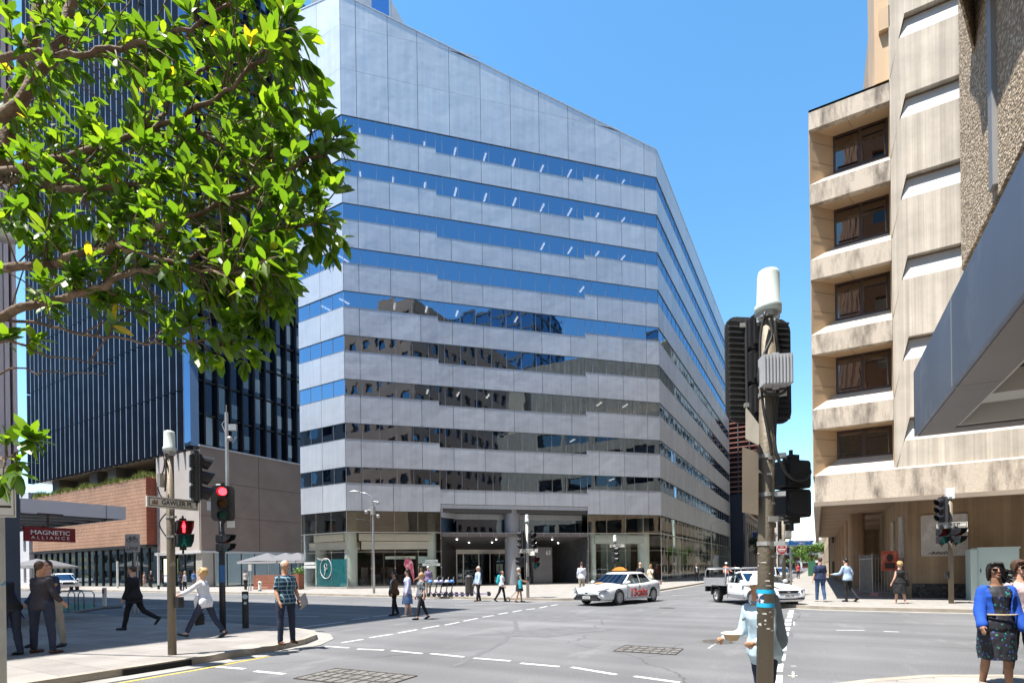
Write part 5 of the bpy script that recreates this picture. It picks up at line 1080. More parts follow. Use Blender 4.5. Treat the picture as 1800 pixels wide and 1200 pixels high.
g = G(457, 1038, .13); t = thing('hydrant_post', 'short white post on the pavement in front of the brick planter', 'post', (g.x, g.y, .13)); bm = NB(); lathe(bm, [(.13, 0), (.12, .1), (.12, .62), (.15, .7), (.09, .8)], 12); obj('body', bm, wht, t); bm = NB(); lathe(bm, [(.14, -.0), (.14, .08)], 12); sph(bm, (.07, -.08, .6), .06); obj('cap', bm, blk, t)
# --- planter box and umbrellas
plm = boards('terracotta_boards', (.42, .18, .11), 1., axis='X')
t = thing('timber_planter_screen', 'terracotta slatted screen around the umbrella tables', 'planter', (-43.6, 29, .15)); a = G(446, 1035.5, .15); b = G(530, 1035, .15); dv = (b-a).normalized(); L_ = (b-a).length; nn = Vector((-dv.y, dv.x, 0))
bm = NB()
for i in range(7): z = i*.185; v = box(bm, 0, L_*.86, -.05, .05, z+.01, z+.17)
box(bm, L_*.9, L_, -.4, .4, 0, 1.35); bmesh.ops.transform(bm, matrix=Matrix.Rotation(math.atan2(dv.y, dv.x), 4, 'Z'), verts=bm.verts); bm.transform(Matrix.Translation(a-t.location)); obj('slats', bm, mat('terracotta', (.34, .13, .075), .7, var=(1, .15)), t)
bm = NB(); rr = random.Random(4)
pc = a+dv*L_*.95-t.location
for i in range(260):
    c = pc+Vector((rr.gauss(0, .22), rr.gauss(0, .22), 1.35+abs(rr.gauss(0, .25)))); d1 = Vector((rr.uniform(-1, 1), rr.uniform(-1, 1), rr.uniform(-.2, 1))).normalized()*.13; d2 = d1.cross(Vector((rr.uniform(-1, 1), rr.uniform(-1, 1), 1))).normalized()*.05
    quad(bm, [c, c+d1*.5+d2, c+d1, c+d1*.5-d2])
obj('plant', bm, mat('planter_leaf', (.14, .26, .03), .5), t, rec=False)
umbm = mat('umbrella_grey', (.14, .14, .15), .8, var=(1, .06)); umbt = mat('umbrella_trim', (.45, .45, .46), .7)
def umbrella(x, y, lab):
    t = thing('cafe_umbrella', lab, 'umbrella', (x, y, .15), YAW-.1, 'grey cafe umbrellas'); bm = NB(); cyl(bm, (0, 0, 0), (0, 0, 3.2), .04, n=8); obj('pole', bm, wht, t)
    bm = NB(); s = 1.95; c = bm.verts.new((0, 0, 3.42)); P = []
    for i in range(16): k = i//4; u = (i % 4)/4; cs = ((-s, -s), (s, -s), (s, s), (-s, s)); a_, b2 = cs[k], cs[(k+1) % 4]; sag = .06*math.sin(u*PI); P.append(bm.verts.new((a_[0]+(b2[0]-a_[0])*u, a_[1]+(b2[1]-a_[1])*u, 2.55+sag)))
    for i in range(16): bm.faces.new((c, P[i], P[(i+1) % 16]))
    obj('canopy', bm, umbm, t); bm = NB()
    for i in range(4): a_, b2 = ((-s, -s), (s, -s), (s, s), (-s, s))[i], ((-s, -s), (s, -s), (s, s), (-s, s))[(i+1) % 4]; quad(bm, [(a_[0], a_[1], 2.54), (b2[0], b2[1], 2.54), (b2[0], b2[1], 2.36), (a_[0], a_[1], 2.36)])
    obj('valance', bm, umbt, t); return t
for px, lab in ((471, 'leftmost square grey cafe umbrella'), (503, 'middle square grey cafe umbrella'), (524, 'rightmost grey cafe umbrella against the glass corner')):
    g = ray(px, 1000); g = g*(52/1.0); 
    umbrella(g.x, g.y, lab)
for i, w in enumerate((60, 66)): g = ray(66+24*i, 1000)*w; umbrella(g.x, g.y, ('small grey umbrella far left behind the parked four wheel drive', 'grey umbrella far left nearest the parked four wheel drive')[i])
# --- bike racks, green pad, delineator
g0 = G(95, 1077); bm = NB(); P = [G(60, 1062), G(165, 1060), G(178, 1068), G(120, 1078), G(40, 1080)]; prism(bm, [(p.x, p.y) for p in P], .0, .012); struct('green_pad', bm, mat('green_surface', (.03, .14, .10), .8, var=(1, .2)))
bm = NB(); P = [G(60, 1060), G(165, 1058), G(180, 1066), G(222, 1067)]
for a, b in zip(P, P[1:]):
    pass
P2 = [G(40, 1081), G(120, 1079.5), G(178, 1070), G(215, 1068)]
tube(bm, [p+ZZ*.06 for p in P2], .09, 6); o = obj('kerb_strip', bm, mat('kerb_dark', (.2, .2, .19), .8)); o['kind'] = 'structure'
for i, (px, lab) in enumerate(((118, 'leftmost steel bike hoop'), (134, 'middle steel bike hoop'), (152, 'rightmost steel bike hoop'))):
    g = G(px, 1071); t = thing('bike_rack', lab+' on the green strip', 'bike rack', tuple(g), 0, 'steel bike hoops'); bm = NB(); s = 1.0; u = (RT*.9+FW*.2).normalized()
    P = [u*-.33, u*-.33+ZZ*.75, u*-.22+ZZ*.9, u*.22+ZZ*.9, u*.33+ZZ*.75, u*.33]; tube(bm, P, .028, 8); obj('hoop', bm, galv, t, smooth=True)
g = G(184, 1067); t = thing('lane_delineator', 'white upright lane marker with a red patch at the end of the kerb strip', 'bollard', tuple(g)); bm = NB(); box(bm, -.12, .12, -.05, .05, 0, 1.0); obox(bm, (.4, .3, .03), 1.3, .18, .06, rz=YAW); obj('body', bm, wht, t); bm = NB(); obox(bm, (0, -.06, .82), .13, .02, .22, rz=.2); obj('red_patch', bm, mat('red_reflector', (.5, .05, .04), .5), t)
# --- electrical cabinet
t = thing('electrical_cabinet', 'pale green electrical cabinet with a yellow notice against the board marked wall', 'cabinet', (6.3, 28.6, .13)); cbm = mat('cabinet_mint', (.50, .62, .60), .5, var=(2, .04))
bm = NB(); box(bm, -.62, .62, -.45, .45, 0, 2.1); box(bm, -.85, -.62, -.4, .5, 0, 2.1); box(bm, -.66, .66, -.49, .49, 2.1, 2.16); obj('body', bm, cbm, t)
bm = NB(); box(bm, -.6, .6, -.462, -.455, .02, 1.44); box(bm, -.6, .6, -.462, -.455, 1.47, 2.08); obj('door', bm, cbm, t); bm = NB(); box(bm, -.57, -.54, -.48, -.46, 1.15, 1.3); obj('handle', bm, blk, t)
bm = NB(); box(bm, -.32, .12, -.468, -.462, .9, 1.35); n_ = obj('notice', bm, mat('notice_yellow', (.75, .42, .02), .5), t)
for k in range(4): bm = NB(); box(bm, -.28+.04*(k % 2), .08-.05*(k % 3), -.471, -.468, 1.255-.1*k, 1.30-.1*k); obj('print_line', bm, blk if k else mat('notice_red', (.5, .04, .02), .5), n_)
# --- litter bin
g = G(825, 1043, .13); t = thing('litter_bin', 'dark slatted litter bin beside the parked scooters', 'bin', tuple(g), YAW); bm = NB()
for i in range(12): a = i*PI/6; obox(bm, (.24*math.cos(a), .24*math.sin(a), .5), .03, .11, 1.0, rz=a)
cyl(bm, (0, 0, .05), (0, 0, .95), .21, n=12); obj('body', bm, mat('bin_dark', (.06, .055, .055), .5, .3), t); bm = NB(); lathe(bm, [(.27, 1.0), (.27, 1.08), (.15, 1.2)], 14); obj('lid', bm, mat('bin_lid', (.04, .04, .04), .4), t)
# --- scooters
schm = (mat('helmet_blue', (.10, .26, .62), .35), mat('helmet_lilac', (.35, .35, .62), .35), mat('helmet_white', (.62, .64, .72), .35)); scm = mat('scooter_dark', (.05, .05, .06), .45, .3); scp = mat('scooter_purple', (.22, .18, .36), .5)
def scooter(lab, hm):
    t = thing('electric_scooter', lab, 'scooter', (0, 0, 0), 0, 'electric scooters parked along the far kerb')
    bm = NB(); tube(bm, [(.42, 0, .12), (.38, 0, .3), (.28, 0, .75), (.22, 0, 1.12)], .03, 8); obj('steering_stem', bm, scm, t, smooth=True)
    bm = NB(); tube(bm, [(.22, -.27, 1.14), (.2, 0, 1.12), (.22, .27, 1.14)], .018, 8); obj('handlebar', bm, scm, t)
    bm = NB(); tube(bm, [(.36, 0, .32), (.25, 0, .16), (.05, 0, .12)], .035, 8); box(bm, -.5, .12, -.085, .085, .1, .16); obj('deck', bm, scp, t)
    for x in (.45, -.55):
        bm = NB(); tube(bm, [(x+.09*math.cos(a*PI/7), 0, .11+.09*math.sin(a*PI/7)) for a in range(15)], .028, 6); cyl(bm, (x, -.025, .11), (x, .025, .11), .06, n=10); obj('wheel', bm, blk, t)
    bm = NB(); box(bm, -.62, -.42, -.05, .05, .2, .25); obj('mudguard', bm, scm, t)
    bm = NB(); sph(bm, (.33, 0, .86), .15, .12, .12); bmesh.ops.delete(bm, geom=[v for v in bm.verts if v.co.z < .8], context='VERTS'); obj('helmet', bm, hm, t, smooth=True); return t
for i, px in enumerate((766, 776, 785, 795, 804)):
    g = G(px+1, 1048, .13); t = scooter(('leftmost parked scooter with a blue helmet', 'second parked scooter with a pale helmet', 'middle parked scooter with a lilac helmet', 'fourth parked scooter with a pale blue helmet', 'fifth parked scooter, nearest the litter bin')[i], schm[(0, 2, 1, 2, 0)[i]]); t.location = g; t.rotation_euler = (0, 0, math.atan2(FW.y, FW.x)+2.0+PI*.0-.3)
t = scooter('scooter standing sideways behind the striding man in the blue shirt', schm[1]); g = G(843, 1047, .13); t.location = g; t.rotation_euler = (0, 0, YAW+PI)
for ch in list(t.children):
    if ch.name.startswith('helmet'): bpy.data.objects.remove(ch)
# --- red banner flag
g = G(722, 1038, .15); t = thing('banner_flag', 'dark pink teardrop banner flag outside the cafe door', 'flag', tuple(g), YAW); bm = NB(); tube(bm, [(.25, 0, 0), (.28, 0, 1.2), (.2, 0, 2.1), (-.1, 0, 2.5), (-.35, 0, 2.35)], .015, 6); obj('pole', bm, blk, t)
bm = NB(); slab(bm, [(.27, 0, .5), (.28, 0, 1.2), (.2, 0, 2.05), (-.08, 0, 2.47), (-.38, 0, 2.35), (-.5, 0, 1.95), (-.3, 0, 1.6), (.05, 0, 1.3)], (0, .01, 0)); obj('flag', bm, mat('flag_pink', (.32, .05, .09), .7, stain=(4, (.6, .35, .4), .5, .6)), t)
# ================================================================ vehicles
carw = mat('white_car_paint', (.74, .75, .76), .22, coat=.6, spec=.5); cargl = mirror('car_glass', (.20, .26, .31), wave=(.6, .002), tint=(.015, .02, .028)); tyre = mat('tyre_rubber', (.02, .02, .02), .8); alloy = mat('alloy_wheel', (.5, .5, .52), .3, .7)
trimb = mat('black_trim', (.015, .015, .017), .4); lampg = mat('headlamp_glass', (.35, .37, .40), .1, .5); redl = mat('tail_lamp', (.3, .01, .01), .2); chr_ = mat('chrome', (.6, .6, .62), .12, 1.)
def apply_mods(o):
    dg = bpy.context.evaluated_depsgraph_get(); dg.update(); me = bpy.data.meshes.new_from_object(o.evaluated_get(dg)); o.modifiers.clear(); old = o.data; o.data = me; bpy.data.meshes.remove(old)
def lerp(tab, x):
    for (a, va), (b, vb) in zip(tab, tab[1:]):
        if a <= x <= b:
            u = (x-a)/(b-a); return [p+(q-p)*u for p, q in zip(va, vb)]
    return list(tab[0][1] if x < tab[0][0] else tab[-1][1])
def car(label, loc, heading, st, gh, axles, R=.33, W=.92, paint=None, group=None, name='parked_car', cat='car', spokes=10, wy=None, bodycut=None):
    """st: {x: (half width, bottom z, shoulder z, centre z)}; x forward is +.  gh: greenhouse (xw0,xw1,xr1,xr0,belt z,roof z,half widths)"""
    paint = paint or carw
    t = thing(name, label, cat, loc, math.atan2(heading[1], heading[0]), group)
    xs = sorted(st); tab = [(x, st[x]) for x in xs]; bm = NB(); rings = []
    N = 34
    for i in range(N+1):
        x = xs[0]+(xs[-1]-xs[0])*i/N; w, zb, zs, zc = lerp(tab, x)
        mz = zb+(zs-zb)*.45
        half = [(0, zb), (w*.55, zb), (w*.9, zb+.015), (w*.975, zb+.10), (w, mz-.05), (w*.995, mz+.1), (w*.975, zs-.13), (w*.93, zs-.04), (w*.84, zs), (w*.5, (zs+zc*2)/3+.005), (0, zc)]
        full = half + [(-y, z) for y, z in half[-2:0:-1]]
        rings.append([bm.verts.new((x, y, z)) for y, z in full])
    skin(bm, rings); body = obj('body', bm, paint, t, smooth=True)
    m = body.modifiers.new('s', 'SUBSURF'); m.levels = 1; m.render_levels = 1
    cut = NB(); 
    for ax in axles:
        cyl(cut, (ax, -1.4, R), (ax, -.0-W*.62, R), R*1.16, n=28); cyl(cut, (ax, W*.62, R), (ax, 1.4, R), R*1.16, n=28)
    co_ = obj('cutter', cut, trimb); m = body.modifiers.new('b', 'BOOLEAN'); m.operation = 'DIFFERENCE'; m.object = co_; m.solver = 'EXACT'
    co_.parent = t
    def post(me):
        body.modifiers.clear(); body.data = me
        for p in me.polygons: p.use_smooth = True
        try: me.set_sharp_from_angle(angle=math.radians(38))
        except Exception: pass
        if co_.name in bpy.data.objects: bpy.data.objects.remove(co_)
    PENDING.append((body, post))
    # greenhouse
    xw0, xw1, xr1, xr0, zbelt, zroof, wb_, wr = gh
    bm = NB(); rings = []; M_ = 12
    def outline(u):
        s = u**1.25; a = xw0+(xw1-xw0)*u; b = xr0+(xr1-xr0)*u; w = wb_+(wr-wb_)*s; z = zbelt+(zroof-.05-zbelt)*u; P = []
        bow = .12
        for k in range(5): v = -1+2*k/4; P.append((a+bow*(1-v*v)*.8, v*w*.96, z))
        for k in range(1, 8): v = k/8; P.append((a+(b-a)*v, w*(1+.02*math.sin(v*PI)), z))
        for k in range(5): v = 1-2*k/4; P.append((b-bow*(1-v*v)*.6, v*w*.94, z))
        for k in range(1, 8): v = 1-k/8; P.append((a+(b-a)*v, -w*(1+.02*math.sin(v*PI)), z))
        return P
    for u in (0, .25, .5, .75, .93, 1.0):
        rings.append([bm.verts.new(p) for p in outline(u)])
    P = outline(1.0); c = Vector((sum(p[0] for p in P)/len(P), 0, 0))
    for sc_, dz in ((.85, .035), (.5, .05)): rings.append([bm.verts.new((c.x+(p[0]-c.x)*sc_, p[1]*sc_, p[2]+dz)) for p in P])
    skin(bm, rings); obj('roof', bm, paint, t, smooth=True)
    # glass panels, standing 6 mm proud of the shell
    def pt(u, k): return Vector(outline(u)[k])
    bm = NB()
    def panel(ks, u0, u1, cen, off=.007):
        n = len(ks); g = []
        for u in (u0, (u0+u1)/2, u1): g.append([pt(u, k) for k in ks])
        vv = [[bm.verts.new(p+(Vector((p.x-cen[0], p.y-cen[1], 0)).normalized()*off)+ZZ*.003) for p in row] for row in g]
        for a, b in zip(vv, vv[1:]):
            for i in range(n-1): bm.faces.new((a[i], a[i+1], b[i+1], b[i]))
    panel([0, 1, 2, 3, 4], .06, .90, (xr0, 0), .022); obj('windscreen', bm, cargl, t, smooth=True); bm = NB()
    panel([12, 13, 14, 15, 16], .08, .90, (xw0, 0), .022); obj('rear_window', bm, cargl, t, smooth=True)
    for side in (1, -1):
        bm = NB()
        def sp(u, v): a = xw0+(xw1-xw0)*u; b = xr0+(xr1-xr0)*u; w = (wb_+(wr-wb_)*u**1.25)*(1+.02*math.sin(v*PI))+.012; return Vector((a+(b-a)*v, side*w, zbelt+(zroof-.05-zbelt)*u))
        for v0, v1, v0t, v1t in (((.05, .47, .03, .46), (.50, .80, .49, .90)) if bodycut is None else ((.08, .62, .05, .60), (.66, .86, .63, .95))):
            q = [[bm.verts.new(sp(u, (v0+(v0t-v0)*u)+((v1+(v1t-v1)*u)-(v0+(v0t-v0)*u))*k/3)) for k in range(4)] for u in (.06, .5, .90)]
            for a, b in zip(q, q[1:]):
                for i in range(3): bm.faces.new((a[i], a[i+1], b[i+1], b[i]))
        obj('side_windows', bm, cargl, t)
        # mirror, door seams, handles
        bm = NB(); q = sp(.12, .06); sph(bm, (q.x-.02, q.y+side*.13, q.z+.03), .10, .10, .075, 10, 6); box(bm, q.x-.03, q.x+.03, min(q.y, q.y+side*.1), max(q.y, q.y+side*.1), q.z-.03, q.z+.01); obj('wing_mirror', bm, paint, t, smooth=True)
    for ax in axles:
        for s in (-1, 1):
            y = s*(W-.11); bm = NB(); n = 26; prof = [(R*.62, -.10), (R*.93, -.105), (R, -.07), (R, .07), (R*.93, .105), (R*.62, .10)]
            rg = [[bm.verts.new((ax+r*math.cos(2*PI*k/n), y+yy, R+r*math.sin(2*PI*k/n))) for k in range(n)] for r, yy in prof]; skin(bm, rg+[rg[0]], caps=False); w_ = obj('wheel', bm, tyre, t)
            bm = NB(); cyl(bm, (ax, y-.05*s, R), (ax, y+.03*s, R), R*.66, n=24); obj('hub_disc', bm, trimb, w_)
            bm = NB(); 
            for k in range(spokes):
                a = 2*PI*k/spokes; d = Vector((math.cos(a), 0, math.sin(a))); e = Vector((-d.z, 0, d.x)); c0 = Vector((ax, y+.075*s, R)); slab(bm, [c0+d*.04-e*.02, c0+d*R*.62-e*.035, c0+d*R*.62+e*.035, c0+d*.04+e*.02], (0, s*.02, 0))
            rr_ = [[bm.verts.new((ax+r*math.cos(2*PI*k/n), y+yy*s, R+r*math.sin(2*PI*k/n))) for k in range(n)] for r, yy in ((R*.6, .06), (R*.6, .10), (R*.66, .105), (R*.66, .06))]; skin(bm, rr_+[rr_[0]], caps=False); sph(bm, (ax, y+.09*s, R), .045, .02, .045)
            obj('rim', bm, alloy, w_)
    return t
# ---- taxi
camst = {-2.44: (.60, .42, .80, .84), -2.40: (.72, .34, .93, .97), -2.2: (.84, .24, 1.0, 1.05), -1.7: (.905, .19, 1.0, 1.07), -.9: (.92, .18, .95, .98), .6: (.92, .18, .90, .93), 1.1: (.915, .18, .86, .97), 1.7: (.90, .19, .80, .90), 2.1: (.87, .20, .75, .82), 2.32: (.80, .21, .68, .73), 2.42: (.72, .23, .60, .64), 2.46: (.64, .26, .50, .54)}
hd = Vector((-.247, -.968, 0)).normalized()
taxi = car('white 13cabs taxi with orange roof sign, turning in the middle of the crossing', (-8.16, 24.39, 0), hd, camst, (1.02, .12, -1.05, -1.95, .88, 1.43, .80, .60), (1.38, -1.44), R=.335, name='taxi', cat='taxi')
taxi.scale = (1.05, 1.05, 1.03)
for s in (-1, 1): bm = NB(); slab(bm, [(2.34, s*.80, .67), (2.44, s*.56, .60), (2.44, s*.52, .65), (2.10, s*.865, .77), (2.12, s*.875, .70)], (.03, s*.015, .012)); obj('headlight', bm, lampg, taxi)
bm = NB(); slab(bm, [(2.44, -.62, .24), (2.44, .62, .24), (2.455, .72, .30), (2.47, .50, .46), (2.475, -.50, .46), (2.455, -.72, .30)], (.02, 0, 0)); obj('lower_grille', bm, trimb, taxi)
bm = NB(); 
for i in range(4): box(bm, 2.485, 2.50, -.55+.03*i, .55-.03*i, .28+i*.045, .29+i*.045)
box(bm, 2.475, 2.49, -.5, .5, .50, .52); slab(bm, [(2.45, -.68, .585), (2.47, 0, .53), (2.45, .68, .585), (2.45, .68, .60), (2.475, 0, .57), (2.45, -.68, .60)], (.02, 0, 0)); obj('grille_bars', bm, chr_, taxi)
bm = NB(); sph(bm, (2.50, 0, .555), .02, .07, .05); obj('badge', bm, mat('badge_blue', (.05, .15, .25), .3, .5), taxi)
bm = NB(); box(bm, 2.50, 2.515, -.19, .19, .31, .42); p_ = obj('number_plate', bm, mat('plate_white', (.65, .65, .62), .5), taxi); bm = NB(); box(bm, 2.515, 2.518, -.15, .15, .34, .39); obj('plate_characters', bm, mat('plate_grey_print', (.25, .27, .28), .5), p_)
bm = NB()
for s in (-1, 1): slab(bm, [(-2.28, s*.84, .78), (-2.42, s*.70, .78), (-2.42, s*.70, .92), (-2.22, s*.87, .93)], (-.02, s*.015, 0))
obj('tail_light', bm, redl, taxi)
bm = NB()
for s in (-1, 1):
    for x in (.78, -.22, -1.12): box(bm, x-.004, x+.004, s*.905-.018, s*.905+.018, .30, .86)
    for x in (.62-.85, -.95): box(bm, x-.09, x+.05, s*.905-.015, s*.905+.02, .76, .785)
obj('door_seam', bm, mat('seam_grey', (.2, .2, .2), .5), taxi)
bm = NB(); box(bm, -1.15, .95, -.935, .935, .21, .27); obj('sill', bm, mat('sill_white', (.6, .6, .6), .4), taxi)
orm = mat('taxi_orange', (.72, .28, .05), .4); bm = NB(); P = [(-.36, 0), (.36, 0), (.34, .06), (.24, .09), (.18, .15), (0, .18), (-.18, .15), (-.24, .09), (-.34, .06)]
slab(bm, [(.05, y, 1.47+z) for y, z in P], (-.16, 0, 0)); obj('roof_sign', bm, orm, taxi); bm = NB(); box(bm, -.12, .08, -.5, .5, 1.445, 1.475); obj('roof_bar', bm, trimb, taxi)
redt = mat('taxi_red_letter', (.62, .05, .03), .4)
side = 1   # visible side is local +Y
for s in (1, -1):
    o = text('lettering', '13cabs', .52, redt, taxi, (-.16, s*.932, .50), (PI/2+.0, 0, PI if s > 0 else 0), extr=.006, bold=.010, sx=1.02)
bm = NB(); slab(bm, [(1.55, -.25, .955), (1.75, -.1, .93), (1.6, .05, .95), (1.4, .1, .975), (1.35, -.1, .98)], (0, 0, .006)); obj('bonnet_mark', bm, orm, taxi)
bm = NB(); sph(bm, (.35, -.36, 1.12), .11, .10, .14); sph(bm, (.2, -.36, .85), .16, .24, .25); o = obj('seat_shape', bm, mat('seat_dark', (.05, .05, .06), .8), taxi, smooth=True)
# ---- ute
ust = {-.55: (.90, .30, .98, 1.0), .2: (.92, .26, .96, .98), .9: (.925, .24, .93, .98), 1.3: (.92, .24, .90, 1.0), 1.9: (.905, .24, .84, .93), 2.3: (.87, .24, .78, .84), 2.5: (.78, .25, .70, .75), 2.6: (.66, .27, .62, .65), 2.63: (.5, .32, .52, .55)}
hu = Vector((.575, -.818, 0)).normalized()
ute = car('white tray ute with ladder frame and aluminium drop sides, partly behind the near pole', (-2.47, 25.26, 0), hu, ust, (1.12, .25, -.28, -.56, .93, 1.45, .82, .62), (1.55,), R=.32, name='tray_ute', cat='ute', bodycut=1)
bm = NB(); 
for s in (-1, 1):
    ax = -1.55; n = 26; y = s*.78; R = .32
    prof = [(R*.62, -.10), (R*.93, -.105), (R, -.07), (R, .07), (R*.93, .105), (R*.62, .10)]
    b2 = NB(); rg = [[b2.verts.new((ax+r*math.cos(2*PI*k/n), y+yy, R+r*math.sin(2*PI*k/n))) for k in range(n)] for r, yy in prof]; skin(b2, rg+[rg[0]], caps=False); w_ = obj('wheel', b2, tyre, ute)
    b2 = NB(); 
    rg = [[b2.verts.new((ax+r*math.cos(2*PI*k/n), y+s*yy, R+r*math.sin(2*PI*k/n))) for k in range(n)] for r, yy in ((R*.64, .1), (R*.55, .1), (R*.5, .02), (R*.2, .03), (R*.16, .09), (.01, .09))]; skin(b2, rg, caps=False); obj('rim', b2, alloy, w_)
    for a in (20, 160): box(bm, ax-.42 if a > 90 else ax+.36, ax-.36 if a > 90 else ax+.42, s*.62 if s > 0 else -.92, .92 if s > 0 else -.62, .35, .72)
    slab(bm, [(ax-.42, s*.62, .72), (ax-.3, s*.62, .80), (ax+.3, s*.62, .80), (ax+.42, s*.62, .72)], (0, s*.3, 0))
box(bm, -2.5, -.5, -.45, .45, .38, .62); box(bm, -2.62, -2.5, -.9, .9, .48, .72); obj('chassis', bm, trimb, ute)
alm = mat('aluminium_tray', (.52, .53, .54), .4, .5, var=(2, .1, (.2, 1, 6)))
bm = NB(); box(bm, -2.66, -.60, -.93, .93, .80, .86); obj('tray_floor', bm, alm, ute)
for s in (-1, 1):
    bm = NB(); 
    for k in range(4): box(bm, -2.66, -.60, s*.93-.012, s*.93+.012, .80+k*.085, .875+k*.085)
    for x in (-2.62, -1.95, -1.28, -.62): box(bm, x-.02, x+.02, s*.93-.02, s*.93+.02, .80, 1.15)
    obj('drop_side', bm, alm, ute)
bm = NB(); 
for k in range(4): box(bm, -2.67, -2.645, -.93, .93, .80+k*.085, .875+k*.085)
obj('tailgate', bm, alm, ute)
bm = NB()
for s in (-1, 1): tube(bm, [(-2.6, s*.88, .85), (-2.6, s*.88, 1.35), (-2.52, s*.88, 1.5), (-2.38, s*.88, 1.58), (-.6, s*.88, 1.58), (.3, s*.70, 1.58)], .028, 8)
for s in (-1, 1): tube(bm, [(-.62, s*.88, .85), (-.62, s*.88, 1.58)], .028, 8)
tube(bm, [(-.62, -.88, 1.56), (-.62, .88, 1.56)], .028, 8); tube(bm, [(-2.5, -.88, 1.53), (-2.5, .88, 1.53)], .028, 8)
for k in range(6): y = -.75+k*.3; cyl(bm, (-.62, y, .86), (-.62, y, 1.56), .015, n=6)
obj('ladder_rack', bm, galv, ute, smooth=True)
for s in (-1, 1): bm = NB(); slab(bm, [(2.42, s*.76, .60), (2.56, s*.55, .60), (2.56, s*.50, .70), (2.30, s*.84, .73)], (.03, s*.015, .01)); obj('headlight', bm, lampg, ute)
bm = NB(); slab(bm, [(2.60, -.36, .60), (2.60, .36, .60), (2.585, .44, .70), (2.585, -.44, .70)], (.03, 0, 0)); slab(bm, [(2.60, -.62, .34), (2.60, .62, .34), (2.58, .66, .42), (2.58, -.66, .42)], (.03, 0, 0)); obj('grille', bm, trimb, ute)
bm = NB(); sph(bm, (2.63, 0, .655), .012, .07, .03); obj('badge', bm, chr_, ute)
bm = NB(); box(bm, 2.64, 2.655, -.19, .19, .46, .56); p_ = obj('number_plate', bm, MATS['plate_white'], ute); text('lettering', 'WZS 190', .09, blk, p_, (2.658, 0, .51), (PI/2, 0, PI/2))
bm = NB()
for s in (-1, 1): box(bm, .96, .966, s*.905-.018, s*.905+.018, .28, .9); box(bm, -.42, -.414, s*.905-.018, s*.905+.018, .28, .9); box(bm, -.38, .95, s*.912-.012, s*.912+.012, .43, .455); box(bm, -.2, -.05, s*.9-.01, s*.9+.025, .77, .80)
obj('door_seam', bm, MATS['seam_grey'], ute)
bm = NB(); box(bm, -1.2, -.8, -.5, .5, .86, 1.2); o = obj('white_tub', bm, wht); tag(o, 'white tub riding in the tray of the ute', 'tub'); o.location = ute.location; o.rotation_euler = ute.rotation_euler
# ---- four wheel drive with bull bar
fst = {-2.5: (.80, .62, 1.15, 1.18), -2.42: (.88, .55, 1.2, 1.25), -1.0: (.92, .5, 1.2, 1.22), 1.0: (.92, .5, 1.14, 1.16), 1.4: (.90, .5, 1.10, 1.18), 2.0: (.86, .52, 1.02, 1.1), 2.2: (.78, .56, .96, 1.0), 2.26: (.6, .62, .85, .88)}
fw = car('white four wheel drive with bull bar parked at the far left kerb', (-66.5, 24.1, 0), (.98, -.2, 0), fst, (1.15, .6, -1.2, -1.35, 1.12, 1.85, .84, .70), (1.45, -1.5), R=.40, name='four_wheel_drive', cat='car', spokes=6)
bm = NB(); box(bm, 2.3, 2.42, -.85, .85, .5, .72); tube(bm, [(2.42, -.55, .6), (2.44, -.5, 1.15), (2.44, .5, 1.15), (2.42, .55, .6)], .035, 8); tube(bm, [(2.36, -.8, .7), (2.40, -.78, 1.0), (2.42, -.5, 1.05)], .03, 6); tube(bm, [(2.36, .8, .7), (2.40, .78, 1.0), (2.42, .5, 1.05)], .03, 6); obj('bull_bar', bm, chr_, fw)
for s in (-1, 1): bm = NB(); box(bm, 2.22, 2.28, s*.62-.14, s*.62+.14, .8, .95); obj('headlight', bm, lampg, fw)
bm = NB(); box(bm, 2.22, 2.27, -.42, .42, .74, .98); obj('grille', bm, trimb, fw); bm = NB(); tube(bm, [(1.1, -.92, 1.1), (.95, -.95, 1.5), (.6, -.86, 1.95)], .035, 6); obj('snorkel', bm, trimb, fw)
bm = NB(); box(bm, -2.45, -1.3, -.84, .84, 1.2, 1.8); obj('canopy', bm, mat('canopy_grey_white', (.6, .62, .64), .4), fw)
# ---- cars parked up the side street
g = car('pale blue windowed white car parked beyond the no entry pole', (-3.3, 45, 0), (.05, 1, 0), camst, (1.02, .12, -1.05, -1.95, .88, 1.55, .80, .64), (1.38, -1.44), R=.335)
g2 = car('silver car parked further up the side street', (-3.0, 56, 0), (.0, 1, 0), camst, (1.02, .12, -1.05, -1.95, .88, 1.5, .80, .64), (1.38, -1.44), R=.335, paint=mat('silver_paint', (.42, .44, .46), .25, .5))
# ================================================================ people
def cloth(name, col, rough=.85, **k): return mat('cloth_'+name, col, rough, var=(9, .10), **k)
skins = dict(light=mat('skin_light', (.60, .35, .25), .5, var=(20, .06)), tan=mat('skin_tan', (.46, .25, .155), .5, var=(20, .06)), brown=mat('skin_brown', (.27, .14, .085), .5, var=(20, .06)))
hairs = dict(black=mat('hair_black', (.012, .010, .009), .45, var=(40, .4)), brown=mat('hair_brown', (.07, .035, .02), .5, var=(40, .4)), blond=mat('hair_blond', (.48, .31, .14), .55, var=(40, .35)), grey=mat('hair_grey', (.42, .38, .33), .6, var=(40, .3)), white=mat('hair_white', (.62, .58, .52), .6, var=(40, .2)), ginger=mat('hair_ginger', (.30, .14, .05), .5, var=(40, .3)))
shoeb = mat('shoe_brown', (.09, .04, .02), .4); shoek = mat('shoe_black', (.012, .012, .012), .35); shoew = mat('shoe_pale', (.55, .5, .42), .5); eyem = mat('eye_dark', (.015, .01, .01), .2); lipm = mat('lip', (.30, .09, .07), .5); glm = mat('sunglasses_black', (.008, .008, .01), .1)
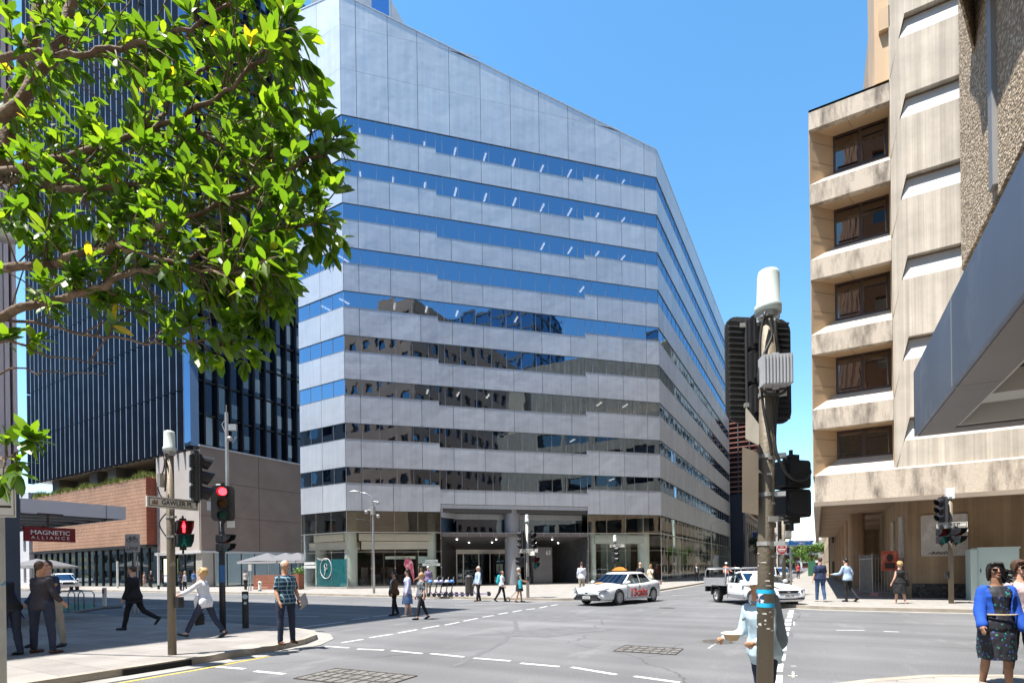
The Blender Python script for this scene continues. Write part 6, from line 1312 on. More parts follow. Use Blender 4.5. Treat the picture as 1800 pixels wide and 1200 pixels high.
def stripes(name, base, line, freq, th=.35, axis=0, rough=.85):
    m = bpy.data.materials.new(name); m.use_nodes = True; t = NT(m); b = t.n['Principled BSDF']; co = t.a('TexCoord').outputs['Object']; s = t.a('SeparateXYZ', {0: co})
    w = t.a('Math', {0: t.a('Math', {0: s.outputs[axis], 1: freq}, operation='MULTIPLY').outputs[0]}, operation='FRACT'); g = t.a('Math', {0: w.outputs[0], 1: th}, operation='LESS_THAN'); mx = t.a('Mix', {0: g.outputs[0]}, data_type='RGBA'); mx.inputs[6].default_value = (*base, 1); mx.inputs[7].default_value = (*line, 1)
    t.l.new(mx.outputs[2], b.inputs['Base Color']); b.inputs['Roughness'].default_value = rough; return m
def plaid(name):
    m = bpy.data.materials.new(name); m.use_nodes = True; t = NT(m); b = t.n['Principled BSDF']; co = t.a('TexCoord').outputs['Object']; s = t.a('SeparateXYZ', {0: co})
    def band(ax, f, th, ph): 
        u = t.a('Math', {0: t.a('Math', {0: s.outputs[ax], 1: f}, operation='MULTIPLY').outputs[0], 1: ph}, operation='ADD'); w = t.a('Math', {0: u.outputs[0]}, operation='FRACT'); return t.a('Math', {0: w.outputs[0], 1: th}, operation='LESS_THAN').outputs[0]
    xy = t.a('Math', {0: s.outputs[0], 1: s.outputs[1]}, operation='ADD')
    def bandx(f, th, ph): u = t.a('Math', {0: t.a('Math', {0: xy.outputs[0], 1: f}, operation='MULTIPLY').outputs[0], 1: ph}, operation='ADD'); w = t.a('Math', {0: u.outputs[0]}, operation='FRACT'); return t.a('Math', {0: w.outputs[0], 1: th}, operation='LESS_THAN').outputs[0]
    c = None
    def over(c, fac, col, k):
        f = t.a('Math', {0: fac, 1: k}, operation='MULTIPLY'); mx = t.a('Mix', {0: f.outputs[0]}, data_type='RGBA')
        if c is None: mx.inputs[6].default_value = (.01, .13, .17, 1)
        else: t.l.new(c, mx.inputs[6])
        mx.inputs[7].default_value = (*col, 1); return mx.outputs[2]
    c = over(None, bandx(11, .45, 0), (.008, .02, .06), .8); c = over(c, band(2, 11, .45, 0), (.008, .02, .06), .8)
    c = over(c, bandx(11, .14, .3), (.45, .55, .6), .7); c = over(c, band(2, 11, .14, .3), (.45, .55, .6), .7)
    t.l.new(c, b.inputs['Base Color']); b.inputs['Roughness'].default_value = .85; return m
def floral(name, base, c1, c2, sc_=26., th=.22):
    m = bpy.data.materials.new(name); m.use_nodes = True; t = NT(m); b = t.n['Principled BSDF']; co = t.a('TexCoord').outputs['Object']
    nz = t.a('TexNoise', {'Vector': co, 'Scale': 40.}); ad = t.a('VectorMath', {0: co, 1: t.a('VectorMath', {0: nz.outputs['Color'], 'Scale': .035}, operation='SCALE').outputs[0]}, operation='ADD')
    v = t.a('TexVoronoi', {'Vector': ad.outputs[0], 'Scale': sc_}); sep = t.a('SeparateColor', {0: v.outputs['Color']})
    a = t.a('Math', {0: v.outputs['Distance'], 1: th+.12}, operation='LESS_THAN'); k = t.a('Math', {0: sep.outputs[0], 1: .38}, operation='LESS_THAN'); f = t.a('Math', {0: a.outputs[0], 1: k.outputs[0]}, operation='MULTIPLY')
    mc = t.a('Mix', {0: t.a('Math', {0: sep.outputs[1], 1: .5}, operation='GREATER_THAN').outputs[0]}, data_type='RGBA'); mc.inputs[6].default_value = (*c1, 1); mc.inputs[7].default_value = (*c2, 1)
    mx = t.a('Mix', {0: f.outputs[0]}, data_type='RGBA'); mx.inputs[6].default_value = (*base, 1); t.l.new(mc.outputs[2], mx.inputs[7]); t.l.new(mx.outputs[2], b.inputs['Base Color']); b.inputs['Roughness'].default_value = .7; return m
def remesh(name, bm, m, parent, vox, fold=0., smooth=3, seed=0, post=None):
    me = bpy.data.meshes.new(name); bmesh.ops.recalc_face_normals(bm, faces=bm.faces); bm.to_mesh(me); bm.free(); o = bpy.data.objects.new(name, me); C.objects.link(o)
    r = o.modifiers.new('r', 'REMESH'); r.mode = 'VOXEL'; r.voxel_size = vox; s = o.modifiers.new('s', 'SMOOTH'); s.factor = .5; s.iterations = smooth
    o.parent = parent
    def fin(me):
        o.modifiers.clear(); o.data = me; me.name = name; me.materials.clear(); me.materials.append(o.get('_m') and bpy.data.materials[o['_m']] or m)
        if '_m' in o: del o['_m']
        if fold:
            ns = [v.normal.copy() for v in me.vertices]
            for v, n in zip(me.vertices, ns):
                q = Vector((v.co.x*9+seed, v.co.y*9, v.co.z*5)); d = noise.noise(q)+.5*noise.noise(q*2.3); v.co += n*(fold*d)
        if post: post(o)
        for p in o.data.polygons: p.use_smooth = True
    PENDING.append((o, fin)); return o
def limb(bm, pts, rs, n=10, fl=1.):
    pts = [Vector(p) for p in pts]
    # interpolate for smooth tapering joints
    P, Rr = [], []
    for i in range(len(pts)-1):
        for k in range(4): u = k/4; P.append(pts[i].lerp(pts[i+1], u)); Rr.append(rs[i]+(rs[i+1]-rs[i])*u)
    P.append(pts[-1]); Rr.append(rs[-1])
    for _ in range(1):
        Q = P[:]
        for i in range(1, len(P)-1): Q[i] = P[i]*.5+(P[i-1]+P[i+1])*.25
        P = Q
    tube(bm, P, Rr, n)
    sph(bm, P[0], Rr[0], n=n, m=6); sph(bm, P[-1], Rr[-1], n=n, m=6)
def person(label, loc, f, H=1.75, legs=((.05, .02), (-.05, .02)), arms=((.05, .12, .25), (.05, .12, .25)), lean=0., head=(0, 0), female=False, fat=1., skin_='light', hair=('short', 'brown'),
           top=('shirt', None, .0), bottom=('trousers', None, 1.), shoes=None, vox=.014, glasses=False, jacket=None, tie=None, group=None, openw=.03, spread=0., grip=False):
    s = H/1.75; sm_ = skins[skin_]; t = thing('person', label, 'person', loc, math.atan2(-f.x, f.y), group)
    hx = .095+spread*.35
    UP = Vector((0, math.sin(lean), math.cos(lean))); FWD = Vector((0, math.cos(lean), -math.sin(lean))); X = Vector((1, 0, 0))
    # legs
    J = []
    for i, (a, k) in enumerate(legs):
        sx = -1 if i == 0 else 1; hip = Vector((sx*hx, 0, .93)); d = Vector((sx*spread, math.sin(a), -math.cos(a))).normalized(); kn = hip+d*.44; b = a-k; d2 = Vector((sx*spread*.6, math.sin(b), -math.cos(b))).normalized(); an = kn+d2*.43
        tb_ = max(-.9, min(0, b+.12))*1.0 if b < -.12 else max(0, b-.1)*.8; J.append([hip, kn, an, tb_])
    low = min(min(an.z-.075, an.z-.05+.17*math.sin(tb_)) for _, _, an, tb_ in J); dz = -low
    P0 = Vector((0, 0, .95+dz))
    for j in J:
        for k in range(3): j[k].z += dz
    sc = lambda v: v*s
    nb = P0+UP*.53; sh_w = .142 if female else .163
    hp = Vector((0, math.sin(lean*.4+head[1]), math.cos(lean*.4+head[1]))); hc = nb+UP*.055+hp*.125
    # arms
    Aj = []
    for i, ar in enumerate(arms):
        sx = -1 if i == 0 else 1; p, ab, el = ar[:3]; inn = ar[3] if len(ar) > 3 else 0.
        sh = P0+UP*.455+X*(sx*sh_w*fat**.4); d = Vector((sx*math.sin(ab), math.sin(p)*math.cos(ab), -math.cos(p)*math.cos(ab))); e = sh+d*.29
        p2 = p+el; d2 = Vector((sx*math.sin(ab)-sx*inn, math.sin(p2)*math.cos(ab), -math.cos(p2)*math.cos(ab))).normalized(); w = e+d2*.25; Aj.append((sh, e, w, d2, sx))
    def torso(bm, grow=0., t0=-.12, t1=.62, flare=0.):
        T = [(-.13, .12, .09), (-.05, .168, .12), (.03, .165 if not female else .17, .118), (.12, .15 if not female else .14, .108), (.20, .145 if not female else .125, .10), (.30, .16 if not female else .14, .112), (.38, .172 if not female else .15, .115 if not female else .122), (.44, .172 if not female else .145, .098), (.485, .125 if not female else .11, .078), (.51, .085, .066), (.54, .062, .06), (.62, .055, .058)]
        R_ = []
        ks = [t0]+[q[0] for q in T if t0 < q[0] < t1]+[t1]
        for q in ks:
            v = lerp([(a, (b, c)) for a, b, c in T], q); fl_ = flare*max(0, (.15-q))*1.2
            ff = fat if q < .46 else 1.
            c = P0+UP*q+FWD*(.015*(fat-1)*4 if .0 < q < .3 else 0)
            R_.append(ring(bm, c, X, FWD, v[0]*(1+(ff-1)*.7)+grow+fl_, v[1]*ff+grow+fl_*.7, 20))
        skin(bm, R_)
    B = NB(); torso(B)
    hr = (.073, .092, .115) if not female else (.069, .087, .11)
    yaw = Matrix.Rotation(head[0], 3, 'Z'); 
    def hpnt(x, y, z): return hc + yaw @ Vector((x, y, 0))*1.0 + Vector((0, math.sin(head[1])*z, z*math.cos(head[1]*.7)))
    hb = NB(); sph(hb, (0, 0, .012), hr[0], hr[1], hr[2]*.93, 18, 12); sph(hb, (0, .022, -.05), .052, .062, .062, 14, 8)
    limb(hb, [(0, .085, .02), (0, .105, -.018)], [.009, .014], 8); sph(hb, (0, .088, -.052), .02, .012, .009, 8, 6); sph(hb, (0, .078, -.085), .022, .018, .014, 8, 6)
    for sx in (-1, 1): sph(hb, (sx*.075, -.005, -.005), .010, .018, .03, 8, 6); sph(hb, (sx*.033, .078, .022), .018, .012, .008, 8, 6)
    limb(hb, [(0, -.015, -.04), (0, -.03, -.15)], [.052, .056], 12)
    HM = Matrix.Translation(hc) @ Matrix.Rotation(head[0], 4, 'Z') @ Matrix.Rotation(-(lean*.5+head[1]), 4, 'X')
    hb.transform(HM); tmp = bpy.data.meshes.new('t'); hb.to_mesh(tmp); B.from_mesh(tmp); hb.free(); bpy.data.meshes.remove(tmp)
    for sh, e, w, d2, sx in Aj:
        limb(B, [sh-X*sx*.02, e, e.lerp(w, .25), w], [.048, .040, .042, .026])
        side = Vector((0, 1, 0)).cross(d2); side = (side if side.length > .3 else X).normalized(); pn = d2.cross(side).normalized()
        # palm and fingers: relaxed curl (or a grip)
        pal = w+d2*.045; fr_ = max(.0085, vox*.95)
        sph(B, pal, .02, .034, .045, 10, 8) if abs(d2.z) > .8 else sph(B, pal, .03, .045, .03, 10, 8)
        for k in range(4):
            o_ = (-.028+.0185*k); base = w+d2*.075+pn*o_; L_ = (.065, .078, .074, .058)[k]; c1 = 1.1 if grip else .35; inw = -X*sx
            q1 = base+(d2*math.cos(c1*.5)+inw*math.sin(c1*.5))*L_*.5; q2 = q1+(d2*math.cos(c1*1.6)+inw*math.sin(c1*1.6))*L_*.5; limb(B, [base, q1, q2], [fr_, fr_*.95, fr_*.8], 6)
        q = w+d2*.03+pn*.03; limb(B, [q, q+pn*.022+d2*.03-X*sx*.01, q+pn*.024+d2*.055-X*sx*.018], [fr_*1.15, fr_*1.1, fr_*.9], 6)
    for hip, kn, an, tb_ in J:
        limb(B, [hip, kn, kn.lerp(an, .3), an], [.078, .052, .053, .034]); 
        fd = Vector((0, math.cos(tb_), math.sin(tb_))); limb(B, [an-fd*.03-ZZ*.03, an+fd*.14-ZZ*.055], [.032, .028])
    B.transform(Matrix.Scale(s, 4)); body = remesh('body', B, sm_, t, vox if vox < .012 else .013, smooth=2)
    # face
    E = NB()
    for sx in (-1, 1): sph(E, (sx*.031, .086, .012), .011, .006, .006, 8, 6); box(E, sx*.031-.018, sx*.031+.018, .083, .093, .030, .036)
    E.transform(Matrix.Scale(s, 4) @ HM); obj('eyes', E, eyem, t)
    E = NB(); sph(E, (0, .098, -.052), .022, .006, .006, 8, 5); E.transform(Matrix.Scale(s, 4) @ HM); obj('mouth', E, lipm, t)
    if glasses:
        E = NB()
        for sx in (-1, 1): slab(E, [(sx*.006, .098, .030), (sx*.062, .086, .030), (sx*.060, .086, -.002), (sx*.020, .098, -.008)], (0, .006, 0)); box(E, sx*.066-.003, sx*.066+.003, .0, .085, .018, .028)
        E.transform(Matrix.Scale(s, 4) @ HM); obj('sunglasses', E, glm, t)
    # hair
    hk, hcm = hair
    if hk != 'bald':
        E = NB(); big = {'short': 1., 'thin': .97, 'long': 1.06, 'curly': 1.18, 'bun': 1.02, 'windy': 1.1}[hk]
        sph(E, (0, -.022, .03), .080*big, .096*big, .098*big, 20, 14)
        if hk in ('long', 'windy', 'bun'): sph(E, (0, -.055, -.03), .075, .06, .11, 16, 10)
        if hk == 'long': sph(E, (0, -.07, -.13), .085, .05, .12, 16, 10)
        if hk == 'bun': sph(E, (0, -.13, .03), .045, .05, .05, 12, 8)
        if hk == 'curly':
            rq = random.Random(hash(label) % 1000 if False else len(label))
            for _ in range(26): a = rq.uniform(0, 6.28); z = rq.uniform(-.05, .12); r_ = .085*math.sqrt(max(.1, 1-((z-.03)/.12)**2)); y = -.02+r_*1.1*math.sin(a); x = r_*math.cos(a); 
            for _ in range(40):
                a = rq.uniform(0, 6.28); z = rq.uniform(-.06, .13); r_ = .088*math.sqrt(max(.08, 1-((z-.03)/.115)**2)); y = -.02+r_*1.15*math.sin(a)
                if y > .055 and z < .06: continue
                sph(E, (r_*math.cos(a), y, z), .024, n=8, m=6)
        if hk == 'windy':
            rq = random.Random(5)
            for _ in range(60):
                a = rq.uniform(-1, 1); z = rq.uniform(-.12, .10); p = Vector((-.03+rq.uniform(-.05, .05), -.03+rq.uniform(-.05, .03), z)); q = p+Vector((-rq.uniform(.08, .24), rq.uniform(-.06, .05), rq.uniform(-.08, .02))); limb(E, [p, p.lerp(q, .5)+Vector((0, 0, .015)), q], [.016, .010, .004], 5)
            for sx in (-1, 1): limb(E, [(sx*.06, .03, .09), (sx*.085, .02, 0), (sx*.08, -.01, -.11)], [.03, .028, .016], 8)
            limb(E, [(-.05, .06, .095), (.05, .065, .10)], [.026, .026], 8)
        E.transform(HM); E.transform(Matrix.Scale(s, 4)); remesh('hair', E, hairs[hcm], t, .008 if vox < .012 else .011, fold=.006 if hk in ('short', 'thin') else .012, smooth=1)
    # top
    kind, tm, slv = top[:3]; ln = top[3] if len(top) > 3 else -.10
    if kind:
        E = NB(); g = .014 if kind == 'shirt' else .024
        torso(E, g, ln, .515, flare=.12 if kind == 'shirt' else .2)
        for sh, e, w, d2, sx in Aj:
            if slv >= .95: limb(E, [sh, e, w-d2*.01], [.054+g*.6, .050+g*.5, .038+g*.3])
            elif slv > .5: limb(E, [sh, e, e.lerp(w, (slv-.5)*1.6)], [.054+g*.6, .050+g*.5, .046+g*.4])
            elif slv > 0: limb(E, [sh, sh.lerp(e, .35+slv)], [.054+g*.6, .058+g*.5])
            else: sph(E, sh-X*sx*.015, .052)
        E.transform(Matrix.Scale(s, 4)); remesh(top[4] if len(top) > 4 else 'shirt', E, tm, t, max(.009, vox*.8), fold=.010, smooth=4, seed=len(label))
    if jacket:   # open-fronted jacket drawn as a second shell
        jm, jl = jacket; E = NB(); torso(E, .030, jl, .50, flare=.22)
        for sh, e, w, d2, sx in Aj: limb(E, [sh, e, w-d2*.02], [.066, .062, .048])
        bmesh.ops.delete(E, geom=[], context='VERTS')
        def openfront(o, openw=openw, s=s, P0=P0.copy(), FWD=FWD.copy(), UP=UP.copy(), jm=jm):
            bb = bmesh.new(); bb.from_mesh(o.data)
            dl = [v for v in bb.verts if abs(v.co.x) < openw*s+max(0, (v.co.z/s-P0.z-.1))*.12*s and (v.co-P0*s).dot(FWD) > .03 and (v.co-P0*s).dot(UP) < .53*s]
            bmesh.ops.delete(bb, geom=dl, context='VERTS'); bb.to_mesh(o.data); bb.free()
            so_ = o.modifiers.new('th', 'SOLIDIFY'); so_.thickness = -.012
        E.transform(Matrix.Scale(s, 4)); remesh('jacket', E, jm, t, max(.010, vox*.8), fold=.012, smooth=3, seed=len(label)+3, post=openfront)
    # bottom
    bk, bmt, bl = bottom
    if bk == 'trousers':
        E = NB(); torso(E, .010, -.13, .06)
        for hip, kn, an, tb_ in J:
            end = kn.lerp(an, bl*1.0) if bl <= 1 else an; limb(E, [hip+ZZ*.02, kn, kn.lerp(an, .4), end.lerp(kn, .03)], [.10*fat**.5, .068, .066, .055]); 
        E.transform(Matrix.Scale(s, 4)); remesh('trousers', E, bmt, t, max(.010, vox*.8), fold=.010, smooth=4, seed=len(label)+7)
    elif bk == 'shorts':
        E = NB(); torso(E, .012, -.13, .06)
        for hip, kn, an, tb_ in J: limb(E, [hip+ZZ*.02, hip.lerp(kn, .85)], [.10, .085])
        E.transform(Matrix.Scale(s, 4)); remesh('shorts', E, bmt, t, max(.010, vox*.8), fold=.008, smooth=3)
    elif bk == 'skirt':
        E = NB(); k0, k1 = J[0][1], J[1][1]; kc = (k0+k1)/2; hem = P0+(kc-P0)*bl*1.05; sp_ = abs(k0.y-k1.y)*.5*bl; R_ = []
        for u, rx, ry in ((0, .155, .115), (.15, .175, .13), (.4, .19*fat**.5, .15*fat**.5), (.75, .185*fat**.5, .14+sp_*.7), (1, .18*fat**.5, .135+sp_)):
            c = (P0+UP*.08).lerp(hem, u); R_.append(ring(E, c, X, Vector((0, 1, 0)), rx*fat**.3+.005, ry*fat**.3+.005, 20))
        skin(E, R_); E.transform(Matrix.Scale(s, 4)); remesh('skirt', E, bmt, t, max(.010, vox*.8), fold=.014, smooth=3, seed=5)
    # shoes
    if shoes is not None:
        for hip, kn, an, tb_ in J:
            fd = Vector((0, math.cos(tb_), math.sin(tb_))); dn = Vector((0, math.sin(tb_), -math.cos(tb_))); E = NB(); limb(E, [an-fd*.035+dn*.03, an+fd*.06+dn*.038, an+fd*.17+dn*.048], [.042, .042, .033])
            E.transform(Matrix.Scale(s, 4)); remesh('shoe', E, shoes, t, .011, smooth=2)
    t['_j'] = 0; del t['_j']
    inf = dict(P0=P0*s, UP=UP, FWD=FWD, hc=hc*s, hands=[(w+d2*.07)*s for _, _, w, d2, _ in Aj], sh=[a[0]*s for a in Aj], HM=HM, s=s, el=[a[1]*s for a in Aj], kn=[j[1]*s for j in J])
    return t, inf
def held(name, label, cat, t, lp, bm, m, parts=()):
    """a thing carried by a person: top-level, placed in the world at the hand"""
    w = Matrix.Translation(t.location) @ Matrix.Rotation(t.rotation_euler.z, 4, 'Z'); e = thing(name, label, cat, tuple(w @ Vector(lp)), t.rotation_euler.z); obj('body', bm, m, e, smooth=False)
    for n_, b_, m_ in parts: obj(n_, b_, m_, e)
    return e
def bagmesh(w, d, h, taper=.85, strap=.25):
    bm = NB(); R_ = [ring(bm, Vector((0, 0, -h*u)), Vector((1, 0, 0)), Vector((0, 1, 0)), w*.5*(taper+(1-taper)*u), d*.5*(.5+.5*math.sin(min(1, u+.2)*PI*.8)), 14) for u in (0, .15, .5, .85, 1.)]; skin(bm, R_)
    b2 = NB(); tube(b2, [(-w*.3, 0, -.02), (-w*.2, 0, strap*.8), (0, 0, strap), (w*.2, 0, strap*.8), (w*.3, 0, -.02)], .01, 6); return bm, b2
RTf, FWf = RT, FW
jeans = cloth('navy_jeans', (.022, .030, .058)); blackc = cloth('black', (.012, .012, .014)); blackt = cloth('black_trouser', (.016, .016, .018)); beige_c = cloth('beige_trouser', (.38, .33, .26)); whitec = cloth('white', (.66, .67, .72)); lblue = cloth('light_blue', (.36, .48, .66)); navyc = cloth('navy', (.02, .03, .065)); greyc = cloth('grey', (.22, .21, .20))
# left group
person('balding man in charcoal blazer and dark jeans seen from behind, one hand raised', G(74, 1148, .13), (FW*.98+RT*.15).normalized(), 1.79, legs=((.06, .02), (.02, .02)), arms=((.75, .35, 1.1, .25), (.1, .3, .7, .3)), spread=.14, fat=1.15, skin_='tan', hair=('thin', 'brown'), top=('shirt', whitec, .9), jacket=None, bottom=('trousers', jeans, 1.), shoes=shoeb, vox=.010)
o = [x for x in bpy.data.objects if x.get('label', '').startswith('balding man')][0]
bl_m = cloth('charcoal_blazer', (.040, .034, .042))
for c_ in o.children:
    if c_.name.startswith('shirt'): c_['_m'] = bl_m.name; c_.name = 'blazer'
person('man in beige trousers and navy top facing the camera behind the balding man', G(84, 1136, .13), (-FW*.95+RT*.1).normalized(), 1.83, spread=.22, arms=((.2, .25, .9, .3), (.1, .2, .5)), skin_='light', hair=('short', 'brown'), top=('shirt', navyc, .95), bottom=('trousers', beige_c, 1.), shoes=shoek, vox=.011, glasses=True)
t, q = person('stooping man in black with a purple strap at the left edge behind the post', G(17, 1152, .13), (-RT*.95+FW*.2).normalized(), 1.74, lean=.42, legs=((.1, .05), (-.1, .1)), arms=((.5, .15, .9), (.3, .15, 1.0)), skin_='tan', hair=('short', 'black'), top=('shirt', blackc, .95), bottom=('trousers', jeans, 1.), shoes=shoek, vox=.011)
bm = NB(); tube(bm, [q['sh'][1]+Vector((.03, .05, .05)), q['P0']+Vector((.19, .1, .2)), q['P0']+Vector((.19, .02, -.1)), q['P0']+Vector((.19, -.1, -.25))], .018, 6); obj('strap', bm, cloth('purple_strap', (.08, .06, .32)), t)
# walkers on the near left pavement
person('man in black suit and sunglasses striding left on the shaded pavement', G(236, 1106, .13), (-RT*.97-FW*.2).normalized(), 1.76, legs=((.30, .12), (-.42, .62)), arms=((.1, .1, .3), (.25, .1, .2)), lean=.06, skin_='light', hair=('short', 'brown'), top=('shirt', cloth('pale_grey', (.4, .42, .45)), .8), jacket=(blackc, -.2), bottom=('trousers', blackc, 1.), shoes=shoek, vox=.010, glasses=True)
t, q = person('blonde woman in white blouse and navy trousers striding left with a black handbag', G(362, 1121, .13), (-RT*.99-FW*.1).normalized(), 1.68, legs=((.55, .10), (-.38, .22)), arms=((.9, .15, .25), (.12, .15, .35)), lean=.16, head=(0, -.25), female=True, skin_='light', hair=('curly', 'blond'), top=('shirt', whitec, .85, -.16), bottom=('trousers', jeans, .85), shoes=shoek, vox=.010, grip=True)
bm, b2 = bagmesh(.42, .16, .28); held('handbag', 'black handbag swinging from the hand of the blonde woman', 'bag', t, q['hands'][1]+Vector((0, 0, -.18)), bm, blackc, (('strap', b2, blackc),))
bm = NB(); box(bm, -.012, .012, -.09, .09, -.2, .02); held('folded_jacket', 'small black case in the outstretched hand of the blonde woman', 'case', t, q['hands'][0]+Vector((0, .02, -.03)), bm, blackc)
bm = NB(); limb(bm, [q['P0']+Vector((-.14, .12, .12)), q['P0']+Vector((-.1, .17, .02)), q['P0']+Vector((-.06, .17, -.22))], [.04, .05, .035]); limb(bm, [q['P0']+Vector((.12, .13, .3)), q['P0']+Vector((-.08, .16, .06))], [.03, .035]); remesh('sash', bm, whitec, t, .01)
t, q = person('man in teal plaid shirt and navy jeans waiting on the kerb corner looking right', G(503, 1131, .13), (-FW*.62+RT*.78).normalized(), 1.75, legs=((.02, .02), (.06, .04)), arms=((.1, .18, .55, .2), (.05, .16, .5, .15)), head=(.35, .06), fat=1.12, spread=.05, skin_='tan', hair=('thin', 'grey'), top=('shirt', plaid('cloth_teal_plaid'), .35), bottom=('trousers', jeans, 1.), shoes=shoeb, vox=.0095)
bm = NB(); obox(bm, (0, 0, 0), .03, .32, .24, rx=.5); obox(bm, (.04, .02, -.01), .03, .30, .22, rx=.45); held('folders', 'dark ring folders tucked under the arm of the man in plaid', 'folder', t, q['hands'][0]+Vector((-.04, .03, .03)), bm, mat('folder_grey', (.10, .10, .11), .4), ())
# three women crossing
G3 = 'women crossing the road together'
t, q = person('woman in brown jacket and black trousers, leftmost of three crossing together', G(693, 1081), (-RT*.75-FW*.6).normalized(), 1.60, legs=((.15, .08), (-.18, .12)), arms=((.2, .15, .3), (-.1, .2, .3)), female=True, fat=1.1, skin_='tan', hair=('bun', 'black'), top=('shirt', whitec, .3), jacket=(cloth('brown_jacket', (.10, .05, .025)), -.12), bottom=('trousers', blackt, 1.), shoes=shoek, glasses=True, group=G3)
t, q = person('woman in pale lilac blouse and denim skirt, middle of three crossing together', G(717, 1083), (-RT*.8-FW*.5).normalized(), 1.69, legs=((.18, .06), (-.15, .12)), arms=((.15, .15, .2), (-.1, .15, .2)), female=True, skin_='light', hair=('long', 'black'), top=('shirt', cloth('lilac', (.46, .48, .68)), .95), bottom=('skirt', cloth('denim_skirt', (.10, .17, .33)), 1.0), shoes=shoew, group=G3)
bm = NB(); tube(bm, [q['sh'][0]+Vector((.08, .06, .06)), q['P0']+q['FWD']*.16+Vector((0, 0, .25)), q['P0']+q['FWD']*.165+Vector((0, 0, .2)), q['sh'][1]+Vector((-.08, .06, .06))], .008, 5); obj('lanyard', bm, navyc, t)
person('woman in black and white striped blouse, rightmost of three crossing together', G(741, 1088), (-RT*.85-FW*.5).normalized(), 1.58, legs=((.28, .08), (-.25, .2)), arms=((-.15, .2, .3), (.1, .2, .2)), female=True, fat=1.22, skin_='light', hair=('bun', 'blond'), top=('shirt', stripes('cloth_stripe_bw', (.04, .045, .055), (.34, .36, .4), 26, .35), .45, -.2), bottom=('trousers', blackt, .8), shoes=shoek, group=G3)
# near the cafe
person('man in mauve shirt and pale trousers with his back turned outside the cafe', G(753, 1046, .13), (FW*.95-RT*.1).normalized(), 1.75, fat=1.15, arms=((.1, .2, .6), (.1, .2, .6)), skin_='light', hair=('short', 'white'), top=('shirt', cloth('mauve', (.20, .15, .27)), .9), bottom=('trousers', cloth('khaki', (.34, .30, .22)), 1.), shoes=shoew, vox=.018)
person('brown haired woman with raised arm beside the man in the mauve shirt', G(741, 1045, .13), (-FW*.7-RT*.6).normalized(), 1.65, female=True, arms=((.6, .3, 1.4), (.3, .2, .8)), skin_='tan', hair=('long', 'brown'), top=('shirt', cloth('dark_top', (.05, .04, .04)), .1), bottom=('trousers', blackt, 1.), shoes=shoek, vox=.018)
person('white haired man in light blue shirt and black trousers stepping off the far kerb', G(841, 1056), (-RT*.85-FW*.5).normalized(), 1.80, legs=((.16, .05), (-.12, .1)), arms=((.35, .45, .1), (.05, .3, .25)), fat=1.12, skin_='light', hair=('short', 'white'), top=('shirt', lblue, .97), bottom=('trousers', blackt, 1.), shoes=shoeb, vox=.013)
t, q = person('young person in white top with a teal backpack walking right', G(882, 1057), (RT*.95-FW*.25).normalized(), 1.58, legs=((.25, .12), (-.3, .3)), arms=((-.1, .12, .5), (.1, .12, .4)), lean=.1, head=(0, -.2), female=True, skin_='light', hair=('bun', 'brown'), top=('shirt', whitec, .9), bottom=('trousers', blackt, 1.), shoes=shoek, vox=.013)
bm = NB(); limb(bm, [q['P0']+q['UP']*.42-q['FWD']*.17, q['P0']+q['UP']*.12-q['FWD']*.19], [.10, .12]); held_b = remesh('backpack', bm, cloth('teal', (.01, .36, .42)), None, .02); held_b.location = t.location; held_b.rotation_euler = t.rotation_euler; tag(held_b, 'teal backpack on the back of the young person walking right', 'backpack')
t, q = person('grey haired woman in long dark vest walking right behind the signal pole', G(913, 1058), (RT*.98+FW*.1).normalized(), 1.70, legs=((.2, .1), (-.15, .15)), arms=((.2, .1, 1.0), (.3, .1, 1.0)), female=True, fat=1.05, skin_='tan', hair=('short', 'white'), top=('shirt', cloth('dark_vest', (.07, .06, .07)), .0, -.35), bottom=('skirt', blackt, .8), shoes=shoeb, vox=.013)
bm, b2 = bagmesh(.40, .2, .42, .7, .32); held('shoulder_bag', 'turquoise shoulder bag hanging at the side of the grey haired woman', 'bag', t, q['P0']+Vector((.2, .03, .2)), bm, cloth('turquoise', (.02, .34, .42)), (('strap', b2, cloth('turquoise', (.02, .34, .42))),))
tr = thing('kick_scooter', 'small kick scooter trailing behind the grey haired woman', 'scooter', tuple(G(895, 1057)), YAW); bm = NB(); tube(bm, [(0, 0, .12), (.35, 0, .5), (.6, 0, .78)], .02, 6); box(bm, -.1, .35, -.05, .05, .1, .13); obj('frame', bm, mat('scooter_bronze', (.35, .25, .16), .4, .3), tr); bm = NB(); tube(bm, [(-.06+.10*math.cos(a*PI/7), 0, .12+.10*math.sin(a*PI/7)) for a in range(15)], .025, 6); obj('wheel', bm, blk, tr)
# behind the taxi
person('man in white shirt with his back turned, standing behind the taxi bonnet', G(1023, 1044, .13), (FW*.95-RT*.1).normalized(), 1.84, arms=((.1, .2, .8, .3), (.1, .2, .8, .3)), fat=1.1, skin_='light', hair=('short', 'brown'), top=('shirt', cloth('white_shirt', (.60, .64, .74)), .95), bottom=('trousers', beige_c, 1.), shoes=shoeb)
person('man in black polo shirt standing behind the taxi boot', G(1126, 1041, .13), (-FW*.95+RT*.2).normalized(), 1.80, arms=((.1, .2, .7), (.1, .3, .4)), fat=1.1, skin_='light', hair=('short', 'ginger'), top=('shirt', blackc, .3), bottom=('trousers', blackt, 1.), shoes=shoek)
person('woman in mustard yellow dress standing behind the taxi boot', G(1144, 1042, .13), (-FW*.7-RT*.7).normalized(), 1.66, arms=((.6, .2, 1.6), (.1, .2, .6)), female=True, skin_='light', hair=('long', 'ginger'), top=('shirt', cloth('cream_top', (.6, .55, .42)), .3), bottom=('skirt', cloth('mustard', (.58, .40, .10)), 1.3), shoes=shoew)
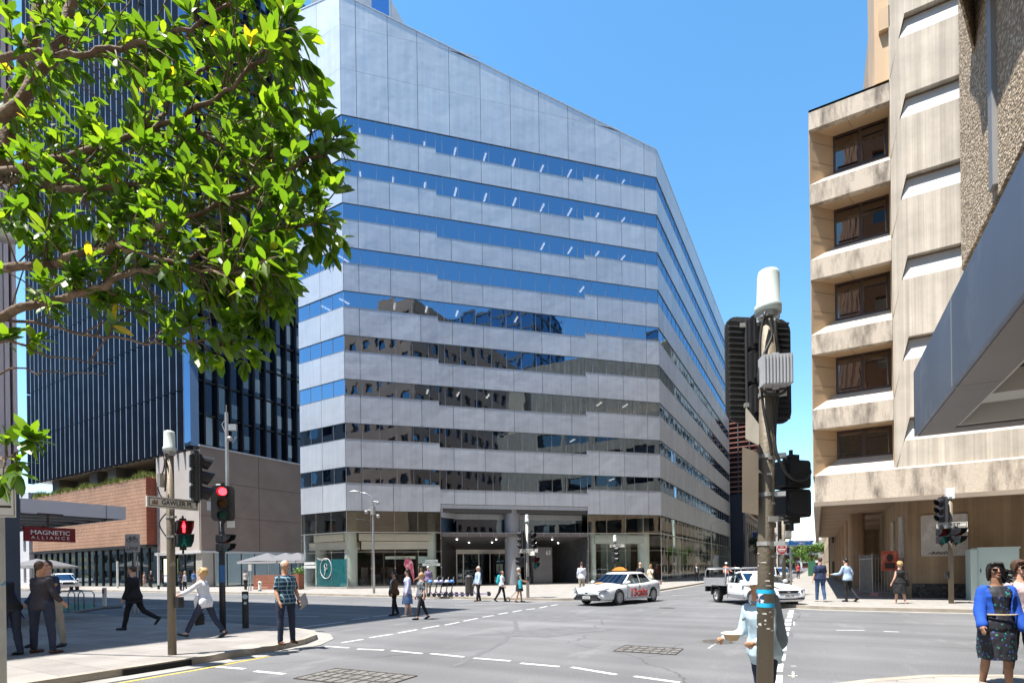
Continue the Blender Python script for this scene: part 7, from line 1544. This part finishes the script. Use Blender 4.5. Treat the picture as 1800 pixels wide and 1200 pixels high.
person('man in dark suit and white shirt walking beside the glass shopfront', G(1224, 1021, .13), (-FW*.98+RT*.1).normalized(), 1.80, legs=((.1, .05), (-.1, .1)), skin_='brown', hair=('short', 'black'), top=('shirt', whitec, .9), jacket=(blackc, -.2), bottom=('trousers', blackt, 1.), shoes=shoek, vox=.02)
t, q = person('worker in orange shirt and white helmet behind the tray of the ute', G(1277, 1026), (-FW*.9).normalized(), 1.95, arms=((.3, .3, .8), (.3, .3, .8)), fat=1.15, skin_='tan', hair=('bald', None), top=('shirt', cloth('hivis_orange', (.62, .20, .12)), .6), bottom=('trousers', navyc, 1.), shoes=shoek, vox=.02)
bm = NB(); sph(bm, (0, -.005, .05), .10, .12, .10, 14, 8); cyl(bm, (0, .01, .045), (0, .01, .055), .135, n=16); bm.transform(Matrix.Scale(q['s'], 4) @ q['HM']); obj('helmet', bm, wht, t, smooth=True)
for px, lab, cm in ((1243, 'distant walker in dark clothes by the right shopfront', blackc), (1292, 'distant walker in navy beyond the ute tray', navyc), (1306, 'distant walker in a maroon top beyond the ute', cloth('maroon', (.16, .04, .04)))):
    person(lab, G(px, 1018, .13 if px < 1250 else 0.), (FW if px > 1300 else -FW).normalized(), 1.75, legs=((.12, .05), (-.12, .1)), skin_='tan', hair=('short', 'black'), top=('shirt', cm, .9), bottom=('trousers', blackt, 1.), shoes=shoek, vox=.022)
# far right pavement
person('man in navy t-shirt and blue jeans walking away beside the colonnade', G(1442, 1057, .13), (FW*.97+RT*.1).normalized(), 1.82, legs=((.12, .05), (-.14, .14)), arms=((-.05, .16, .15), (.1, .18, .3)), fat=1.14, skin_='light', hair=('short', 'brown'), top=('shirt', cloth('navy_tee', (.018, .03, .075)), .4), bottom=('trousers', cloth('blue_jeans', (.04, .09, .19)), 1.), shoes=shoew, vox=.012)
person('man in light blue shirt jogging away towards the colonnade', G(1490, 1057, .13), (FW*.9-RT*.35).normalized(), 1.76, legs=((.05, .15), (-.2, .45)), arms=((.3, .3, 1.2), (-.3, .35, .9)), lean=.12, skin_='light', hair=('short', 'black'), top=('shirt', lblue, .95), bottom=('trousers', blackt, 1.), shoes=shoek, vox=.012)
t, q = person('curly fair haired woman in black sleeveless top and skirt walking away', G(1582, 1063, .06), (FW*.95-RT*.1).normalized(), 1.66, legs=((.14, .05), (-.16, .1)), arms=((.0, .2, .4), (.1, .25, .6)), female=True, fat=1.3, skin_='light', hair=('curly', 'blond'), top=('shirt', blackc, .0), bottom=('skirt', blackt, 1.), shoes=shoek, vox=.012)
bm, b2 = bagmesh(.28, .14, .26, .8, .3); held('black_bag', 'black bag at the hip of the woman walking away', 'bag', t, q['P0']+Vector((.27, -.02, .08)), bm, blackc, (('strap', b2, blackc),))
person('distant seated looking person in blue by the far right kerb', G(1340, 1017, .13), -RT, 1.5, skin_='tan', hair=('short', 'black'), top=('shirt', cloth('sky_tee', (.2, .3, .5)), .4), bottom=('shorts', beige_c, 1.), shoes=shoew, vox=.022)
person('distant woman in red on the far right pavement beyond the navy t-shirt man', G(1403, 1016, .13), -FW, 1.68, female=True, skin_='tan', hair=('long', 'brown'), top=('shirt', cloth('red_top', (.45, .06, .08)), .4), bottom=('trousers', navyc, 1.), shoes=shoek, vox=.022)
# far left pavement across the cross street
FL_ = 'people on the far left pavement'
for px, py, fx, Hh, fe, hk, tp, slv, bt, sk, lab in (
    (254, 1031, RT, 1.68, True, ('bun', 'brown'), cloth('pink_top', (.5, .33, .3)), .3, ('shorts', cloth('pink_shorts', (.5, .35, .32)), 1.), 'light', 'woman in pink top and shorts standing beyond the white signpost'),
    (266, 1032, FW, 1.80, False, ('short', 'grey'), blackc, .4, ('trousers', blackt, 1.), 'light', 'man in black with his back turned beside the woman in pink'),
    (325, 1038, -RT, 1.66, True, ('long', 'blond'), whitec, .0, ('trousers', blackt, 1.), 'light', 'woman in white sleeveless top and black trousers under the pale band'),
    (318, 1037, FW, 1.64, True, ('long', 'brown'), navyc, .3, ('trousers', jeans, 1.), 'light', 'woman in navy beside the woman in the white sleeveless top'),
    (341, 1033, FW, 1.76, False, ('short', 'brown'), cloth('mid_blue', (.08, .15, .34)), .9, ('trousers', greyc, 1.), 'light', 'man in blue shirt near the corner pier'),
    (432, 1036, FW, 1.72, False, ('short', 'brown'), cloth('stone_shirt', (.42, .40, .37)), .9, ('trousers', blackt, 1.), 'light', 'man in stone coloured shirt by the twin posts'),
    (404, 1029, RT*.7-FW*.7, 1.55, False, ('short', 'brown'), cloth('violet_blue', (.06, .06, .30)), .4, ('shorts', blackt, 1.), 'tan', 'person in violet blue shirt resting near the corner wall')):
    person(lab, G(px, py, .15), Vector(fx).normalized(), Hh, female=fe, skin_=sk, hair=hk, top=('shirt', tp, slv), bottom=bt, shoes=shoek, vox=.02, group=FL_, legs=((.08, .03), (-.08, .05)))
# hat man behind the near pole
t, q = person('man in wide white sun hat holding a food bowl behind the nearest pole', tuple(D(1341, 1011, 5.35)*Vector((1, 1, 0))), (-RT*.93-FW*.35).normalized(), 1.54, legs=((.15, .05), (-.12, .1)), arms=((.18, .12, 1.2), (.15, .12, 1.2)), lean=.16, head=(0, -.22), fat=1.08, skin_='tan', hair=('short', 'grey'), top=('shirt', cloth('pale_blue_shirt', (.46, .60, .68)), .97, -.16), bottom=('trousers', navyc, 1.), shoes=shoeb, vox=.0085, grip=True)
bm = NB(); n = 28
HMs = Matrix.Scale(q['s'], 4) @ q['HM']
prof = [(.02, .155), (.07, .15), (.092, .11), (.098, .06), (.13, .05), (.20, .025), (.225, .012), (.21, .008), (.10, .04)]
skin(bm, [[bm.verts.new((r*math.cos(2*PI*k/n)*1., r*math.sin(2*PI*k/n)*1.08-.01, z+.012*math.sin(6*PI*k/n)*(r > .15))) for k in range(n)] for r, z in prof]); bm.transform(HMs); obj('sun_hat', bm, cloth('hat_white', (.70, .70, .68)), t, smooth=True)
bm = NB(); limb(bm, [q['P0']+q['UP']*.46-q['FWD']*.15, q['P0']+q['UP']*.05-q['FWD']*.17], [.10, .115]); limb(bm, [q['P0']+q['UP']*.44+Vector((.1, -.1, 0)), q['P0']+q['UP']*.3+Vector((.1, .12, 0))], [.02, .02]); b_ = remesh('backpack', bm, cloth('grey_pack', (.17, .21, .24)), None, .014); b_.location = t.location; b_.rotation_euler = t.rotation_euler; tag(b_, 'grey blue backpack worn by the man in the sun hat', 'backpack')
hm = (q['hands'][0]+q['hands'][1])/2+Vector((0, .03, .02)); bm = NB(); lathe(bm, [(.055, 0), (.082, .06), (.085, .062)], 18); b2 = NB(); lathe(b2, [(.092, .06), (.10, .068), (.09, .075), (.05, .085)], 18); held('food_bowl', 'brown paper food bowl with a pale lid held by the man in the sun hat', 'bowl', t, hm, bm, mat('kraft_paper', (.50, .36, .22), .8), (('lid', b2, mat('bowl_lid', (.6, .57, .48), .5)),))
bm = NB(); cyl(bm, q['HM'].to_translation()*q['s']-ZZ*.115-Vector((0, .01, 0)), q['HM'].to_translation()*q['s']-ZZ*.15-Vector((0, .012, 0)), .068, .08, 16); obj('blue_scarf', bm, cloth('bright_blue_scarf', (.02, .33, .6)), t)
# right foreground women
pw = D(1751, 1000, 6.75); t, q = person('woman in vivid blue jacket, dark floral dress and sunglasses walking towards the camera', (pw.x, pw.y, 0), (-FW*.93-RT*.28).normalized(), 1.63, legs=((.10, .04), (-.14, .14)), arms=((.1, .16, .35), (.25, .28, .45, .1)), head=(-.05, -.22), female=True, openw=.075, fat=1.12, skin_='brown', hair=('windy', 'black'), top=('shirt', floral('cloth_dark_floral', (.013, .014, .022), (.02, .22, .20), (.05, .09, .32)), .1), jacket=(cloth('royal_blue', (.012, .075, .42)), .14), bottom=('skirt', bpy.data.materials['cloth_dark_floral'], 1.0), shoes=shoek, vox=.0078, glasses=True)
bm = NB(); P = [q['P0']+q['UP']*.13+Vector((.185*math.cos(a*PI/10)*1.08, .165*math.sin(a*PI/10)*1.05, 0)) for a in range(21)]; tube(bm, P, .010, 5); obj('belt', bm, mat('belt_gold', (.55, .45, .30), .4), t)
pw2 = D(1793, 1000, 7.3); person('woman with brown hair and sunglasses at the right edge behind the blue jacket', (pw2.x, pw2.y, 0), (-FW*.95-RT*.1).normalized(), 1.66, legs=((.1, .05), (-.1, .1)), female=True, fat=1.15, skin_='light', hair=('windy', 'brown'), top=('shirt', floral('cloth_pink_floral', (.45, .36, .36), (.2, .08, .1), (.08, .06, .07), 34.), .4), bottom=('trousers', blackt, 1.), shoes=shoek, vox=.009, glasses=True)
# ================================================================ foreground tree
barkm = mat('tree_bark', (.13, .085, .055), .85, var=(9, .35), bump=(35, .8, .02), stain=(6, (.26, .20, .15), .52, .68))
leafm = bpy.data.materials.new('leaf'); leafm.use_nodes = True; t_ = NT(leafm); t_.n.remove(t_.n['Principled BSDF']); out = t_.n['Material Output']
at = t_.a('Attribute', attribute_name='tone'); cr_ = t_.a('ValToRGB', {'Fac': at.outputs['Fac']}); e = cr_.color_ramp.elements; e[0].color = (.024, .058, .007, 1); e[1].color = (.40, .27, .02, 1); e[1].position = 1.; k_ = e.new(.5); k_.color = (.055, .12, .011, 1); k2 = e.new(.86); k2.color = (.15, .23, .016, 1)
b_ = t_.a('BsdfPrincipled', {'Base Color': cr_.outputs[0], 'Roughness': .38}); tl = t_.a('VectorMath', {0: cr_.outputs[0], 1: (4.2, 3.8, 1.3)}, operation='MULTIPLY'); tr_ = t_.a('BsdfTranslucent', {'Color': tl.outputs[0]})
mx = t_.a('MixShader', {0: .42, 1: b_.outputs[0], 2: tr_.outputs[0]}); t_.l.new(mx.outputs[0], out.inputs[0])
tr = thing('street_tree', 'broad leaved green tree overhanging the upper left with long branches reaching right', 'tree', (-5.2, 1.2, .13))
LB = tr.location; rt = random.Random(21)
wood = NB(); twigs = []; leaves_at = []
def curve(pts, sub=6):
    Q = []
    for i in range(len(pts)-1):
        p0, p1, p2, p3 = pts[max(i-1, 0)], pts[i], pts[i+1], pts[min(i+2, len(pts)-1)]
        for k in range(sub): u = k/sub; Q.append(.5*((2*p1)+(p2-p0)*u+(2*p0-5*p1+4*p2-p3)*u*u+(3*p1-p0-3*p2+p3)*u**3))
    return Q+[pts[-1]]
def branch(px_pts, r0, r1):
    P = curve([D(x, y, w) for x, y, w in px_pts]); n = len(P)
    P = [p+Vector((rt.gauss(0, .008), rt.gauss(0, .008), rt.gauss(0, .008))) for p in P]
    tube(wood, [p-LB for p in P], [r0+(r1-r0)*i/(n-1) for i in range(n)], 8); return P
MAIN = [
 ([(-260, 330, 3.9), (-60, 318, 3.4), (20, 300, 3.1), (130, 268, 3.0), (260, 232, 3.0), (370, 185, 2.95), (440, 120, 2.9), (490, 60, 2.9)], .026, .006),
 ([(-260, 350, 3.9), (0, 318, 3.2), (60, 326, 3.1), (150, 332, 3.0), (250, 328, 3.0), (330, 298, 3.1), (420, 290, 3.1), (540, 262, 3.1)], .024, .006),
 ([(-260, 420, 3.9), (0, 470, 3.0), (100, 458, 2.95), (200, 432, 2.9), (300, 395, 2.9), (400, 355, 2.95), (500, 300, 3.0), (575, 268, 3.05)], .026, .006),
 ([(-260, 640, 3.6), (0, 556, 3.0), (80, 532, 2.95), (170, 505, 2.9), (260, 472, 2.9), (350, 445, 2.9), (450, 410, 2.95), (560, 395, 3.0)], .026, .005),
 ([(-260, 120, 3.8), (0, 100, 3.2), (120, 98, 3.1), (230, 80, 3.1), (330, 50, 3.1), (400, 10, 3.1), (440, -40, 3.1)], .022, .006),
 ([(-60, 560, 3.3), (40, 565, 3.1), (140, 585, 3.0), (230, 598, 2.95), (310, 603, 2.95), (400, 602, 3.0)], .010, .004),
 ([(-200, 620, 3.4), (0, 600, 3.0), (60, 620, 3.0), (110, 628, 3.0), (200, 640, 3.0)], .009, .003),
 ([(-260, 200, 4.0), (-40, 230, 3.8), (80, 120, 3.9), (120, 20, 4.0), (140, -80, 4.1)], .045, .03),
 ([(-260, 380, 4.2), (-30, 330, 4.0), (20, 200, 4.1), (60, 60, 4.2), (80, -60, 4.3)], .06, .04),
 ([(-120, 870, 3.1), (-20, 815, 3.0), (20, 800, 2.95), (60, 770, 2.9)], .008, .003),
 ([(-120, 700, 3.2), (0, 655, 3.0), (90, 655, 3.0), (160, 655, 3.0), (188, 658, 3.0)], .006, .002),
 ([(260, 232, 3.0), (330, 150, 3.3), (420, 90, 3.4), (500, 110, 3.4), (560, 150, 3.4)], .012, .004),
 ([(200, 432, 2.9), (300, 460, 2.8), (400, 480, 2.8), (480, 470, 2.8)], .012, .004),
 ([(350, 445, 2.9), (420, 500, 2.9), (470, 520, 2.95)], .009, .003),
 ([(150, 332, 3.2), (260, 250, 3.6), (380, 230, 3.7), (470, 200, 3.7)], .012, .004),
]
BR = [branch(*b) for b in MAIN]
# trunk beyond the left edge
P = [LB+Vector((0, 0, -.1)), LB+Vector((.05, 0, 1.2)), D(-300, 350, 4.2), D(-180, 180, 4.2), D(-100, -60, 4.3)]
tk = NB(); tube(tk, [p-LB for p in curve(P)], [.19, .18, .17, .165, .16, .155, .15, .145, .14, .135, .13, .125, .12, .115, .11, .105, .10, .095, .09, .085, .08, .075, .07, .065, .06][:len(curve(P))], 12); obj('trunk', tk, barkm, tr, smooth=True)
for b in BR:    # each limb springs from the trunk
    s0 = b[0]; q = D(-300, 350, 4.2); tube(wood, [q-LB, (q.lerp(s0, .5)+ZZ*.1)-LB, s0-LB], [.05, .04, .03], 8) if s0.x < -4 or True and (s0-q).length < 3 else None
leaf = NB(); tl_ = leaf.faces.layers.float.new('tone')
def add_leaf(base, d, up, L, tone):
    d = d.normalized(); s = d.cross(up); s = s.normalized() if s.length > .05 else d.cross(Vector((1, 0, 0))).normalized(); n = s.cross(d); W_ = L*rt.uniform(.17, .235); droop = rt.uniform(.05, .28); fold = rt.uniform(.02, .16)
    def pt(u, v): w = W_*(math.sin(PI*u**1.12)**.72)*v; return base+d*(L*u)+s*w+n*(abs(v)*fold*L*.5*math.sin(PI*u)-droop*L*u*u)
    mid_ = [leaf.verts.new(pt(u, 0)) for u in (0, .16, .42, .74, 1)]; 
    for v in (-1, 1):
        ed = [leaf.verts.new(pt(u, v)) for u in (.16, .42, .74)]
        fs = [(mid_[0], mid_[1], ed[0]), (mid_[1], mid_[2], ed[1], ed[0]), (mid_[2], mid_[3], ed[2], ed[1]), (mid_[3], mid_[4], ed[2])]
        for f_ in fs:
            try: f = leaf.faces.new(f_ if v > 0 else f_[::-1]); f[tl_] = tone; f.smooth = True
            except ValueError: pass
def cluster(p, d, n, L):
    """a rosette of leaves round a twig tip, as on a fig or magnolia"""
    d = d.normalized(); x, y = frame(d); a0 = rt.uniform(0, 6.28)
    for i in range(n):
        a = a0+i*2.4; el = rt.uniform(.15, 1.25); dd = d*math.cos(el)+(x*math.cos(a)+y*math.sin(a))*math.sin(el); dd.z -= .12
        tone = min(1, max(0, rt.gauss(.45, .16)));
        if rt.random() < .007: tone = .97
        add_leaf(p-d*rt.uniform(0, .05), dd, Vector((rt.uniform(-.5, .5), rt.uniform(-.5, .5), 1)), L*rt.uniform(.7, 1.15), tone)
def inside(p):
    """keeps the crown within the outline it has in the photograph (projected test, geometry stays real)"""
    v = p-Vector((0, 0, 1.68)); w = v.dot(FW); u = v.dot(RT)/w; z = v.z/w; return 900+933*u, 999.2-933*(z+ROLL*u)
def edge(y):
    T = [(-200, 520), (0, 545), (100, 560), (180, 585), (240, 618), (330, 600), (420, 615), (470, 575), (520, 545), (570, 500), (620, 470), (665, 440), (700, 430)]
    for (a, xa), (b, xb) in zip(T, T[1:]):
        if a <= y <= b: return xa+(xb-xa)*(y-a)/(b-a)
    return 0
def low(x): 
    T = [(-400, 560), (60, 590), (130, 560), (200, 600), (300, 640), (420, 660), (470, 650), (560, 560), (640, 470)]
    for (a, ya), (b, yb) in zip(T, T[1:]):
        if a <= x <= b: return ya+(yb-ya)*(x-a)/(b-a)
    return 500
for bi, P in enumerate(BR):
    n = len(P); dens = (9, 9, 10, 11, 9, 7, 1, 7, 7, 3, 0, 9, 9, 7, 9)[bi]
    for i in range(6 if bi != 9 else 0, n-1):
        for k in range(dens):
            if rt.random() > .44: continue
            b = P[i].lerp(P[i+1], rt.random()); t = (P[i+1]-P[i]).normalized(); side = Vector((rt.gauss(0, 1), rt.gauss(0, 1), rt.gauss(.05, 1))); side = (side-t*side.dot(t)).normalized(); L_ = rt.uniform(.10, .48)
            if side.dot(FW) < -.15 and rt.random() < .7: continue
            d = (t*rt.uniform(.3, 1.0)+side).normalized(); m_ = b+d*L_*.5+ZZ*.02; e_ = b+d*L_; X_, Y_ = inside(e_)
            if X_ > edge(Y_)-rt.uniform(0, 30) or Y_ > low(X_) - rt.uniform(0, 25) and bi != 9: continue
            if Y_ > 500 and X_ < 320 and rt.random() < .66: continue
            if X_ < -250: continue
            tube(wood, [b-LB, m_-LB, e_-LB], [.0045, .0035, .002], 5)
            cluster(e_, e_-m_, rt.randint(6, 10), .10)
            if rt.random() < .5: cluster(m_, (e_-b)+side*.3, 3, .095)
    if bi not in (7, 8, 10, 6): cluster(P[-1], P[-1]-P[-2], 9, .135)
# rosettes on the outer silhouette
for (x, y, w) in ((535, 60, 2.9), (560, 170, 3.0), (540, 115, 3.0), (560, 215, 3.0), (600, 235, 3.05), (610, 262, 3.05), (585, 300, 3.0), (595, 330, 3.0), (600, 420, 3.0), (585, 450, 3.0), (555, 430, 3.0), (560, 360, 3.0), (505, 500, 2.95), (490, 540, 2.9), (450, 560, 2.9), (430, 600, 2.95), (445, 625, 2.9), (470, 590, 2.95), (380, 630, 2.9), (350, 625, 2.9), (400, 560, 2.9), (300, 600, 2.95), (330, 560, 2.95), (500, 20, 2.95), (470, -10, 3.0), (510, 90, 3.0), (35, 810, 2.95), (62, 772, 2.9), (10, 770, 2.95), (5, 850, 2.95), (30, 835, 2.9), (490, 440, 2.9), (520, 400, 3.0), (60, 600, 3.0), (12, 590, 3.0), (515, 250, 3.0), (550, 300, 3.1)):
    p = D(x, y, w); near = min((q for b in BR for q in b), key=lambda q: (q-p).length); d = p-near if (p-near).length > .05 else Vector((1, 0, 0)); m_ = near.lerp(p, .5)+ZZ*.03; tube(wood, [near-LB, m_-LB, p-LB], [.006, .004, .0025], 5); cluster(p, d, rt.randint(8, 11), .122)
leaf.transform(Matrix.Translation(-LB))
obj('branches', wood, barkm, tr, smooth=True); cr2 = obj('crown', leaf, leafm, tr, rec=False)
# ---- trees at the far end of the side street
def far_tree(lab, x, y, h, r, n, col):
    t = thing('far_street_tree', lab, 'tree', (x, y, 0), 0, 'trees at the end of the side street'); bm = NB(); tube(bm, [(0, 0, 0), (.1, 0, h*.35), (-.05, .1, h*.6)], [.22, .16, .1], 8); tube(bm, [(.1, 0, h*.35), (.9, .3, h*.6)], [.1, .04], 6); tube(bm, [(.1, 0, h*.35), (-.8, -.3, h*.65)], [.1, .04], 6); obj('trunk', bm, barkm, t)
    bm = NB(); q = random.Random(int(x*7+y)); cs = [Vector((q.gauss(0, r*.5), q.gauss(0, r*.5), h*.68+q.gauss(0, r*.4))) for _ in range(9)]
    for i in range(n):
        c = q.choice(cs); d = Vector((q.gauss(0, 1), q.gauss(0, 1), q.gauss(0, 1))).normalized(); p = c+d*r*.45*q.uniform(.4, 1); a = Vector((q.uniform(-1, 1), q.uniform(-1, 1), q.uniform(-.3, 1))).normalized()*.16; b = a.cross(d).normalized()*.11; quad(bm, [p-a, p+b, p+a, p-b])
    obj('crown', bm, col, t, rec=False)
fg = mat('far_leaf', (.10, .19, .03), .6, var=(.8, .3)); fd_ = mat('far_leaf_dark', (.03, .07, .02), .6, var=(.8, .3))
far_tree('pale green street tree right of the far white framed building', -1.0, 120, 7.6, 2.4, 1800, fg); far_tree('pale green street tree in front of the far white framed building', -5.5, 175, 6.5, 2.6, 1800, fg); far_tree('second pale green tree before the far white framed building', -2.0, 190, 6.0, 2.6, 1500, fg); far_tree('dark leafy tree beyond the nearest pole', -9.4, 112, 7.5, 2.6, 2200, fd_)
flush()
